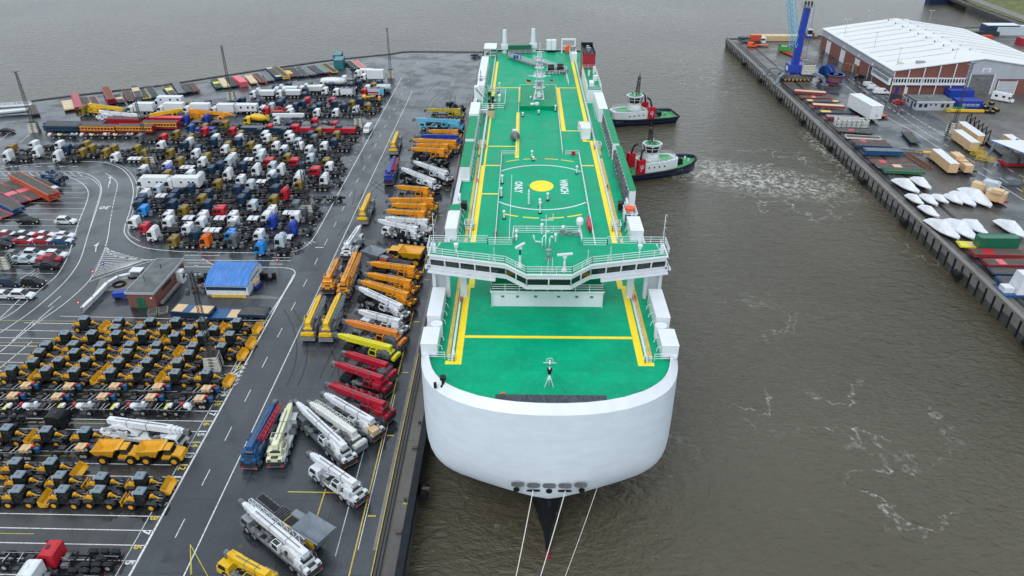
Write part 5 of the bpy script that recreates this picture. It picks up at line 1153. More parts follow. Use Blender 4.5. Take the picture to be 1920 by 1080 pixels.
row=[
(N3(617,98),N3(888,140),'mustard','greysteel','olive yellow mobile crane with long boom, topmost of the slanted quayside row',5,2),
(N3(535,165),N3(885,225),'lightblue','lightblue','light blue and red mobile crane, second from top in the quayside row',5,2),
(N3(615,252),N3(870,296),'craneorange','greysteel','orange mobile crane just above the single blue-boomed crane',5,0),
(N3(560,287),N3(872,333),'blue','greysteel','blue-boomed mobile crane between orange cranes near the top of the row',5,0),
(N3(500,315),N3(860,375),'craneorange','greysteel','orange mobile crane directly below the blue-boomed crane',6,1),
(N3(522,352),N3(800,402),'craneorange','greysteel','orange mobile crane, second below the blue-boomed crane',5,0),
(N3(490,378),N3(775,438),'craneorange','black','orange mobile crane on black carrier, third below the blue-boomed crane',5,1),
(N3(508,468),N3(790,610),'white','black','white-boomed mobile crane, upper of the steeply angled white pair',5,0),
(N3(425,518),N3(700,672),'white','black','white-boomed mobile crane, lower of the steeply angled white pair',5,1),
(N3(405,655),N3(662,725),'craneorange','greysteel','orange mobile crane standing just below the steep white pair',5,1),
(N3(325,748),N3(700,800),'craneorange','mustard','orange lattice-jib crane with yellow carrier in the quayside row',5,2),
(N3(352,785),N3(650,845),'craneorange','greysteel','orange mobile crane between the lattice-jib one and white pair, upper',5,0),
(N3(310,828),N3(640,900),'craneorange','greysteel','orange mobile crane immediately above the white pair near the bridge wing',5,0),
(N3(292,880),N3(662,960),'white','white','white mobile crane, upper of the pair left of the bridge wing',5,1),
(N3(268,898),N3(585,1020),'white','white','white mobile crane with spare wheel, lower of pair left of bridge wing',5,1),
(M(490,232),M(788,315),'craneorange','black','orange mobile crane nearest below the yellow articulated dump truck',5,0),
(M(475,298),M(765,400),'craneorange','black','orange mobile crane, second below the yellow articulated dump truck',5,1),
(M(422,338),M(748,478),'craneorange','black','orange mobile crane with lattice jib, third below the dump truck',5,2),
(M(407,372),M(705,555),'white','black','white mobile crane with dark carrier below three orange cranes',5,0),
(M(402,512),M(700,640),'white','white','white mobile crane directly above the dark orange crane',5,1),
(M(347,578),M(690,712),'darkorange','greysteel','dark orange mobile crane above the lemon yellow crane',5,1),
(M(300,660),M(652,800),'lemon','black','lemon yellow mobile crane between dark orange and red cranes',5,1),
(M(325,762),M(628,905),'crimson','grey','red mobile crane just below the lemon yellow crane',5,0),
(M(290,832),M(600,985),'crimson','black','red mobile crane with black cab, middle of the three red ones',5,0),
(Q3(655,5),Q3(1000,180),'crimson','grey','red mobile crane with red lattice jib, lowest of the red ones',5,2),
(Q3(612,48),Q3(930,280),'white','slate','white mobile crane with plywood crate, next below the red cranes',5,0),
(Q3(528,95),Q3(830,350),'offwhite','slate','off-white mobile crane with lattice jib, second below the red cranes',5,2),
(Q3(470,105),Q3(770,430),'white','grey','white long-boom crane on black carrier, third below the red cranes',5,0)]
for tip,tail,p,c_,lab,nax,v in row:put_crane(tip,tail,p,lab,c_,nax,v,grp=G1)
put_crane(Q3(535,385),Q3(835,640),'white','white and grey four axle mobile crane, lowest of the slanted quayside row','white',4,0,grp=G1)
put_crane(Q3(150,655),Q3(565,1045),'white','white long-boom mobile crane beside the grey tracked crusher','steel',4,2,grp=None)
put_crane((425,1036),(520,1105),'yellow','yellow mobile crane cut off by the bottom picture edge','yellow',5,0)
put_crane(Q3(350,95),Q3(195,450),'steelblue','blue mobile crane with red and white jib on the road, rear facing viewer','steelblue',5,2,jib='crimson')
put_crane(Q3(440,100),Q3(345,440),'cream','cream mobile crane parked right beside the blue crane on the road','white',5,0)
put_crane(M(195,418),M(115,670),'yellow','yellow mobile crane with grey jib, left of the lower pair on the road','steel',5,2,grp=G2,jib='slate')
put_crane(M(308,418),M(222,675),'yellow','yellow mobile crane with grey jib, right of the lower pair on the road','steel',5,2,grp=G2,jib='slate')
put_crane(M(298,205),M(235,390),'craneorange','shorter orange mobile crane, left of the orange pair on the road','steel',4,0,grp=G2)
put_crane(M(405,170),M(325,415),'craneorange','longer orange mobile crane with lattice jib, right of the orange pair','steel',5,2,grp=G2)
put_crane(M(430,12),M(345,190),'white','white truck crane without extended boom on the road above the orange pair','white',4,0,grp=G2)
put_crane(N3(410,255),N3(375,400),'yellow','yellow mobile crane highest on the yard road above the blue one','steel',5,0,grp=G2)
put_crane(N3(385,440),N3(340,615),'blue','small blue mobile crane with red and white jib on the road','steelblue',4,2,grp=G2,jib='crimson')
put_crane(N3(210,700),N3(150,900),'yellow','yellow mobile crane on the road just above the white truck crane','steel',5,0,grp=G2)
put_crane((352,808),(198,803),'white','white mobile crane parked crosswise behind the yellow dump trucks','white',4,0)
# cranes inside the truck park, far rows
put_crane((236,205),(165,205),'yellow','yellow mobile crane in the far truck rows left of the white boxes','yellow',4,0)
put_crane((270,217),(185,219),'white','white mobile crane lying beside the yellow crane in the far rows','white',4,0)
put_crane((279,216),(350,214),'yellow','yellow boom crane below the second white box truck','yellow',4,0)
put_crane((440,215),(352,216),'craneorange','orange boom crane below the fourth white box truck','craneorange',4,0)
# ---- dump trucks
DW=wheel(.85,.6,'loaderyellow')
def dumper(col,three=False):
    b=MB()
    rim=[(-3.9,-1.35,2.7),(-.1,-1.35,2.75),(-.1,1.35,2.75),(-3.9,1.35,2.7)];bot=[(-3.1,-.75,1.75),(-1.0,-.75,1.7),(-1.0,.75,1.7),(-3.1,.75,1.75)];out=[(-3.6,-1.0,1.45),(-.9,-1.0,1.25),(-.9,1.0,1.25),(-3.6,1.0,1.45)]
    b.add(rim+bot,[(0,1,5,4),(1,2,6,5),(2,3,7,6),(3,0,4,7),(4,5,6,7)],col);b.add([(x*1.01,y*1.04,z) for x,y,z in rim]+out,[(0,1,5,4),(1,2,6,5),(2,3,7,6),(3,0,4,7),(4,5,6,7)],col)
    for s in (1,-1):b.bar((-3.95,s*1.36,2.72),(-.05,s*1.36,2.77),.1,.16,col)
    b.bar((-.05,-1.36,2.8),(-.05,1.36,2.8),.1,.3,col);b.add([(-.1,-1.3,2.9),(-.1,1.3,2.9),(.6,1.2,3.0),(.6,-1.2,3.0)],[(0,1,2,3)],col)
    f=MB();f.box(-3.4,3.2,-.4,.4,.8,1.3,'chassis');f.prism([(1.9,1.0),(1.9,2.0),(3.4,1.75),(3.6,1.1),(3.3,.7)],-1.1,1.1,col,[0,0,.15,.1,.1]);f.box(.2,2.0,-1.2,1.2,1.1,1.5,col)
    c=MB();c.prism([(.5,1.5),(.45,2.7),(1.6,2.7),(2.05,1.9),(1.95,1.5)],-.7,.7,'glass');c.box(.2,1.75,-.85,.85,2.7,2.85,col,.1,.1)
    n=[Nd('dump_body',b),Nd('front_frame',f),Nd('cab',c)]
    for x in ((-2.4,2.2) if not three else (-3.0,-1.1,2.2)):
        for s in (1,-1):n.append(Nd('wheel',DW,(),(x,s*1.15,.85)))
    return n
for a,b_,l,r_,col,t3 in ((226,849,'yellow articulated dump truck, left one of the pair facing right',0,'loaderyellow',0),(307,850,'yellow articulated dump truck, right one of the pair facing right',0,'loaderyellow',0),(752,482,'mustard yellow three axle dump truck in the quayside row, body to the right',rad(170),'loaderyellow',1)):
    x,y=up(a,b_,1.2);thing('dump_truck',dumper(col,t3),l,'dump truck',(x,y),r_,None,None,(.9,.95,.95) if not t3 else (1.3,1.3,1.2))
# crushers
def crusher(c1):
    m=MB()
    for s in (1,-1):m.prism([(-3,.1),(-3.4,.6),(-3,1.0),(3,1.0),(3.4,.6),(3,.1)],s*1.2-.25,s*1.2+.25,'black')
    m.box(-5.5,4.5,-.9,.9,1.0,1.6,'grey')
    h=MB();rm=[(1.0,-1.6,3.5),(5.8,-1.6,3.5),(5.8,1.6,3.5),(1.0,1.6,3.5)];bt=[(2.2,-.6,2.3),(4.8,-.6,2.3),(4.8,.6,2.3),(2.2,.6,2.3)];ot=[(1.9,-.9,1.9),(5.1,-.9,1.9),(5.1,.9,1.9),(1.9,.9,1.9)];h.add(rm+bt,[(0,1,5,4),(1,2,6,5),(2,3,7,6),(3,0,4,7),(4,5,6,7)],'slate');h.add([(x+(.05 if x>3 else -.05),y*1.03,z) for x,y,z in rm]+ot,[(0,1,5,4),(1,2,6,5),(2,3,7,6),(3,0,4,7),(4,5,6,7)],'slate')
    for s in (1,-1):h.bar((.9,s*1.64,3.5),(5.9,s*1.64,3.5),.1,.14,'cabroof')
    e=MB();e.box(-1.0,1.0,-1.3,1.3,1.6,3.0,c1);e.box(2.0,4.5,-1.4,-1.1,1.5,2.3,c1)
    e.box(-1.0,1.2,.2,1.2,3.0,3.3,'slate')
    cv=MB();cv.bar((-1.2,0,2.0),(-6.8,0,3.3),1.3,.25,'grey');cv.bar((-1.4,0,2.3),(-6.6,0,3.45),.9,.1,'black')
    for i in range(7):cv.tube((-1.8-i*.7,-.7,2.3+i*.16),(-1.8-i*.7,.7,2.3+i*.16),.06,'steel')
    cv.box(-3.5,-1.4,-1.1,1.1,2.0,2.6,'grey');cv.box(-3.2,-1.0,-.9,.9,2.65,2.8,'black');cv.box(-.8,1.2,-1.1,.1,3.0,3.15,'black')
    for i in range(6):cv.bar((-3.2+i*.4,-.9,2.82),(-3.2+i*.4,.9,2.82),.06,.06,'greysteel')
    return [Nd('track_frame',m),Nd('hopper',h),Nd('engine_module',e),Nd('conveyor',cv)]
a=Vector(up(*Q3(300,690),2));b=Vector(up(*Q3(640,900),2));c=(a+b)/2;d=b-a
thing('tracked_crusher',crusher('yellow'),'grey and yellow tracked crusher with hopper and black conveyors beside white crane','crusher',(c.x,c.y),math.atan2(d.y,d.x))
a=Vector(up(*M(490,185),2));b=Vector(up(*M(690,250),2));c=(a+b)/2;d=b-a
thing('tracked_crusher',crusher('redorange'),'orange and grey tracked crusher lying below the quayside dump truck','crusher',(c.x,c.y),math.atan2(-d.y,-d.x))
# dark odds and ends in the crane row
for tip,tail,l in ((N3(405,1010),N3(650,1060),'black crane carrier without boom near the bridge wing'),(N3(580,455),N3(780,500),'black crane carrier without boom under the orange cranes'),(N3(600,500),N3(770,565),'black frame carrier beside the upper steep white crane'),(N3(600,215),N3(860,262),'dark crane carrier behind the top orange crane'),(N3(770,65),N3(890,100),'black carrier with white parts at the far end of the row')):
    a=Vector(up(*tip,1));b=Vector(up(*tail,1));c=(a+b)/2;d=a-b;L=min(13,max(8,d.length-1))
    m=MB();m.box(-L/2,L/2,-1.2,1.2,.9,1.35,'chassis');m.box(L/2-2,L/2,-1.2,1.2,1.0,2.3,'black',.2,.1)
    RR=random.Random(int(tip[0]))
    for i in range(9):
        x=RR.uniform(-L/2+.4,L/2-2.5);m.box(x-.4,x+.4,RR.uniform(-1,.2),RR.uniform(.3,1.1),1.35,1.5+RR.random()*.7,RR.choice(('black','chassis','greysteel','slate')))
    n=[Nd('carrier_body',m)]
    for i in range(4):
        for s in (1,-1):n.append(Nd('wheel',CW,(),(-L/2+1.2+i*(L-2.6)/3,s*1.02,.68)))
    thing('crane_carrier',n,l,'crane carrier',(c.x,c.y),math.atan2(d.y,d.x),'dark boomless crane carriers in the quayside row')
# crates on cranes
x,y=up(*Q3(895,258),2.4);single('crate',MB().box(-.9,.9,-.6,.6,1.5,2.3,'plywood').box(-.95,.95,-.65,.65,2.3,2.36,'plywood'),'plywood crate on the rear deck of the white crane below the reds','crate',(x,y,.45),rad(-40))
# ---- cars
def carproto(kind):
    L=4.7;m=MB();h=1.45 if kind=='s' else 1.7
    if kind=='p':
        m.prism([(-2.5,.4),(-2.5,1.05),(-1.0,1.05),(1.35,1.05),(2.45,.95),(2.55,.45)],-.92,.92,'PAINT',[.05,.02,0,.02,.1,.1]);m.prism([(-.9,1.05),(-.7,1.7),(.7,1.7),(1.4,1.05)],-.86,.86,'PAINT',[0,.14,.14,.05]);m.box(-2.4,-1.0,-.72,.72,1.052,1.06,'black')
        g=[(-.98,1.08),(-.76,1.66),(.74,1.66),(1.44,1.08)]
    else:
        ht=1.45 if kind=='s' else 1.68
        m.prism([(-2.35,.35),(-2.38,.85),(-2.1,1.0),(1.0,.95),(2.2,.8),(2.38,.45),(2.3,.3)],-.9,.9,'PAINT',[.08,.05,.03,.03,.12,.15,.1])
        m.prism([(-1.9 if kind=='v' else -1.6,.98),(-1.55 if kind=='v' else -1.0,ht),(.25,ht),(1.05,.95)],-.84,.84,'PAINT',[.02,.18,.16,.04])
        g=[(-1.97 if kind=='v' else -1.72,1.0),(-1.6 if kind=='v' else -1.06,ht-.03),(.3,ht-.03),(1.1,.97)]
    gm=MB();e=.02
    gm.add([(g[3][0]+e,-.74,g[3][1]),(g[3][0]+e,.74,g[3][1]),(g[2][0]+e,.62,g[2][1]),(g[2][0]+e,-.62,g[2][1])],[(0,1,2,3)],'glass')
    gm.add([(g[0][0]-e,-.74,g[0][1]+.05),(g[0][0]-e,.74,g[0][1]+.05),(g[1][0]-e,.62,g[1][1]),(g[1][0]-e,-.62,g[1][1])],[(0,1,2,3)],'glass')
    for s in (1,-1):gm.add([(g[0][0]+.35,s*.835,g[0][1]+.06),(g[3][0]-.25,s*.835,g[3][1]+.1),(g[2][0]-.05,s*.70,g[2][1]-.04),(g[1][0]+.15,s*.70,g[1][1]-.04)],[(0,1,2,3)],'glass')
    lt=MB()
    for s in (1,-1):lt.box(2.2,2.34,s*.62-.16,s*.62+.16,.6,.74,'lamp')
    tl=MB()
    for s in (1,-1):tl.box(-2.4,-2.3,s*.66-.15,s*.66+.15,.7,.85,'redlamp')
    n=[Nd('body',m),Nd('car_windows',gm),Nd('headlights',lt),Nd('tail_lights',tl)]
    for x in (-1.42,1.42):
        for s in (1,-1):n.append(Nd('wheel',CARW,(),(x,s*.8,.34)))
    return n
CARW=wheel(.34,.24,'rim',12)
CAR={k:carproto(k) for k in 'svp'}
WR=MB();WR.prism([(.98,1.0),(1.1,.985),(2.25,.83),(2.2,.78),(1.0,.96)],-.78,.78,'boatwrap',[0,0,.1,.1,0]);WR.box(-1.0,.2,-.62,.62,1.452,1.47,'boatwrap')
Kc=lambda X,Y:(X/5.84,395+Y/5.84)
cars=[((315,108),'s','black','black saloon car with blue-tinted windscreen, alone left of the white SUV'),((720,108),'v','white','white and grey SUV standing alone at the right end of its bay'),
((75,255),'s','red','red car with white film on its hood, leftmost of the upper car row','w'),((265,258),'s','cargreen','dark green car with white roof film in the upper car row','w'),((485,262),'s','red','red car with white hood film beside the white car, upper row','w'),((700,268),'s','white','white car at the right end of the upper row of cars'),
((80,318),'s','navy','dark blue car at the left of the lower car row'),((265,325),'s','red','red car with white film, left of two reds in the lower row','w'),((470,325),'s','red','red car with white film between red and blue cars','w'),((680,328),'s','steelblue','blue car with white film at the right end of the lower row','w'),
((20,368),'s','black','black car at the left edge below the dark blue car'),((150,470),'s','slate','dark grey estate car at the left of the pickup group'),((370,465),'v','white','white SUV with dark roof, left of two above the pickups'),((610,478),'v','white','white SUV with dark roof at the right end above the pickups'),
((270,538),'p','silver','silver pickup truck left of the red pickup'),((540,528),'p','maroon','dark red pickup truck with white film on its hood','w'),((515,600),'p','black','black pickup truck with white film, lowest of the pickup group','w'),((55,522),'p','white','white pickup truck behind the light mast base'),
((115,780),'v','navy','dark blue SUV left of the black SUV near the road'),((360,782),'v','black','black SUV with tinted screen close to the curved kerb line'),((40,918),'s','white','white car with blue windscreen film at the left edge'),((240,920),'v','white','white wrapped estate car nearest the curved kerb line')]
for c in cars:
    x,y=up(*Kc(*c[0]),.7);t=thing('car',CAR[c[1]],c[3],'car',(x,y),rad(-1),'cars parked in bays left of the access road',{'PAINT':c[2]},(1.05,1.03,1.03))
    if len(c)>4:inst(Nd('protective_film',WR),t)
x,y=up(12,245,.7);thing('car',CAR['s'],'black car on the road at the upper left picture edge','car',(x,y),rad(5),None,{'PAINT':'black'})
x,y=up(893,104,.7);thing('car',CAR['s'],'dark blue car alone on the far quay corner beside the stern','car',(x,y),rad(-25),None,{'PAINT':'navy'})
def van(col='white',L=5.2,h=2.2):
    m=MB();m.prism([(-L/2,.4),(-L/2,h),(L/2-1.5,h),(L/2-.8,1.35),(L/2,1.0),(L/2,.4)],-.95,.95,'PAINT',[.03,.12,.12,.05,.1,.05]);g=MB();g.add([(L/2-.78,-.8,1.37),(L/2-.78,.8,1.37),(L/2-1.42,.74,h-.1),(L/2-1.42,-.74,h-.1)],[(0,1,2,3)],'glass')
    for s in (1,-1):g.add([(L/2-1.0,s*.93,1.35),(L/2-2.1,s*.95,1.3),(L/2-2.1,s*.89,h-.25),(L/2-1.5,s*.88,h-.25)],[(0,1,2,3)],'glass')
    n=[Nd('body',m),Nd('van_windows',g)]
    for x in (-L/2+1,L/2-1):
        for s in (1,-1):n.append(Nd('wheel',CARW,(),(x,s*.85,.34)))
    return n
x,y=up(690,241,1);thing('van',van(),'small white van parked right of the lattice light mast','van',(x,y),rad(-95),None,{'PAINT':'white'})
# ---- special trucks in the far rows
def special(px_,py_,cabc,body,lab,cat='truck',L=8.4,face=-1,hz=1.6,kind='L'):
    x,y=up(px_,py_,hz);t=thing('truck',tproto(L,kind),lab,cat,(x,y),rad(180) if face<0 else 0,None,{'PAINT':cabc});inst(body,t);return t
def boxbody(L,h,col='white',win=False,x0=-1.3):
    m=MB();m.box(-L/2,L/2,-1.27,1.27,1.05,1.05+h,col);m.box(-L/2-.03,L/2+.03,-1.3,1.3,1.05+h,1.12+h,col)
    m.box(-L/2-.05,-L/2-.02,-1.1,-.05,1.2,.9+h,'boatwrap');m.box(-L/2-.05,-L/2-.02,.05,1.1,1.2,.9+h,'boatwrap')
    kids=[]
    if win:
        kids=[Nd('body_window',MB().box(x-.35,x+.35,s*1.28-.01,s*1.28+.01,.0+h-.1,.55+h,'glass')) for x in (-L/2+1.2,-.4,L/2-1.3) for s in (1,-1)]
    return Nd('box_body',m,kids,(x0,0,0))
for i,(a,b_) in enumerate(((265,204),(321,204),(370,205))):special(a,b_,'white',boxbody(6.6,2.6),f"white box truck, {ORD[i+1]} from left in the line of four box trucks",L=9.2)
special(418,206,'white',boxbody(5.6,2.6),'white box truck with open frame edges, rightmost of the four box trucks',L=8.4)
special(316,193,'white',boxbody(8.5,2.9,'white',True,-1.0),'long white windowed motor coach truck behind the box trucks',L=9.2,kind='H')
special(460,204,'white',boxbody(6.6,2.2,'white',True,-1.0),'white expedition truck with long side window right of the box trucks',L=9.2,kind='H')
special(698,144,'white',boxbody(6.4,3.3,'white',False,-1.4),'tall white box truck beside the upper right light mast',L=9.2)
special(683,137,'white',boxbody(5,2.1,'white',True,-1),'white camper truck behind the tall white box truck',L=7.7)
def tipbody():
    m=MB();m.prism([(-3.2,1.2),(-3.5,2.9),(1.9,2.9),(3.0,3.6),(2.2,3.6),(1.9,2.6),(1.9,1.2)],-1.25,1.25,'white',[.3,0,0,.3,0,0,.3]);return Nd('tipping_body',m,(),(-1.0,0,0))
tb=tipbody()
for i,(a,b_) in enumerate(((493,176),(536,169),(542,175),(583,167))):
    special(a,b_,'white',tb,('white tipper truck, lower left of the group of four tippers','white tipper truck, upper left of the group of four tippers','white tipper truck in the middle front of the four tippers','white tipper truck, farthest right of the four tippers')[i],L=9.2)
m=MB();rr=[]
for x,r_ in ((-4.6,.5),(-4.2,1.1),(-2,1.35),(2,1.35),(4.2,1.1),(4.7,.5)):rr.append([(x,r_*math.cos(t),2.5+r_*math.sin(t)*(1 if math.sin(t)>0 else 1.1)) for t in [i*math.pi/6 for i in range(12)]])
m.loft(rr,'white');special(622,156,'white',Nd('silo_body',m,(),(-.6,0,0)),'long white silo tank truck with rounded body in the far rows',L=9.2)
def firebody(c2):
    m=MB();m.box(-2.9,2.9,-1.25,1.25,.9,3.0,'white' if c2=='white' else 'silver');m.box(-1.0,2.9,-1.27,1.27,1.3,1.9,c2);m.box(-2.7,2.7,-1.0,1.0,3.0,3.12,'greysteel')
    for i in range(4):m.box(-2.2+i*1.2,-1.8+i*1.2,-.8,.8,3.12,3.3,'black' if i%2 else 'steel')
    m.box(-2.9,-1.4,-1.275,1.275,1.0,2.9,'cladding' if c2=='white' else 'lightblue');return Nd('equipment_body',m,(),(-1.2,0,0))
special(648,172,'white',firebody('white'),'white fire engine with grey rear shutter in the far rows',L=9.2)
special(700,172,'red',firebody('red'),'red and white fire engine beside the silver tanker',L=9.2)
m=MB();rr=[]
for x,r_ in ((-2.6,1.0),(-2.55,1.15),(2.5,1.15),(2.6,1.0)):rr.append([(x,1.05*r_*math.cos(t),2.2+r_*math.sin(t)) for t in [i*math.pi/5 for i in range(10)]])
m.loft(rr,'silver');m.box(-2.5,2.5,-1.15,1.15,.7,1.2,'greysteel')
for x in (-1.6,1.6):m.box(x-.5,x+.5,-1.1,1.1,.1,.7,'rubber')
x,y=up(720,167,1.5);single('tank_trailer',m,'short silver tank trailer right of the red fire engine','trailer',(x,y))
m=MB();rr=[]
for x,r_ in ((-2.6,.5),(-1.2,1.1),(.3,1.25),(1.8,.95),(2.6,.55)):rr.append([(x,r_*math.cos(t),2.5+.12*x+r_*math.sin(t)) for t in [i*math.pi/5 for i in range(10)]])
m.loft(rr,'yellow');m.box(-3.4,-2.6,-.5,.5,1.5,3.2,'mustard');m.box(-3,3,-.5,.5,1,1.6,'chassis');special(482,225,'yellow',Nd('mixer_drum',m,(),(-.8,0,0)),'yellow concrete mixer truck in front of the dark trailers',L=8.4)
m=MB();m.bar((-5.2,0,3.5),(5.2,0,3.4),1.0,.7,'white');m.bar((-4.8,0,2.9),(4,0,2.8),.8,.5,'white');m.box(-1,1.5,-1,1,1,2.6,'greysteel');special(540,225,'white',Nd('folded_boom',m,(),(-.4,0,0)),'white concrete pump truck with long folded boom',L=9.2)
m=MB();m.bar((2.4,0,1.3),(-3.6,0,1.4),1.2,.3,'redorange');m.bar((-3,.4,1.6),(1.5,.4,2.6),.3,.3,'crimson');m.bar((-3,-.4,1.6),(.2,-.4,2.9),.3,.3,'crimson');special(518,207,'red',Nd('hook_lift',m,(),(-.6,0,0)),'red hooklift truck with red arms in front of the rear rows',L=9.2)
for i,(a,b_,l) in enumerate(((358,222,'vivid blue truck cab beside the red trailers, left of the blue pair'),(396,222,'vivid blue truck cab with dark flatbed, right of the blue pair'))):
    special(a+8,b_+3,'blue',Nd('flatbed',MB().box(-2.6,2.4,-1.2,1.2,1.1,1.4,'greysteel').box(2.3,2.4,-1.2,1.2,1.4,2.2,'black'),(),(-1.2,0,0)),l,L=8.4,kind='H')
special(378,240,'steelblue',Nd('flatbed',MB().box(-2.9,2.9,-1.2,1.2,1.1,1.7,'blue'),(),(-1.2,0,0)),'blue flatbed truck behind the front olive cabs',L=9.2)
x,y=up(160,208,1.6);thing('truck',tproto(7.7,'H'),'olive truck alone left of the yellow and white cranes','truck',(x+2,y),rad(180),None,{'PAINT':'olive'})
for i,(a,b_,c_) in enumerate(((360,196,'olive'),(393,194,'navy'))):
    x,y=up(a,b_,1.6);thing('truck',tproto(7.7,'L'),f"{'olive' if i==0 else 'dark blue'} truck behind the third and fourth white box trucks",'truck',(x+2,y),rad(180),None,{'PAINT':c_})
# telehandler arm machine
x,y=up(700,187,1.5);m=MB();m.bar((-3,0,2.4),(.5,0,2.9),.4,.4,'yellow');m.sph((-3.1,0,2.5),.9,'yellow',8,4);m.box(-1,2.2,-1,1,.6,1.6,'chassis');m.box(1.8,2.6,-.8,.8,1.4,2.6,'craneorange')
n=[Nd('machine_body',m)]+[Nd('wheel',TW,(),(a,s*1.0,.52)) for a in (-.8,1.6) for s in (1,-1)];thing('work_machine',n,'small yellow work machine with raised arm behind the olive truck','work machine',(x,y))
# ---- trailers
def trailer(L,W_,H_,col,ribs=None,deckm='deckwood',stack=1,panel=None):
    n=[]
    f=MB()
    for k in range(stack):
        z=.55+k*(H_+.12)
        for s in (1,-1):f.box(-L/2,L/2,s*(W_/2-.12)-.12,s*(W_/2-.12)+.12,z,z+H_,'PAINT')
        for i in range(8):f.box(-L/2+.02+i*(L-.3)/7,-L/2+.2+i*(L-.3)/7,-W_/2+.2,W_/2-.2,z+.05,z+H_-.1,'PAINT')
    n.append(Nd('trailer_frame',f))
    z=.55+(stack-1)*(H_+.12)+H_
    d=MB();d.box(-L/2+.3,L/2-.3,-W_/2+.24,W_/2-.24,z-.1,z-.03,deckm)
    if panel:
        d.box(L*panel[0],L*panel[1],-W_/2+.22,W_/2-.22,z-.03,z-.015,panel[2])
    n.append(Nd('load_deck',d))
    for x in (-L/2+1.5,-L/2+2.6):
        for s in (1,-1):n.append(Nd('wheel',SMW,(),(x,s*(W_/2-.3),.28)))
    return n
SMW=wheel(.28,.4,'greysteel',10)
TR={}
def put_trailer(a,b_,z,col,lab,W_=2.5,H_=.45,stack=1,deckm='deckwood',panel=None,grp=None,name='roll_trailer',L=None,cat='trailer'):
    A_=Vector(up(*a,z));B_=Vector(up(*b_,z));d=B_-A_;L=L or round(d.length*2)/2;key=(L,W_,H_,deckm,stack,panel)
    if key not in TR:TR[key]=trailer(L,W_,H_,col,None,deckm,stack,panel)
    c=(A_+B_)/2
    return thing(name,TR[key],lab,cat,(c.x,c.y),math.atan2(d.y,d.x),grp,{'PAINT':col})
GT='roll trailers parked along the far quay edge'
c1=lambda x,y:(x/4.8,80+y/4.8);c2=lambda x,y:(400+x/4.8,80+y/4.8)
edge=[(c1(600,522),c1(628,600),'tan','tan roll trailer with covered top, leftmost at the far quay edge',1,'tan',None,3.4),(c1(675,475),c1(715,600),'dullred','red stacked roll trailer with lime parts next to the tan one',2,'maroon',None,None),
(c1(750,495),c1(795,575),'greysteel','grey empty roll trailer, left of the pink-framed one',1,'deckwood',None,None),(c1(825,490),c1(875,570),'pink','pink-framed roll trailer between grey and brown ones',1,'deckwood',None,None),(c1(955,430),c1(1010,545),'maroon','tall rusty brown stack of roll trailers at the far quay',3,'rust',None,None),(c1(1045,470),c1(1095,535),'greysteel','grey-green roll trailer right of the rusty stack',1,'deckwood',(-.1,.15,'plywood'),None),
(c1(1130,430),c1(1180,518),'dullred','red-framed roll trailer left of the slate blue stack',1,'deckwood',None,None),(c1(1210,405),c1(1255,505),'slate','slate blue stack of roll trailers with crates',2,'deckwood',(-.3,0,'plywood'),None),(c1(1270,425),c1(1325,500),'bargeyellow','yellow-framed roll trailer right of the slate stack',1,'deckwood',None,None),(c1(1340,405),c1(1400,490),'teal','teal-ended roll trailer with black load at the far quay',1,'black',None,None),
(c1(1490,390),c1(1560,465),'slate','grey roll trailer with yellow straps, left of three grey ones',1,'deckwood',(-.2,.1,'lemon'),None),(c1(1570,345),c1(1640,455),'grey','dark grey long roll trailer, middle of three grey ones',1,'greysteel',None,None),(c1(1650,375),c1(1705,445),'dullblue','slate roll trailer just left of the bright red one',1,'deckwood',None,None),(c1(1710,370),c1(1770,438),'dullred','bright red roll trailer with grey deck at the far quay',1,'deckwood',None,None),
(c2(0,325),c2(55,405),'dullgreen','roll trailer with bright green end beside a tan one',1,'deckwood',(-.1,.1,'lemon'),None),(c2(65,325),c2(125,398),'tan','tan roll trailer between green-ended and navy ones',1,'tan',None,None),(c2(130,315),c2(195,392),'dullblue','navy roll trailer behind the lattice light mast',1,'deckwood',None,None),
(c2(310,295),c2(370,365),'tan','cream roll trailer right of the pink box trailer',1,'tan',None,None),(c2(375,280),c2(455,355),'redorange','orange-red framed roll trailer with grey deck',1,'deckwood',None,None),(c2(460,270),c2(520,342),'slate','dull grey roll trailer between orange-red and stacked tan ones',1,'greysteel',None,None),
(c2(500,240),c2(595,325),'dullblue','navy stack of roll trailers with tan stripes on top',2,'tan',(-.35,.35,'deckwood'),None),(c2(555,232),c2(660,322),'bargeyellow','yellow stack of roll trailers with three decks',2,'deckwood',None,None),(c2(635,235),c2(725,305),'dullred','red roll trailer with yellow lashings',1,'deckwood',(-.2,.2,'bargeyellow'),None),(c2(690,228),c2(785,305),'dullblue','navy roll trailer with dark load right of the red one',1,'black',None,None),
(c2(760,222),c2(830,298),'slate','grey empty roll trailer, left of two dull grey ones',1,'deckwood',None,None),(c2(810,225),c2(905,290),'grey','dark grey roll trailer, right of two dull grey ones',1,'greysteel',None,None),(c2(875,212),c2(970,278),'dullblue','navy roll trailer left of the red and green one',1,'deckwood',None,None),(c2(930,200),c2(1025,272),'dullred','red roll trailer with dark green stripe on deck',1,'teal',None,None),(c2(995,195),c2(1095,265),'bargeyellow','yellow and black frame trailer beside the teal containers',1,'black',None,None),
(c2(1205,170),c2(1290,235),'dullblue','navy roll trailer right of the teal containers',1,'deckwood',None,None),(c2(1265,165),c2(1350,230),'tan','tan roll trailer farthest right at the far quay',1,'redorange',None,None),(c1(285,565),c1(318,645),'grey','dark roll trailer beside the leftmost light mast',1,'deckwood',None,None)]
for a,b_,col,lab,st,dm,pn,w in edge:
    put_trailer(a,b_,.8,col,lab,W_=w or 2.7,H_=.5,stack=st,deckm=dm,panel=pn,grp=GT)
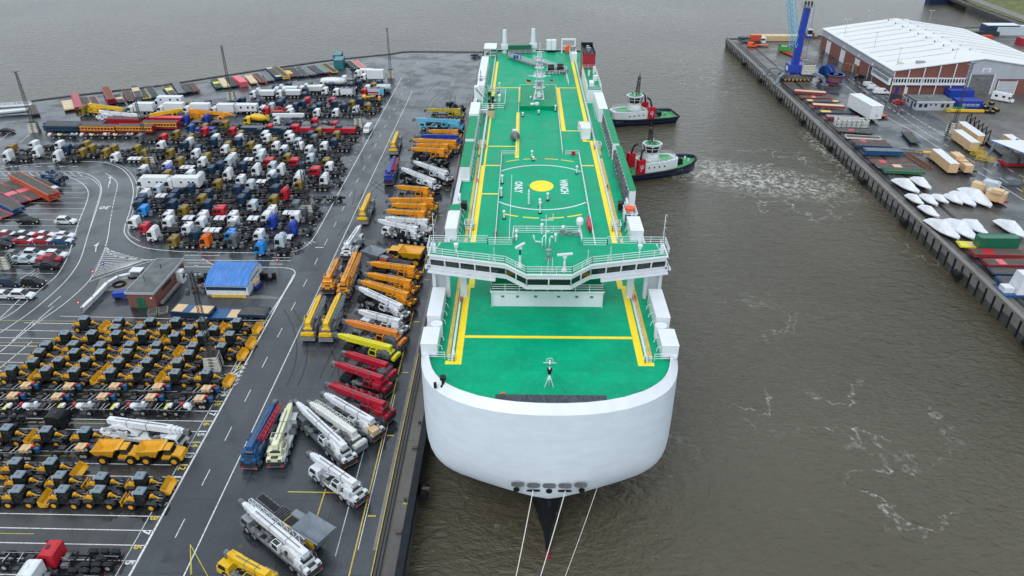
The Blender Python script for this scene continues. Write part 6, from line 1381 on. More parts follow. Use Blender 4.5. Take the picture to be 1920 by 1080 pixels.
def container(L,col,lab,loc,rz,name='container',h=2.6,w=2.45,grp=None,mark=None):
    m=MB();m.box(-L/2+.06,L/2-.06,-w/2+.05,w/2-.05,.12,h-.08,col)
    n=int(L/.45)
    for i in range(n):
        x=-L/2+.3+i*(L-.6)/(n-1);m.box(x-.08,x+.08,-w/2+.02,w/2-.02,.15,h-.12,col)
    f=MB()
    for s in (1,-1):
        for t in (1,-1):f.box(t*L/2-.12 if t>0 else -L/2,t*L/2 if t>0 else -L/2+.12,s*w/2-.12 if s>0 else -w/2,s*w/2 if s>0 else -w/2+.12,0,h,col)
        f.bar((-L/2,s*(w/2-.06),h-.06),(L/2,s*(w/2-.06),h-.06),.12,.12,col);f.bar((-L/2,s*(w/2-.06),.07),(L/2,s*(w/2-.06),.07),.12,.14,col)
    d=MB()
    for y in (-.5,.5):
        d.box(L/2-.06,L/2-.02,y-.55+.02,y+.55-.02,.2,h-.15,col);d.tube((L/2,y-.3,.2),(L/2,y-.3,h-.2),.025,'steel');d.tube((L/2,y+.3,.2),(L/2,y+.3,h-.2),.025,'steel')
    return thing(name,[Nd('container_shell',m),Nd('corner_frame',f),Nd('door',d)],lab,'container',loc,rz,grp)
x,y=up(*c2(1125,175),1.6);rz_=math.atan2(*(lambda d:(d.y,d.x))(Vector(up(*c2(1080,130),2))-Vector(up(*c2(1190,235),2))))
container(7,'teal','teal container, farther of the pair at the far quay',(x-1,y+5),rad(95),h=4.2,w=3.4);container(7,'teal','teal container, nearer of the pair at the far quay',(x+1.2,y-3),rad(95),h=4.0,w=3.8)
x,y=up(*c2(240,345),1.2);container(11,'pink','pinkish red closed box trailer at the far quay',(x,y),math.atan2(up(*c2(300,380))[1]-up(*c2(195,300))[1],up(*c2(300,380))[0]-up(*c2(195,300))[0]),h=2.2,w=3.0)
# stacks of long trailers behind the truck park
def longstack(a,b_,z,col,lab,st,W_=2.6,deckm='deckwood',H_=.7,ribs=None,grp=None):
    t=put_trailer(a,b_,z,col,lab,W_=W_,H_=H_,stack=st,deckm=deckm,grp=grp,name='stacked_trailers',cat='trailers')
    if ribs:
        L=round((Vector(up(*b_,z))-Vector(up(*a,z))).length*2)/2
        m=MB();m.bar((-L/2,-1.35,1.3),(L/2,-1.35,1.3),.15,.15,ribs);m.bar((-L/2,-1.35,2.3),(L/2,-1.35,2.3),.15,.15,ribs)
        k=int(L/1.0)
        for i in range(k):x=-L/2+.5+i*(L-1)/(k-1);m.bar((x,-1.36,1.3),(x+.3,-1.36,2.3),.12,.12,ribs)
        inst(Nd('side_ribs',m),t)
    return t
GS='long stacked trailers behind the truck park'
longstack((84,236),(150,237),1.8,'navy','dark blue stack of long trailers, lower left one',2,H_=.8,grp=GS);longstack((84,229),(196,230),2,'steelblue','dark blue long trailer stack behind the lower blue stack',2,H_=.7,grp=GS)
longstack((152,236),(218,237),2.2,'maroon','red trailer stack with lime green ribs, left of the front pair',3,H_=.6,ribs='lemon',grp=GS);longstack((219,236),(288,237),2.2,'maroon','red trailer stack with lime green ribs, right of the front pair',3,H_=.6,ribs='lemon',grp=GS)
longstack((200,223),(264,224),2.4,'maroon','plain red long trailer stack above the left ribbed stack',3,H_=.7,grp=GS);longstack((266,229),(334,230),2.2,'maroon','red ribbed trailer stack behind and right of the front pair',3,H_=.6,ribs='lemon',grp=GS)
longstack((266,218),(345,219),2.6,'crimson','bright red trailer stack with pale panel, farthest back',3,H_=.6,grp=GS,deckm='pink')
longstack((452,237),(545,238.5),1.9,'navy','long dark blue open trailer in front of the pump truck',1,H_=1.4,grp=GS,deckm='greysteel');longstack((563,238),(667,239),2.0,'red','long red and blue half-pipe trailer beside the light mast',1,H_=1.5,grp=GS,deckm='greysteel')
# left yard lying trailers
Lq=lambda X,Y:(X/10.8,310+Y/10.8)
put_trailer(Lq(300,190),Lq(1090,600),1.9,'redorange','orange-red stack of three long trailers in the left yard',W_=3.0,H_=.55,stack=3,name='stacked_trailers')
put_trailer(Lq(130,330),Lq(740,680),.7,'pink','red flat trailer with grey deck, right of the flat pair',W_=3.0,H_=.35,panel=(-.02,.12,'pink'))
put_trailer(Lq(-120,390),Lq(520,740),.7,'red','red flat trailer with grey deck, left of the flat pair',W_=3.0,H_=.35,panel=(-.02,.12,'pink'))
put_trailer(Lq(-330,520),Lq(370,870),1.6,'steelblue','blue stacked long trailers below the red flats',W_=3.0,H_=.5,stack=2,name='stacked_trailers')
put_trailer(Lq(-500,780),Lq(140,1040),.6,'pink','red-edged flat trailer at the left picture edge below the blue stack',W_=3.0,H_=.35)
put_trailer(Lq(640,250),Lq(1180,500),.8,'grey','dark low trailer with pale blocks beside the orange stack',W_=2.4,H_=.4,panel=(.25,.4,'boatwrap'))
a=Vector(up(*Lq(900,160),1));b=Vector(up(*Lq(1330,360),1));c=(a+b)/2;d=b-a
m=MB();RR=random.Random(4)
for i in range(42):
    x=RR.uniform(-4.5,4.5);y=RR.uniform(-1.7,1.7);m.box(x-.5,x+.5,y-.3,y+.3,.3+RR.random(),1.0+RR.random()*1.1,RR.choice(('navy','steelblue','black','chassis','slate')))
for i in range(12):
    x=RR.uniform(-4,4);m.tube((x,-1.6,1.6),(x+RR.uniform(-1.5,1.5),1.6,2.1),.07,RR.choice(('steelblue','steel')))
single('machine_parts',m,'heap of dark blue machine parts on a low bed in the left yard','machine parts',(c.x,c.y),math.atan2(d.y,d.x))
# trailers by the brick building
put_trailer((325,578),(400,583),1.4,'navy','blue stacked flat trailer with plywood deck near the light mast',W_=3.2,H_=.5,stack=2,deckm='plywood',panel=(-.2,.0,'steelblue'))
put_trailer((398,589),(452,590),.6,'steelblue','low blue flat trailer with plywood half, middle one by the loaders',W_=3.4,H_=.3,deckm='steelblue',panel=(.1,.45,'plywood'))
put_trailer((450,581),(503,583),1.2,'navy','dark blue flat trailer with grey deck, right one by the loaders',W_=3.2,H_=.6)
x,y=up(296,583,.3);single('concrete_blocks',MB().box(-1.8,-.1,-1.2,1.2,0,.5,'concrete').box(.1,1.9,-1.2,1.2,0,.45,'concrete').box(-1.6,-.3,-1,1,.5,.6,'wallconc').box(.3,1.6,-1,1,.45,.55,'wallconc'),'pair of grey concrete slabs lying in front of the brick building','slab',(x,y),rad(20))
x,y=up(200,0,0)
# ================= BUILDINGS AND RIGHT QUAY =================
# brick building
X0,X1,Y0_,Y1_=-77.6,-72.2,124.7,138.6;H_=3.1
b=thing('brick_building',[],'small red brick building with flat grey roof beside the blue-roofed hall','building',(X0,Y0_,0),rad(-1))
w,dp=X1-X0,Y1_-Y0_
m=MB().box(0,w,0,dp,0,H_,'brick');inst(Nd('walls',m),b)
m=MB().box(-.25,w+.25,-.25,dp+.25,H_,H_+.45,'cladding').box(-.1,w+.1,-.1,dp+.1,H_+.45,H_+.47,'bitumen')
inst(Nd('flat_roof',m,[Nd('roof_vent',MB().cyl((w/2,dp*.7,H_+.47),.1,1.0,'black',n=6).cyl((w*.35,dp*.3,H_+.47),.06,1.4,'black',n=6))]),b)
m=MB().box(w*.30,w*.62,-.06,-.0,0,2.3,'containergreen');m.box(w*.455,w*.465,-.075,-.06,.1,2.2,'black');inst(Nd('door',m,[Nd('handle',MB().box(w*.5,w*.53,-.12,-.06,1.1,1.2,'steel'))]),b)
m=MB().box(w,w+.03,dp*.25,dp*.55,1.9,2.5,'glass');inst(Nd('window',m),b)
inst(Nd('wall_lamp',MB().box(w*.86,w*.92,-.25,0,2.2,2.4,'lamp')),b)
inst(Nd('cabin_annex',MB().box(w+.02,w+1.3,dp-4.2,dp-2.6,0,2.7,'white').box(w+1.3,w+1.32,dp-4.0,dp-2.9,1.0,2.0,'glass')),b)
inst(Nd('pipe_bundle',MB().bar((w+.6,1,.5),(w+.8,dp-5,.6),.6,.5,'concrete')),b)
# blue roofed hall
a=up(388,556);c_=up(460,558)
b=thing('blue_roof_hall',[],'white hall with arched bright blue metal roof near the light mast','building',(a[0]+.1,a[1],0),rad(-1))
w=8.6;dp=9.0;hh=3.5
m=MB().box(0,w,0,dp,.5,hh-.8,'white');m.prism([(0,0),(0,0),(0,0)],0,0,'white') if 0 else None
m.add([(0,0,hh-.8),(w,0,hh-.8),(w,3.2,hh+.6),(w,dp-1.6,hh+.6),(w,dp,hh-.6),(0,dp,hh-.6),(0,dp-1.6,hh+.6),(0,3.2,hh+.6)],[(1,2,3,4),(0,5,6,7)],'white')
m.add([(0,0,hh-.8),(0,dp,hh-.8),(0,dp,hh-.6)],[(0,1,2)],'white').add([(w,0,hh-.8),(w,dp,hh-.8),(w,dp,hh-.6)],[(0,1,2)],'white')
inst(Nd('walls',m),b)
m=MB()
prof=[(-.1,hh-.85),(3.2,hh+.65),(dp-1.6,hh+.65),(dp+.1,hh-.6)]
for (y0_,z0_),(y1_,z1_) in zip(prof,prof[1:]):
    m.add([(-.15,y0_,z0_),(w+.15,y0_,z0_),(w+.15,y1_,z1_),(-.15,y1_,z1_),(-.15,y0_,z0_-.15),(w+.15,y0_,z0_-.15),(w+.15,y1_,z1_-.15),(-.15,y1_,z1_-.15)],[(0,1,2,3),(7,6,5,4),(0,4,5,1),(1,5,6,2),(2,6,7,3),(3,7,4,0)],'roofblue')
    for i in range(19):
        x=i*w/18;m.bar((x,y0_,z0_+.03),(x,y1_,z1_+.03),.06,.06,'roofblue')
inst(Nd('metal_roof',m),b)
inst(Nd('blue_stripe',MB().box(.1,w-.3,-.04,-.005,1.55,2.3,'navy')),b);inst(Nd('timber_base',MB().box(1,w-.5,-.25,-.01,0,.6,'bargeyellow').box(0,w,.02,dp,0,.5,'concrete')),b);inst(Nd('side_door',MB().box(w+.005,w+.04,2.5,6.5,.6,2.5,'boatwrap').bar((w+.08,2.0,2.6),(w+.08,7,2.6),.1,.1,'black')),b)
x,y=up(478,533,.8);single('crate_trolley',MB().box(-1.2,1.2,-.9,.9,.3,1.0,'blue').box(-1,1,-.7,.7,1.0,1.7,'plywood').box(-1.1,1.1,-1,1,0,.3,'black'),'blue trolley stacked with plywood crates beside the blue-roofed hall','trolley',(x,y),rad(80))
for a_,b2,l in ((497,519,'black engine frame lying on the ground right of the blue-roofed hall'),(383,522,'dark parts and pallets between the light mast and the blue-roofed hall'),(368,541,'dark rusty bin parts in front of the mast near the hall')):
    x,y=up(a_,b2,.5);m=MB();RR=random.Random(a_)
    for i in range(14):
        xx=RR.uniform(-2,2);yy=RR.uniform(-1,1);m.box(xx-.35,xx+.35,yy-.25,yy+.25,0,.4+RR.random()*1.2,RR.choice(('black','chassis','rust','greysteel')))
    single('machine_parts',m,l,'machine parts',(x,y))
# white barrier with wheels round the yard gate, pad with tyres and blue compressor
pts=[up(*p,.6) for p in ((155,581),(175,562),(202,534),(222,522),(262,513))]
m=MB()
for p,q in zip(pts,pts[1:]):
    m.bar((*p,1.15),(*q,1.15),.75,.12,'white');m.bar((*p,.6),(*q,.6),.1,1.0,'white')
    n_=max(1,int(math.hypot(q[0]-p[0],q[1]-p[1])/3))
    for i in range(n_):
        t=i/n_;x=p[0]+(q[0]-p[0])*t;y=p[1]+(q[1]-p[1])*t;m.bar((x,y,.05),(x,y,1.9),.12,.12,'steel');m.box(x-.3,x+.3,y-.3,y+.3,0,.15,'concrete')
single('barrier',m,'long white barrier curving from the brick building to the road','barrier')
x,y=up(258,512,1);single('kiosk',MB().box(-1.1,1.1,-.8,.8,0,1.7,'greysteel').box(-1.25,1.25,-.95,.95,1.7,1.9,'white'),'small flat white-topped kiosk at the upper end of the white barrier','kiosk',(x,y))
x,y=up(226,531);m=MB().box(-4.4,4.4,-3,3,.004,.12,'concrete')
single('concrete_pad',m,'pale concrete pad with two tyre rings left of the brick building','pad',(x,y),rad(14))
for i,(a_,b2) in enumerate(((224,536),(252,520))):
    x,y=up(a_,b2);m=MB()
    rr=[]
    for k in range(16):
        t=2*math.pi*k/16;rr.append((1.1*math.cos(t),1.1*math.sin(t),.3))
    m.path(rr+[rr[0]],.22,'rubber',6);single('tyre_ring',m,('black tyre ring on the left part of the pale pad','black tyre ring on the right part of the pale pad')[i],'tyre',(x,y,.1))
x,y=up(225,552,.8);single('compressor',MB().box(-1.3,1.3,-.8,.8,.5,1.5,'blue',.1,.1).cyl((-.6,-.9,.35),.35,.25,'rubber',ax='y').cyl((-.6,.7,.35),.35,.25,'rubber',ax='y').bar((1.3,0,.5),(2.3,-.2,.4),.12,.12,'steel'),'small blue towed compressor left of the brick building','compressor',(x,y),rad(10))
# round signs and traffic posts
for a_,b2,l,k in ((197,509,'round blue sign on a short post in the hatched island','blue'),(179,524,'red and white post marker at the edge of the hatched island','red'),(522,503,'red and white ring sign right of the blue-roofed hall','red'),(152,583,'red and white post at the lower end of the barrier','red')):
    x,y=up(a_,b2);single('road_sign',MB().tube((0,0,0),(0,0,2.2),.05,'steel').cyl((0,-.04,2.0),.4,.06,k,ax='y',n=14).cyl((0,-.05,2.0),.22,.01,'white',ax='y',n=12),l,'sign',(x,y))
# light masts
def mast(H_=19):
    base=MB()
    for k in range(5):base.box(-1.35+.05*k,1.35-.05*k,-1.35+.05*k,1.35-.05*k,k*.62,k*.62+.5,'whiteconc');base.box(-1.1,1.1,-1.1,1.1,k*.62+.5,k*.62+.62,'black')
    for s in (1,-1):
        for k in range(5):base.box(s*1.37-.03,s*1.37+.03,-.5,.5,.1+k*.62,.42+k*.62,'black');base.box(-.3,.3,s*1.37-.03,s*1.37+.03,.1+k*.62,.42+k*.62,'concrete')
    t=MB();t.lattice((0,0,3.1),(0,0,H_),.9,.45,'darksteel',.06,16,.035)
    hd=MB();hd.bar((-1.5,0,H_),(1.5,0,H_),.1,.1,'darksteel');hd.bar((0,-.9,H_),(0,.9,H_),.1,.1,'darksteel')
    lp=MB()
    for x in (-1.4,-.7,.7,1.4):lp.box(x-.16,x+.16,-.2,.08,H_-.2,H_-.05,'silver')
    return [Nd('ballast_base',base),Nd('lattice_tower',t),Nd('cross_arm',hd,[Nd('floodlights',lp)])]
MP=mast()
for (a_,b2),l in (((66,246),'lattice light mast farthest left beside the blue trailer stacks'),((434,186),'lattice light mast behind the white box trucks at the far quay'),((733,145),'lattice light mast near the upper right corner of the truck park'),((402,690),'lattice light mast standing among the yellow wheel loaders'),((578,402),'lattice light mast at the lower right of the truck park'),((672,237),'lattice light mast at the end of the red half-pipe trailer'),((10,500),'lattice light mast base at the left picture edge by the pickups'),((285,310),'lattice light mast on the left side of the truck rows')):
    x,y=up(a_,b2);thing('light_mast',MP,l,'light mast',(x,y),rad(8),'lattice light masts of the yard')
x,y=up(1784,248);thing('light_mast',MP,'lattice light mast on the right quay beside the yellow frames','light mast',(x,y),rad(8),'lattice light masts of the yard',None,(1,1,1.15))
# boats / jetty at far left
a=up(-30,215);m=MB();m.loft([[(-9,0,.6),(-9,.3,.8),(-9,-.3,.8)],[(-4,1.6,1.4),(-4,-1.6,1.4),(-4,0,.1)],[(5,1.7,1.5),(5,-1.7,1.5),(5,0,0)],[(8,1.2,1.5),(8,-1.2,1.5),(8,0,.2)]],'white')
x,y=up(4,211,1);single('white_boat',m,'white boat hull lying ashore at the upper left picture edge','boat',(x,y,.2),rad(18))
x,y=up(4,197,1);m=MB();m.rail([(-9,0,0),(9,1,0)],1.2,k='white',r=.12,step=1.5);m.box(-9,9,-.3,1.2,0,.2,'boatwrap');single('gangway',m,'white gangway with railings behind the white boat at the left edge','gangway',(x,y,.3),rad(14))
# ---------------- the great hall
HX0,HX1,HY0,HY1=136.3,199.5,279.5,355.;EV=8.3;RG=12.8;XM=(HX0+HX1)/2
hall=thing('warehouse',[],'large warehouse with white pitched metal roof, brick and grey cladding','building',(0,0,0))
def P_(n,m,par=hall,label=None):return inst(Nd(n,m,(),(0,0,0),0,label),par)
zr=lambda x:EV+(RG-EV)*(1-abs(x-XM)/(XM-HX0))
m=MB();m.box(HX0,HX1,HY0,HY1,0,5.6,'brick');P_('brick_wall',m)
m=MB();m.box(HX0-.05,HX0+.3,HY0,HY1,5.6,EV,'cladding');m.box(HX1-.3,HX1+.05,HY0,HY1,5.6,EV,'cladding')
for y0_,y1_ in ((HY0-.05,HY0+.25),(HY1-.25,HY1+.05)):
    m.add([(HX0,y0_,5.6),(HX1,y0_,5.6),(HX1,y0_,EV),(XM,y0_,RG),(HX0,y0_,EV),(HX0,y1_,5.6),(HX1,y1_,5.6),(HX1,y1_,EV),(XM,y1_,RG),(HX0,y1_,EV)],[(0,1,2,3,4),(9,8,7,6,5),(0,5,6,1)],'cladding')
P_('cladding',m)
XB=163.2
m=MB();m.add([(HX0+.1,HY0-.06,5.6),(XB,HY0-.06,5.6),(XB,HY0-.06,zr(XB)-.25),(HX0+.1,HY0-.06,EV-.2)],[(0,1,2,3)],'brick');P_('gable_brick',m)
rf=MB()
for s in (1,-1):
    xa=HX0-.5 if s>0 else HX1+.5
    rf.add([(xa,HY0-.5,EV),(XM,HY0-.5,RG),(XM,HY1+.5,RG),(xa,HY1+.5,EV),(xa,HY0-.5,EV+.3),(XM,HY0-.5,RG+.3),(XM,HY1+.5,RG+.3),(xa,HY1+.5,EV+.3)],[(0,1,2,3),(4,5,6,7),(0,4,5,1),(2,6,7,3),(0,3,7,4)],'roofwhite')
ro=P_('roof',rf)
for j in range(9):
    y=HY0+12+j*7.3
    for s,x0_,x1_ in ((1,HX0+1.5,XM-6),(-1,HX1-1.5,XM+5)):
        inst(Nd('roof_rib',MB().bar((x0_,y,zr(x0_)+.38),(x1_,y,zr(x1_)+.38),.35,.12,'cladding')),ro)
    for s in (1,-1):
        x=XM+s*3.2;vt=MB();vt.box(x-1.2,x+1.2,y+2,y+3,zr(x)+.2,zr(x)+.9,'roofwhite')
        vt.box(x-1.25,x-1.19,y+2,y+3,zr(x)+.3,zr(x)+.8,'greysteel');inst(Nd('roof_vent',vt),ro)
m=MB();m.box(141,142.2,HY0+6,HY0+8.5,zr(141)+.3,zr(141)+.9,'whiteconc');m.box(146,149,HY0+4,HY0+5.5,zr(147)+.2,zr(147)+1.1,'steel');inst(Nd('roof_hatch',m),ro)
# office window band front and left
of=MB();of.box(HX0-.6,XB,HY0-.9,HY0-.07,3.4,6.0,'boatwrap');P_('office_band',of)
m=MB();n_=26
for i in range(n_):
    x=HX0+.3+i*(XB-HX0-.6)/(n_-1);m.box(x-.33,x+.33,HY0-.95,HY0-.89,4.4,5.7,'glass')
P_('window_strip',m)
m=MB().box(HX0-1.4,HX0-.06,HY0-.9,HY0+15,3.4,6.3,'boatwrap');m.box(HX0-1.6,HX0-.02,HY0-1.1,HY0+15.2,6.3,6.6,'bitumen');P_('side_office',m)
m=MB()
for i in range(14):
    y=HY0+.2+i*1.05;m.box(HX0-1.46,HX0-1.39,y-.3,y+.3,4.4,5.7,'glass')
P_('side_window_strip',m)
m=MB()
for x in (HX0,141.5,147,152.5,158,XB):m.bar((x,HY0-1.0,0),(x,HY0-1.0,zr(x)-.1),.3,.2,'white')
P_('facade_column',m)
m=MB();m.box(138.5,139.6,HY0-.07,HY0-.005,0,2.4,'blue');P_('office_door',m,label='blue door under the office band');m=MB().box(141.8,143,HY0-.07,HY0-.005,0,2.4,'white');P_('office_door',m,label='white door under the office band')
m=MB();m.box(165.0,173.2,HY0-.12,HY0-.06,0,7.2,'greysteel')
for i in range(14):m.box(165.0,173.2,HY0-.14,HY0-.12,.25+i*.5,.29+i*.5,'steel')
for x in (164.7,173.5):m.bar((x,HY0-.15,0),(x,HY0-.15,7.4),.35,.2,'white')
P_('roller_door',m)
m=MB();m.box(175.8,182.2,HY0-.12,HY0-.06,0,4.8,'cladding')
for i in range(8):m.box(175.8,182.2,HY0-.14,HY0-.12,.4+i*.55,.5+i*.55,'boatwrap')
for x in (175.6,182.4):m.bar((x,HY0-.15,0),(x,HY0-.15,5.0),.3,.2,'white')
P_('side_roller_door',m)
m=MB().box(163.3,174.9,HY0-.09,HY0-.055,0,5.7,'cladding');P_('door_surround',m)
m=MB().box(168.2,171.4,HY0-.22,HY0-.12,8.0,9.6,'white');sg=P_('sign_board',m)
for i,(w_,z_) in enumerate(((1.6,9.2),(2.4,8.75),(1.8,8.35))):inst(Nd('sign_line',MB().box(169.8-w_/2,169.8+w_/2,HY0-.24,HY0-.221,z_-.09,z_+.09,'slate')),sg)
for i,y in enumerate((345,328,312,298)):
    m=MB().box(HX0-.07,HX0-.0,y-2,y+2,0,4.9,'boatwrap' if i<3 else 'hullblack')
    for j in range(7):m.box(HX0-.09,HX0-.07,y-2,y+2,.4+j*.65,.48+j*.65,'cladding')
    for s in (1,-1):m.box(HX0-.15,HX0-.0,y+s*2.2-.12,y+s*2.2+.12,0,5.2,'white')
    m.box(HX0-.13,HX0-.05,y-.6,y+.6,5.9,6.9,'white');P_('loading_door',m)
# slim light poles around the hall
for (a_,b2),(c_,d_),l in (((1629,42),(1631,15),'thin light pole behind the hall roof, left of the two far ones'),((1729,42),(1736,15),'thin light pole behind the hall roof, right of the two far ones'),((1575,104),(1588,38),'thin light pole near the far left side of the hall'),((1628,135),(1639,67),'thin light pole beside the left wall of the hall'),((1670,168),(1687,94),'thin light pole at the front left corner of the hall'),((1772,170),(1789,93),'thin light pole in front of the brick gable'),((1905,170),(1918,105),'thin light pole at the right picture edge of the hall')):
    x,y=up(a_,b2)
    if b2==42:
        x,y=(HX0+ (22 if a_<1700 else 50),HY1+6)
    h_=15.5
    m=MB();m.tube((0,0,0),(0,0,h_),.13,'steel',6,.07);m.bar((-.9,0,h_),(.9,0,h_),.1,.1,'steel')
    g=MB();g.box(-1.1,-.5,-.2,.2,h_-.12,h_+.02,'lamp');g.box(.5,1.1,-.2,.2,h_-.12,h_+.02,'lamp')
    thing('light_pole',[Nd('pole',m),Nd('lamp_head',g)],l,'light pole',(x,y),0,'thin light poles around the hall')
# portacabin, blue containers, things in front of the hall
a=up(1716,207);b2=up(1792,209)
pc=thing('portable_office',[],'grey portable office cabin with flat roof in front of the brick facade','cabin',(a[0],a[1],0))
w=12.6;dp=8.2
inst(Nd('walls',MB().box(0,w,0,dp,0,2.9,'cladding')),pc);inst(Nd('flat_roof',MB().box(-.2,w+.2,-.2,dp+.2,2.9,3.2,'bitumen').box(-.22,w+.22,-.24,-.2,2.85,3.2,'white').box(-.24,-.2,-.2,dp+.2,2.85,3.2,'navy').box(5,5.9,3,3.8,3.2,3.8,'steel')),pc)
for x in (1.4,3.2,4.9,6.6,9.0,10.8):inst(Nd('window',MB().box(x-.55 if x not in(4.9,6.6) else x-.3,x+.55 if x not in(4.9,6.6) else x+.3,-.05,-.003,1.1 if x not in(4.9,6.6) else 1.7,2.3,'glass')),pc)
for y in (1.2,3.4,6.6):inst(Nd('window' if y!=3.4 else 'door',MB().box(-.05,-.003,y-.6,y+.6,1.0 if y!=3.4 else 0,2.3,'glass' if y!=3.4 else 'navy')),pc)
for a_,b2,l in ((1803,183,'blue container behind the portable office, farther and longer one'),(1818,203,'blue container with four white windows beside the portable office')):
    x,y=up(a_,b2,.2);t=container(8.5,'blue',l,(x,y+2.5),rad(-3),h=2.7,w=5.0)
    if a_==1818:
        m=MB()
        for i in range(4):m.box(-2.6+i*1.5,-1.5+i*1.5,-2.56,-2.5,.9,1.7,'white');m.box(-2.5+i*1.5,-1.6+i*1.5,-2.58,-2.56,1.0,1.6,'slate')
        inst(Nd('window_row',m),t)
x,y=up(1880,185,1);
t=thing('camper_van',van(L=7.2,h=3.0),'white camper van with overcab parked before the brick wall','camper van',(x,y),rad(-40),None,{'PAINT':'white'})
inst(Nd('camper_body',MB().box(-3.5,1.8,-1.1,1.1,.6,3.1,'white').box(1.2,2.6,-1.1,1.1,2.2,3.05,'white',.1,.1).box(-2.6,-1.6,-1.12,1.12,1.6,2.3,'glass').box(-.2,.8,-1.12,1.12,1.6,2.3,'glass')),t)
for a_,b2,l,L_,h_,r_ in ((1652,172,'white van with side windows, largest of the three by the hall',5.4,2.1,-8),(1638,164,'white small van, middle of the three by the hall',4.3,1.7,-8),(1630,158,'white small van, farthest of the three by the hall',4.2,1.7,5)):
    x,y=up(a_,b2,.8);thing('van',van(L=L_,h=h_),l,'van',(x,y),rad(r_),'white vans beside the hall',{'PAINT':'white'})
x,y=up(1613,144,.6);thing('car',CAR['s'],'black car by the left wall of the hall','car',(x,y),0,None,{'PAINT':'black'})
x,y=up(1685,191,.6);thing('car',CAR['s'],'small red car on the road left of the portable office','car',(x,y),rad(-5),None,{'PAINT':'red'},(.85,.95,1))
x,y=up(1597,128,1.2);container(6.5,'rust','rusty red workshop container with blue front at the hall wall',(x,y),rad(-50),h=2.8);
x,y=up(1605,130,1);single('blue_box',MB().box(-1.6,1.6,-1.2,1.2,0,2.5,'lightblue').box(-1.7,1.7,-1.3,1.3,2.5,2.65,'boatwrap'),'light blue site box beside the rusty container','box',(x,y),rad(-15))
# fence posts near the camper
for i in range(6):
    x,y=up(1850+i*14,182+i*7);single('fence_post',MB().tube((0,0,0),(0,0,2.0),.06,'steel').box(-.15,.15,-.15,.15,0,.1,'concrete'),f"steel fence post near the camper van, {ORD[i+1]} from the left",'fence post',(x,y),group='fence posts by the camper van')
# pink lattice sections, yellow beam, wheels
x,y=up(1738,199,.5)
m=MB();m.lattice((-5,0,.9),(5,0,.7),1.6,1.4,'pink',.11,9);m.lattice((-5,1.8,.6),(1,1.8,.6),1.1,1.1,'maroon',.1,6);single('lattice_section',m,'pinkish red lattice crane sections lying before the portable office','crane section',(x,y),rad(-5))
x,y=up(1810,208,.5);m=MB();m.bar((-6,0,.7),(6,-.4,.7),.9,.7,'yellow');m.box(-6.6,-5.4,-.8,.8,.2,1.2,'mustard');single('yellow_beam',m,'long bright yellow beam lying beside the black wheels','beam',(x,y),rad(-2))
x,y=up(1792,203,.5);m=MB();m.bar((-4,0,.6),(3,0,.6),.8,.6,'fgreen');single('green_beam',m,'short bright green beam behind the yellow beam','beam',(x,y))
for i,(a_,b2) in enumerate(((1842,196),(1850,201),(1858,198),(1866,204),(1850,209),(1861,210),(1869,206),(1846,205))):
    x,y=up(a_,b2,.5);m=MB().cyl((0,0,0),.95,.8,'rubber',n=14);m.cyl((0,0,.8),.5,.06,'mustard',n=12);single('large_wheel',m,f"large black wheel with yellow hub, {ORD[i+1]} in the heap counted from the beam end",'wheel',(x,y,.02+ (.8 if i in(2,7) else 0)),group='large wheels heaped by the yellow beam')
# ---------------- harbour mobile crane
cx,cy=up(1490,150)
hc=thing('harbour_crane',[],'tall blue harbour mobile crane with light blue lattice jib on the right quay','crane',(cx,cy,0))
def H_part(n,m,par=hc):return inst(Nd(n,m),par)
m=MB();m.box(-5.5,5.5,-2.6,2.6,1.0,2.6,'greysteel');m.box(-6.2,6.2,-1.8,1.8,1.4,2.2,'chassis');H_part('undercarriage',m)
for x in (-4.5,-3,-1.5,0,1.5,3,4.5):
    for s in (1,-1):inst(Nd('wheel',DW,(),(x,s*2.2,.85)),hc)
for sx in (-1,1):
    for sy in (-1,1):
        m=MB();p=[(sx*3.2,sy*1.5,2.6),(sx*6.2,sy*4.4,3.6),(sx*8.6,sy*6.6,2.6),(sx*9.2,sy*7.2,.6)]
        for a,b in zip(p,p[1:]):m.bar(a,b,1.0,.9,'slate')
        m.box(sx*9.2-1.3,sx*9.2+1.3,sy*7.2-1.1,sy*7.2+1.1,.05,.5,'slate');H_part('outrigger_leg',m)
m=MB();m.cyl((0,0,2.6),2.2,.9,'blue',n=18);m.box(-4.0,3.4,-2.4,2.6,3.5,6.4,'blue',.2,.2);m.box(-4.05,-4.0,-1.4,1.0,4.0,5.6,'white');H_part('machine_house',m)
m=MB()
for k in range(6):m.box(1.0,5.6,-3.9,-2.5,3.2+k*.62,3.7+k*.62,'whiteconc');m.box(1.2,5.4,-3.7,-2.6,3.7+k*.62,3.82+k*.62,'black')
H_part('counterweight',m)
m=MB();m.bar((-1.2,.5,6.0),(-.2,.5,27.0),2.1,2.1,'blue');m.bar((-1.0,.4,5.5),(-.8,.4,15.),2.5,2.5,'blue');tw=H_part('tower',m)
m=MB();m.cyl((-.2,.5,27.4),2.0,.3,'slate',n=12);m.rail([(-2,-1.2,27.7),(1.8,-1.2,27.7),(1.8,2.2,27.7),(-2,2.2,27.7)],1.1,k='steel',closed=True)
for x in (-1.2,0,1.2):m.cyl((x-.1,.5,28.6),.9,.25,'black',ax='x',n=14)
H_part('tower_head',m,tw)
m=MB();m.box(1.3,3.2,-.8,1.0,16.0,17.0,'blue');m.box(1.4,3.1,-.7,.9,17.0,19.4,'boatwrap');m.box(1.35,3.15,-.75,-.69,17.6,19.1,'glass');H_part('operator_cab',m,tw)
m=MB();m.lattice((-2.6,-.6,12.5),(-9.0,6.0,44.0),2.4,2.2,'lightblue',.16,16,.09);jb=H_part('lattice_jib',m)
m=MB();
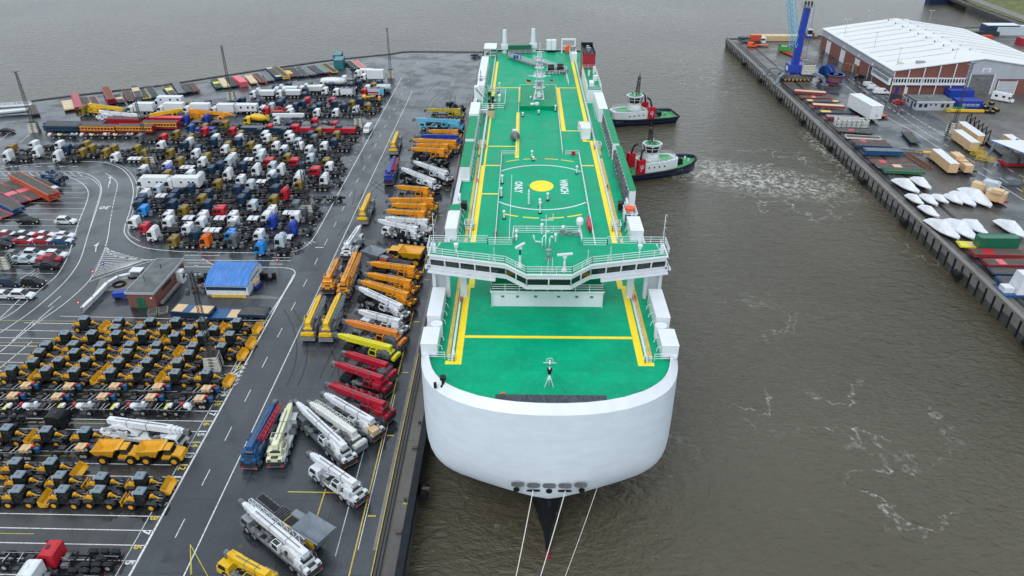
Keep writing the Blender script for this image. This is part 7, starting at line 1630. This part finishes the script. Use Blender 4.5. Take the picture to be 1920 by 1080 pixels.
for x in (-.4,.4):m.tube((-.2+x,.5,28.5),(-9+x,6,44),.06,'black',4)
m.tube((1.9,-1.2,27),(1.9,-2.4,6),.06,'black',4);H_part('hoist_ropes',m)
# ---------------- trailers & loads on the right quay
r1=lambda x,y:(1360+x/3.4286,y/3.4286)
r2_=lambda x,y:(1500+x/3.6,200+y/3.6)
r3=lambda x,y:(1600+x/3.175,300+y/3.175)
GR='flat roll trailers along the right quay'
Rt=[(r1(88,228),r1(238,230),'dullblue','dark blue trailer stack at the far end of the right quay',2,'deckwood',None,2.6),(r1(100,262),r1(235,264),'dullblue','navy flat trailer with orange box at the far quay end',1,'deckwood',None,1.2),(r1(140,290),r1(280,291),'maroon','dark red flat trailer in front of the orange box',1,'redorange',None,.8),
(r1(355,322),r1(492,378),'dullred','red flat trailer carrying a green machine beside the harbour crane',1,'red',None,.8),
(r1(440,582),r1(650,596),'dullred','red and tan topped flat trailer nearest the harbour crane',2,'tan',None,1.4),(r1(483,622),r1(684,628),'dullred','single red flat trailer, second below the harbour crane',1,'deckwood',(-.15,-.02,'pink'),.9),(r1(522,646),r1(730,652),'dullblue','navy flat trailer with yellow marks, third below the harbour crane',1,'bargeyellow',(-.3,.3,'deckwood'),.9),
(r1(560,668),r1(768,680),'dullred','red stack with tan deck left of the white box',2,'tan',None,1.6),(r1(592,714),r1(808,722),'dullblue','navy flat trailer with yellow wedges beside the white box',1,'deckwood',(-.4,-.1,'bargeyellow'),1.0),(r1(647,745),r1(868,755),'dullred','red stack with grey blue deck above the wire crates',2,'slate',None,1.5),
(r1(722,832),r1(955,848),'greysteel','grey low frame trailer with red patch below the wire crates',1,'deckwood',(-.2,-.05,'red'),.9),(r1(775,872),r1(1003,884),'offwhite','pale grey deck flat trailer, first of the four close together',1,'deckwood',None,1.2),(r1(812,900),r1(1045,910),'dullred','red flat trailer with pink patch, second of the four close together',1,'deckwood',(-.25,-.1,'red'),1.2),(r1(835,926),r1(1064,936),'dullblue','blue stack on red, lowest of the four close together',2,'deckwood',None,1.5),
(r1(892,958),r1(1142,966),'steelblue','blue stack with yellow middle layer on the right quay',3,'greysteel',None,2.2),(r2_(478,368),r2_(745,378),'dullred','red flat trailer with pale red square above the green one',1,'deckwood',(-.28,-.12,'red'),1.0),(r2_(515,398),r2_(800,406),'slate','dark grey flat trailer between the red and green ones',1,'deckwood',(-.1,.1,'plywood'),1.0),(r2_(560,420),r2_(842,432),'dullgreen','green-edged stack on red next to the wrapped boats',2,'deckwood',None,1.5),
(r2_(1065,925),r2_(1245,938),'lemon','pale yellow flat trailer under the green container',1,'lemon',(-.1,.1,'plywood'),1.0),(r3(705,548),r3(1030,555),'dullred','red flat trailer with pink square below the green container',2,'deckwood',(-.3,-.1,'red'),1.4),(r3(785,602),r3(1080,605),'dullred','red stacked flat trailers, second below the green container',2,'deckwood',(-.25,-.1,'pink'),1.8),(r3(815,658),r3(1090,668),'dullblue','navy flat trailer, third below the green container',1,'deckwood',None,1.0),(r3(860,715),r3(1090,722),'steelblue','blue stack on red at the lower right picture edge',2,'deckwood',None,1.4),
(r1(1160,850),r1(1225,920),'dullblue','dark blue flat trailer alone on the wet road',1,'deckwood',None,.8),(r1(975,722),r1(1025,752),'dullred','short red flat trailer end behind the big white box',1,'redorange',None,.8)]
for i,(a,b_,col,lab,st,dm,pn,z) in enumerate(Rt):
    put_trailer(a,b_,z*.8,col,lab,W_=2.9,H_=.34,stack=st,deckm=dm,panel=pn,grp=GR)
# long low frames
for a,b_,col,lab in ((r2_(715,318),r2_(870,415),'rust','rusty orange open frame lying beside the red flat trailers'),(r2_(640,290),r2_(830,310),'greysteel','grey steel ladder frame lying behind the blue stack')):
    A_=Vector(up(*a,.4));B_=Vector(up(*b_,.4));d=B_-A_;L=d.length;m=MB()
    for s in (1,-1):m.box(-L/2,L/2,s*1.1-.1,s*1.1+.1,.2,.6,col)
    for i in range(8):m.box(-L/2+i*L/7-.08,-L/2+i*L/7+.08,-1.1,1.1,.25,.5,col)
    c=(A_+B_)/2;single('steel_frame',m,lab,'steel frame',(c.x,c.y),math.atan2(d.y,d.x))
m=MB();m.box(-3,3,-.5,1.2,0,.2,'bargeyellow');m.rail([(-3,-.5,.1),(3,-.5,.1),(3,1.2,.1)],1.0,k='bargeyellow');x,y=up(*r2_(850,300),.5);single('work_platform',m,'yellow frame lying at the end of the grey ladder frame','platform',(x,y))
# orange box, cream packs, machine
x,y=up(*r1(192,252),1.6);single('orange_box',MB().box(-2.4,2.4,-1.3,1.3,1.1,3.6,'redorange').box(-2.45,2.45,-1.35,1.35,3.6,3.75,'orange'),'orange box container standing on a navy trailer at the quay end','box',(x,y))
x,y=up(*r1(240,252),1.6);single('white_cabinet',MB().box(-1.3,1.3,-1.1,1.1,.0,2.6,'white').box(-.9,.9,-1.13,-1.1,1.2,2.0,'glass'),'small white cabinet right of the orange box','cabinet',(x,y))
x,y=up(*r1(345,246),1);m=MB();
for k in range(3):m.box(-11,11,-2.2,2.2,.2+k*.8,.9+k*.8,'tan')
for i in range(7):m.box(-10+i*3.3,-9.8+i*3.3,-2.25,2.25,.1,2.65,'plywood')
single('cream_pack',m,'long cream stacked pack at the far end of the right quay','pack',(x,y))
x,y=up(*r1(172,292),.8);thing('tractor',van(L=4,h=2.2),'small red and black terminal tractor at the far quay end','tractor',(x,y),0,None,{'PAINT':'lifeorange'})
x,y=up(*r1(385,315),1.6);single('green_machine',MB().box(-3,3,-1.2,1.2,1.0,2.8,'fgreen').box(1,3.2,-1.3,1.3,2.2,3.6,'greysteel').box(-3.2,-2,-1.0,1.0,1.2,3.3,'black',.3,.2),'green machine with grey hopper on the red trailer','machine',(x,y),rad(-28))
x,y=up(*r1(535,232),.8);single('shelter',MB().box(-2,2,-1.6,1.6,0,2.2,'rust').box(-2.3,2.3,-1.9,1.9,2.2,2.5,'bitumen'),'small dark shelter right of the long cream pack','shelter',(x,y));x,y=up(*r1(598,240),.5);single('scrap_heap',MB().box(-2.5,0,-1,1,0,1,'rust').box(-.5,2.3,-1.2,.6,0,.7,'greysteel').box(0,1.2,0,1.4,.7,1.3,'black'),'low scrap heap by the far hall corner','scrap',(x,y))
# cable reels
m=MB()
def reel(axis,r,wd):
    q=MB()
    for t in (-wd/2,wd/2-.2):
        q.cyl((t,0,0) if axis=='x' else (0,0,t),r,.2,'blue',ax=axis,n=24)
    q.cyl((-wd/2,0,0) if axis=='x' else (0,0,-wd/2),r*.82,wd,'rust' if axis=='z' else 'steelblue',ax=axis,n=24)
    c=MB();c.cyl((-wd/2-.05,0,0) if axis=='x' else (0,0,-wd/2-.05),r*.3,wd+.1,'navy',ax=axis,n=16);return [Nd('drum',q),Nd('hub',c)]
x,y=up(*r1(648,480),2.2);thing('cable_reel',reel('x',2.9,2.6),'upright blue cable reel next to the lying one','cable reel',(x,y,3.0),rad(35))
x,y=up(*r1(683,500),2.0);thing('cable_reel',reel('z',3.3,2.6),'blue and brown cable reel lying flat on a red trailer','cable reel',(x+.6,y-2.0,2.6),0)
put_trailer(r1(618,510),r1(705,548),.5,'maroon','dark red trailer under the blue cable reels',W_=3.2,H_=.4)
# white big box on trailer
a=Vector(up(*r1(822,675),2));b=Vector(up(*r1(925,735),2));d=b-a;c=(a+b)/2
put_trailer(r1(835,690),r1(915,745),.6,'black','black multi-wheel trailer under the big white box',W_=3.2,H_=.4,L=15)
x,y=up(1621,203,2.5);m=MB();m.box(-7.5,7.5,-2.1,2.1,1.1,5.4,'white');m.box(-7.55,7.55,-2.15,2.15,5.4,5.5,'white');m.box(7.5,7.53,-.2,.6,1.8,2.6,'cladding')
th=math.atan2(d.y,d.x);single('white_box',m,'big plain white box load on a black trailer in the road','box load',(x,y),th)
# wire crates
for i in range(6):
    x,y=up(1573+i*9.2,229+.3*i,1.2);m=MB()
    for z in (.6,1.5,2.4):
        m.rail([(-1.2,-1.6,z-.6),(1.2,-1.6,z-.6),(1.2,1.6,z-.6),(-1.2,1.6,z-.6)],.6,k='offwhite',r=.06,step=.8,closed=True)
    m.tube((-1.2,-1.6,0),(1.2,-1.6,2.4),.06,'offwhite');m.tube((-1.2,-1.6,0),(-1.2,1.6,2.4),.06,'offwhite');m.box(-1.2,1.2,-1.6,1.6,0,.1,'greysteel');m.box(-1.0,1.0,-1.4,1.4,.1,1.6,'cladding')
    single('wire_crate',m,f"pale wire frame crate, {ORD[i+1]} from the left in the row of six",'crate',(x,y),0,'pale wire frame crates in a row')
# cream crates
def crate(px_,py_,L,w,h,rz,lab,z0=.0,top='boatwrap',hz=None,col='plywood'):
    x,y=up(px_,py_,z0+h);m=MB();m.box(-L/2,L/2,-w/2,w/2,z0,z0+h,col);m.box(-L/2-.03,L/2+.03,-w/2-.03,w/2+.03,z0+h,z0+h+.06,top)
    for i in range(int(L/1.5)+1):
        xx=-L/2+.1+i*(L-.2)/max(1,int(L/1.5));m.box(xx-.05,xx+.05,-w/2-.04,w/2+.04,z0+.05,z0+h-.05,'tan')
    return single('crate',m,lab,'crate',(x,y),rz)
def ang(a,b):A_=up(*a);B_=up(*b);return math.atan2(B_[1]-A_[1],B_[0]-A_[0])
an=ang(r2_(890,340),r2_(1010,440))
crate(*r2_(982,335),12,2.5,2.6,an,'long plywood crate with white lid on a black trailer by the road',.9)
put_trailer(r2_(905,365),r2_(1035,432),.5,'black','black trailer under the long white-lidded crate',W_=2.5,H_=.4,L=12)
put_trailer(r2_(1030,370),r2_(1150,438),.5,'black','black trailer under the stacked plywood crates',W_=2.5,H_=.4,L=10)
crate(*r2_(1065,322),4.0,2.4,2.8,an,'tall plywood crate at the rear of the three on one trailer',.9,'plywood');crate(*r2_(1095,358),2.8,2.4,1.9,an,'middle plywood crate of the three on one trailer',.9,'plywood');crate(*r2_(1135,390),2.6,2.2,1.9,an,'front plywood crate of the three on one trailer',.9,'plywood')
for px_,py_,L,l in ((1822,241,14,'long plywood crate with white lid, farthest at the right side'),(1812,255,12,'long plywood crate with white lid, nearer one at the right side'),(1905,262,10,'plywood crate with white lid partly behind the blue-edged canopy')):
    crate(px_,py_,L,2.6,2.6,an,l,.6)
crate(*r2_(1215,515),3.0,2.4,2.0,rad(-45),'small plywood crate on the red trailer behind the grey frame',.7,'plywood');crate(*r2_(1335,570),4.4,2.8,2.4,rad(-45),'large plywood crate at the front of the red trailer',.7,'plywood');crate(*r2_(1340,560),2.6,2.0,.8,rad(-45),'flat plywood crate lying on top of the large crate',3.15,'plywood')
put_trailer(r2_(1190,530),r2_(1370,655),.5,'crimson','red trailer carrying plywood crates and the grey frame',W_=2.9,H_=.4)
x,y=up(*r2_(1285,545),1.8);m=MB()
for k in range(7):
    for s in (1,-1):m.bar((-1.8,s*(1.5-.1*k),.9+k*.42),(1.8,s*(1.5-.1*k),.9+k*.42),.12,.12,'boatwrap');m.bar((s*1.8,-1.5,.95+k*.42),(s*1.8,1.5,.95+k*.42),.12,.12,'boatwrap')
m.box(-1.5,1.5,-1.2,1.2,.8,3.6,'silver');single('frame_load',m,'pale grey slatted frame load between the plywood crates','load',(x,y),rad(-45))
# canopy at right edge
cn=thing('canopy',[],'flat white canopy roof with blue edge on slanted columns at the right edge','canopy',(0,0,0))
pa=[up(*p,6.5) for p in ((1857,263),(1910,263),(1990,268),(1990,300),(1930,291))]
m=MB();m.zprism(pa,6.3,6.6,'roofblue','roofwhite');inst(Nd('canopy_roof',m),cn)
for px_,py_ in ((1850,298),(1887,300),(1930,330)):
    x,y=up(px_,py_);inst(Nd('column',MB().bar((x,y,0),(x+1.5,y+.5,6.3),.7,.5,'slate')),cn)
x,y=up(1922,345);single('yellow_post',MB().box(-.5,.5,-.5,.5,0,5.5,'yellow').box(-.6,.6,-.6,.6,0,.6,'concrete'),'thick yellow post at the right picture edge by the road','post',(x,y))
m=MB();x,y=up(1905,303,1);m.box(-4,4,-2,2,.3,1.0,'crimson');m.box(-3.5,-.5,-1.5,1.5,1.0,2.6,'concrete');m.box(.2,3.5,-1.5,1.5,1.0,3.2,'concrete');single('block_load',m,'grey blocks on a dark red platform under the canopy','load',(x,y))
put_trailer(r1(1650,880),r1(1800,1000),.6,'navy','dark blue trailer under the canopy edge',W_=2.6,H_=.5)
# black gantry frames and yellow frames
for i in range(6):
    x,y=up(1812+i*7,238+i*6.5,.3);m=MB()
    m.bar((-1.4,0,0),(-1.4,0,4.2),.25,.25,'black');m.bar((1.4,0,0),(1.0,0,4.6),.25,.25,'black');m.bar((-1.4,0,4.2),(1.0,0,4.6),.25,.25,'black');m.bar((-1.4,0,.1),(1.4,0,.1),.25,.2,'black');m.bar((-1.4,0,2),(0,0,4.4),.18,.18,'rust')
    single('gantry_frame',m,f"black upright steel frame, {ORD[i+1]} from the far end of the frame row",'steel frame',(x,y),rad(35),'black upright frames in a row')
for i in range(5):
    x,y=up(1803+i*11,262+i*9.5,.3);m=MB()
    for s in (1,-1):m.bar((-2.4,s*.8,.3),(2.4,s*.8,.5),.2,.2,'mustard');m.bar((-2.4,s*.8,1.3),(2.4,s*.8,1.3),.15,.15,'yellow')
    for t in range(4):m.bar((-2.2+t*1.45,-.8,.3),(-2.2+t*1.45,-.8,1.3),.15,.15,'yellow');m.bar((-2.2+t*1.45,.8,.3),(-2.2+t*1.45,.8,1.3),.15,.15,'mustard')
    single('yellow_rack',m,f"yellow steel rack, {ORD[i+1]} from the far end beside the black frames",'rack',(x,y),rad(-42),'yellow steel racks by the road')
# shrink wrapped boats
def boatmb(L,cabin):
    m=MB();rings=[]
    st=[(-.5,.80,.9,1.1),(-.47,.92,.95,1.4),(-.25,.95,1.0,1.75+cabin*.5),(-.05,1.0,1.02,2.0+cabin*.9),(.12,.95,1.05,1.75+cabin*.6),(.28,.75,1.12,1.45),(.4,.5,1.2,1.38),(.47,.28,1.28,1.38),(.5,.12,1.33,1.37)]
    W_=L*.185
    for t,w,g,tp in st:
        x=t*L;w*=W_;b_=.25+.6*max(0,t)*1.4
        rings.append([(x,0,b_),(x,w*.6,b_+.15),(x,w,g*.8),(x,w*1.0,g),(x,w*.62,g+(tp-g)*.62),(x,w*.18,tp),(x,-w*.18,tp),(x,-w*.62,g+(tp-g)*.62),(x,-w,g),(x,-w,g*.8),(x,-w*.6,b_+.15)])
    m.loft(rings,'boatwrap',smooth=False)
    return m
def cradle(L):
    m=MB()
    for t in (-.3,.15):m.box(t*L-.15,t*L+.15,-L*.1,L*.1,0,.4,'black')
    return m
BT=[((650,485),(800,575),1,'wrapped white boat, left one of the pair beside the flat trailers'),((770,475),(880,550),.6,'wrapped white boat, right one of the pair beside the flat trailers'),((732,590),(830,655),.3,'small wrapped white boat, leftmost of the middle row'),((830,590),(925,660),.3,'small wrapped white boat, second from left of the middle row'),((900,592),(1000,645),.2,'small wrapped white boat, third from left of the middle row'),((985,590),(1095,650),.3,'wrapped white boat, fourth from left of the middle row'),((1042,570),(1180,665),.5,'wrapped white boat with raised stern, fifth of the middle row'),((1110,545),(1285,670),1,'longest wrapped white boat at the right end of the middle row'),((822,665),(935,740),.3,'small wrapped white boat above the three large ones'),((880,755),(1070,885),1,'large wrapped white boat, left of the three large ones'),((1010,755),(1182,890),.9,'large wrapped white boat, middle of the three large ones'),((1110,760),(1262,855),.8,'wrapped white boat, right of the three large ones'),((1345,760),(1530,880),.9,'wrapped white boat alone near the right edge above the green container')]
for a,b_,cb,l in BT:
    A_=Vector(up(*r2_(*a),1.2));B_=Vector(up(*r2_(*b_),1.2));d=B_-A_;L=d.length+.3;c=(A_+B_)/2
    thing('wrapped_boat',[Nd('wrapped_hull',boatmb(L,cb)),Nd('cradle',cradle(L))],l,'boat',(c.x,c.y),math.atan2(d.y,d.x),'boats in white shrink wrap')
x,y=up(*r2_(1330,905),2.4);container(8.8,'containergreen','dark green container standing on the pale yellow flat trailer',(x,y,1.0),rad(0),h=2.6,w=2.5)
x,y=up(1914,537,1.5);single('wrapped_module',MB().box(-3,3,-1.8,1.8,.5,4.6,'boatwrap',.5,.3).box(-5.2,-3.2,-1,1,.5,1.6,'boatwrap').box(-5.5,3.5,-2,2,0,.5,'steelblue'),'white wrapped machine module at the right picture edge','machine module',(x+1.5,y))
# fenders on the quay faces
FD=MB();FD.cyl((0,-1.1,-1.2),.75,2.2,'rubber',ax='y',n=14);FD.box(-.2,.9,-.25,.25,-.9,-.4,'railsteel')
for i,y in enumerate((78,93,107)):
    single('fender',FD,('black rubber fender on the left quay face below the bow','black rubber fender hidden partly by the bow, on the left quay','black rubber fender beside the hull on the left quay')[i],'fender',(QX+.75,y,-.6),0,'rubber fenders of the left quay')
for i in range(9):
    y=118+i*27;x=96.7+ (y-118)*.003
    single('fender',FD,f"black fender on the right quay face, {ORD[i+1]} from the near end",'fender',(x-.9,y,-1.2),0,'fenders along the right quay')
# far bank things, boat in the dock
x,y=up(1778,-6,0);m=MB();m.loft([[(-14,2,WZ),(-14,-2,WZ),(-14,-2,.0),(-14,2,.0)],[(8,3,WZ),(8,-3,WZ),(8,-3,.4),(8,3,.4)],[(15,.2,WZ),(15,-.2,WZ),(15,-.3,1.4),(15,.3,1.4)]],'tughull',smooth=False)
thing('moored_ship',[Nd('hull',m),Nd('deckhouse',MB().box(-11,-5,-2,2,.2,3.5,'white').box(-5,6,-1.6,1.6,.3,1.2,'bargeyellow'))],'dark blue moored ship at the far bank, cut by the top edge','ship',(x,y,0),rad(12))
for a_,b2,L,w,h,c_,l in ((1828,62,22,4,1.6,'darksteel','dark flat barges behind the hall roof'),(1850,69,5,3,1.4,'redorange','orange container beside the barges behind the hall'),(1872,60,16,6,4.5,'navy','blue and white deckhouse behind the right end of the hall'),(1906,61,22,4,4,'silver','pale blue pipe barge behind the right end of the hall'),(1915,80,3,5,3,'maroon','dark red upright unit at the right picture edge')):
    x,y=up(a_,b2,1);single('site_unit',MB().box(-L/2,L/2,-w/2,w/2,0,h,c_).box(-L/2+.3,L/2-.3,-w/2+.3,w/2-.3,h,h+.3,'boatwrap' if c_=='navy' else c_),l,'unit',(x,y))
# ---------------- tugs
def tug():
    Lh=27;st=[(-13.5,3.6,.1),(-12.9,4.3,0),(-10,4.8,0),(-4,5.0,0),(2,5.0,.1),(7,4.7,.4),(10.5,3.7,.8),(12.6,2.2,1.1),(13.5,.6,1.3)]
    def rg(zb,sc,k):
        return None
    h=MB();rings=[]
    for x,w,sh in st:
        d=2.1+sh*.9;rings.append([(x*.97,w*.72,-.6),(x,w*.98,.9),(x*1.0,w,d),(x,w-.35,d),(x,w-.4,d-.85),(x,-(w-.4),d-.85),(x,-(w-.35),d),(x,-w,d),(x,-w*.98,.9),(x*.97,-w*.72,-.6)])
    h.loft(rings,'tughull',smooth=False)
    dk=MB();ds=[(x,max(.1,w-.42),2.12+sh*.9-.82) for x,w,sh in st];n=len(ds)
    dk.add([(x,w,z) for x,w,z in ds]+[(x,-w,z) for x,w,z in ds],[(i,i+1,n+i+1,n+i) for i in range(n-1)],'tugdeck')
    fd=MB();
    pts=[(x*1.005,w+.12,1.85+sh*.9) for x,w,sh in st];pp=pts+[(x,-y,z) for x,y,z in reversed(pts)];fd.path(pp+[pp[0]],.33,'rubber',6)
    hs=MB()
    pl=[(-3.5,3.0),(3.5,3.3),(7.0,2.4),(7.6,1.2)];pl=pl+[(x,-y) for x,y in reversed(pl)];hs.zprism(pl,1.3,4.0,'white','white')
    p2=[(-3.0,2.4),(3.0,2.6),(5.9,1.8),(6.3,1.0)];p2=p2+[(x,-y) for x,y in reversed(p2)];hs.add([(x,y,4.01) for x,y in p2],[tuple(range(8))],'tugdeck')
    hs.cyl((0,0,4.0),2.3,1.5,'white',n=14,r2=2.0)
    pw=MB()
    for x in (-2,-.5,1,2.5):
        for s in (1,-1):pw.box(x-.2,x+.2,s*3.2-.04 if 0 else s*(3.05+.043*(x+3.5))-.03,s*(3.05+.043*(x+3.5))+.03,2.6,3.0,'glass')
    wh=MB()
    def oc(r,z,k=8,ph=math.pi/8):return [(r*1.1*math.cos(2*math.pi*i/k+ph),r*math.sin(2*math.pi*i/k+ph),z) for i in range(k)]
    wh.loft([oc(1.75,5.5),oc(1.95,6.2)],'white',smooth=False);wh.loft([oc(2.45,8.0),oc(2.5,8.4)],'white',smooth=False)
    for i in range(8):
        a=oc(1.97,6.2)[i];b=oc(2.5,8.05)[i];wh.tube(a,b,.13,'white',4)
    for i in range(8):
        a=oc(2.18,7.25)[i];b=oc(2.18,7.25)[(i+1)%8];wh.tube(a,b,.08,'white',4)
    wg=MB();wg.loft([oc(1.9,6.2),oc(2.4,8.0)],'glass',smooth=False,caps=False)
    wr=MB();wr.add(oc(2.1,8.41),[tuple(range(8))],'tugdeck')
    ms=MB();ms.lattice((-.6,0,8.4),(-.9,0,14.0),1.0,.5,'black',.09,6);ms.tube((-.9,-1,11.5),(-.9,1,11.5),.08,'black');ms.tube((-.9,0,14),(-.9,0,15.2),.07,'black');ms.cyl((.6,.8,8.4),.25,.9,'white',n=8);ms.box(.2,.7,-1.2,-.5,8.4,9.2,'steel');ms.cyl((-.9,0,12.4),.35,.3,'steel')
    ems=MB()
    fn=[]
    for s in (1,-1):
        f=MB();f.box(-5.6,-3.4,s*2.9-.75,s*2.9+.75,1.3,5.3,'tugred',.1,.1);f.path([(-4.6,s*2.7,5.2),(-4.2,s*2.3,7.2),(-3.2,s*2.0,8.0)],.28,'black',8)
        e=MB();t=s*3.66
        ring_=[(-4.5+.5*math.cos(a),t,3.5+.5*math.sin(a)) for a in [i*math.pi/8 for i in range(17)]]
        for p,q in zip(ring_,ring_[1:]):e.tube(p,q,.07,'white',4)
        e.tube((-4.5,t,3.9),(-4.75,t,2.3),.07,'white',4);e.tube((-4.3,t,3.2),(-4.55,t,3.7),.08,'white',4)
        fn.append(Nd('funnel',f,[Nd('funnel_emblem',e)]))
    wn=MB();wn.cyl((8.6,-1.0,2.6),.9,2.0,'black',ax='y',n=14);wn.box(7.9,9.4,-1.4,1.4,1.7,2.2,'black');
    for s in (1,-1):wn.cyl((11.2,s*.9,2.2),.25,.9,'white',n=8)
    w2=MB();w2.cyl((-8.2,-1,2.1),.8,2.0,'black',ax='y',n=14);w2.cyl((-10.5,0,1.3),.5,.9,'steel',n=8);w2.box(-7.5,-6,-1.2,1.2,1.3,1.9,'greysteel')
    nm=MB()
    for s in (1,-1):
        for i in range(6):nm.box(5.0+i*.42,5.3+i*.42,s*4.93-.04+ -s*.035*i*1.2,s*4.93+.05-s*.035*i*1.2,1.75,2.1,'white')
    rl=MB();rl.rail([(-3.2,2.6,4.0),(3.2,2.9,4.0),(6.4,2.1,4.0),(6.9,0,4.0),(6.4,-2.1,4.0),(3.2,-2.9,4.0),(-3.2,-2.6,4.0)],1.0,k='white',r=.045)
    return [Nd('hull',h,[Nd('name_lettering',nm)]),Nd('main_deck',dk),Nd('rubber_fender',fd),Nd('superstructure',hs,[Nd('porthole_row',pw),Nd('guard_rail',rl)]),Nd('wheelhouse',wh,[Nd('wheelhouse_glass',wg),Nd('wheelhouse_roof',wr)]),Nd('mast',ms),Nd('bow_winch',wn),Nd('aft_winch',w2)]+fn
TG=tug()
a=up(1203,225,-2);thing('tugboat',TG,'dark blue tugboat with red funnels, farther one, bow touching the car carrier','tugboat',(a[0]-2.2,a[1]+4.5,WZ),rad(193),'tugboats at the side of the car carrier',None,(1.12,1.12,1.12))
a=up(1233,322,-2);thing('tugboat',TG,'dark blue tugboat with red funnels, nearer one, bow pointing away from ship','tugboat',(a[0]-1.6,a[1]+4.0,WZ),rad(20),'tugboats at the side of the car carrier',None,(1.08,1.08,1.1))
# crew on the bridge wing
pw=person((-11.2,97.6,BZ0+.1),'fgreen','person in green high visibility jacket standing inside the left bridge wing',rad(180))
pp=up(840,0)

x,y=up(363,1075);m=MB();q=[up(365,1047),up(360,1078),up(392,1085)]
m.path([(q[1][0]-x,q[1][1]-y,.1),(q[0][0]-x,q[0][1]-y,2.6),(q[2][0]-x,q[2][1]-y,.1)],.035,'lemon',5);m.path([(q[0][0]-x,q[0][1]-y,2.6),(q[0][0]-x+.5,q[0][1]-y-2.6,.1)],.03,'lemon',5);single('yellow_tripod',m,'thin yellow tripod frame at the bottom edge beside the yellow crane','tripod',(x,y))
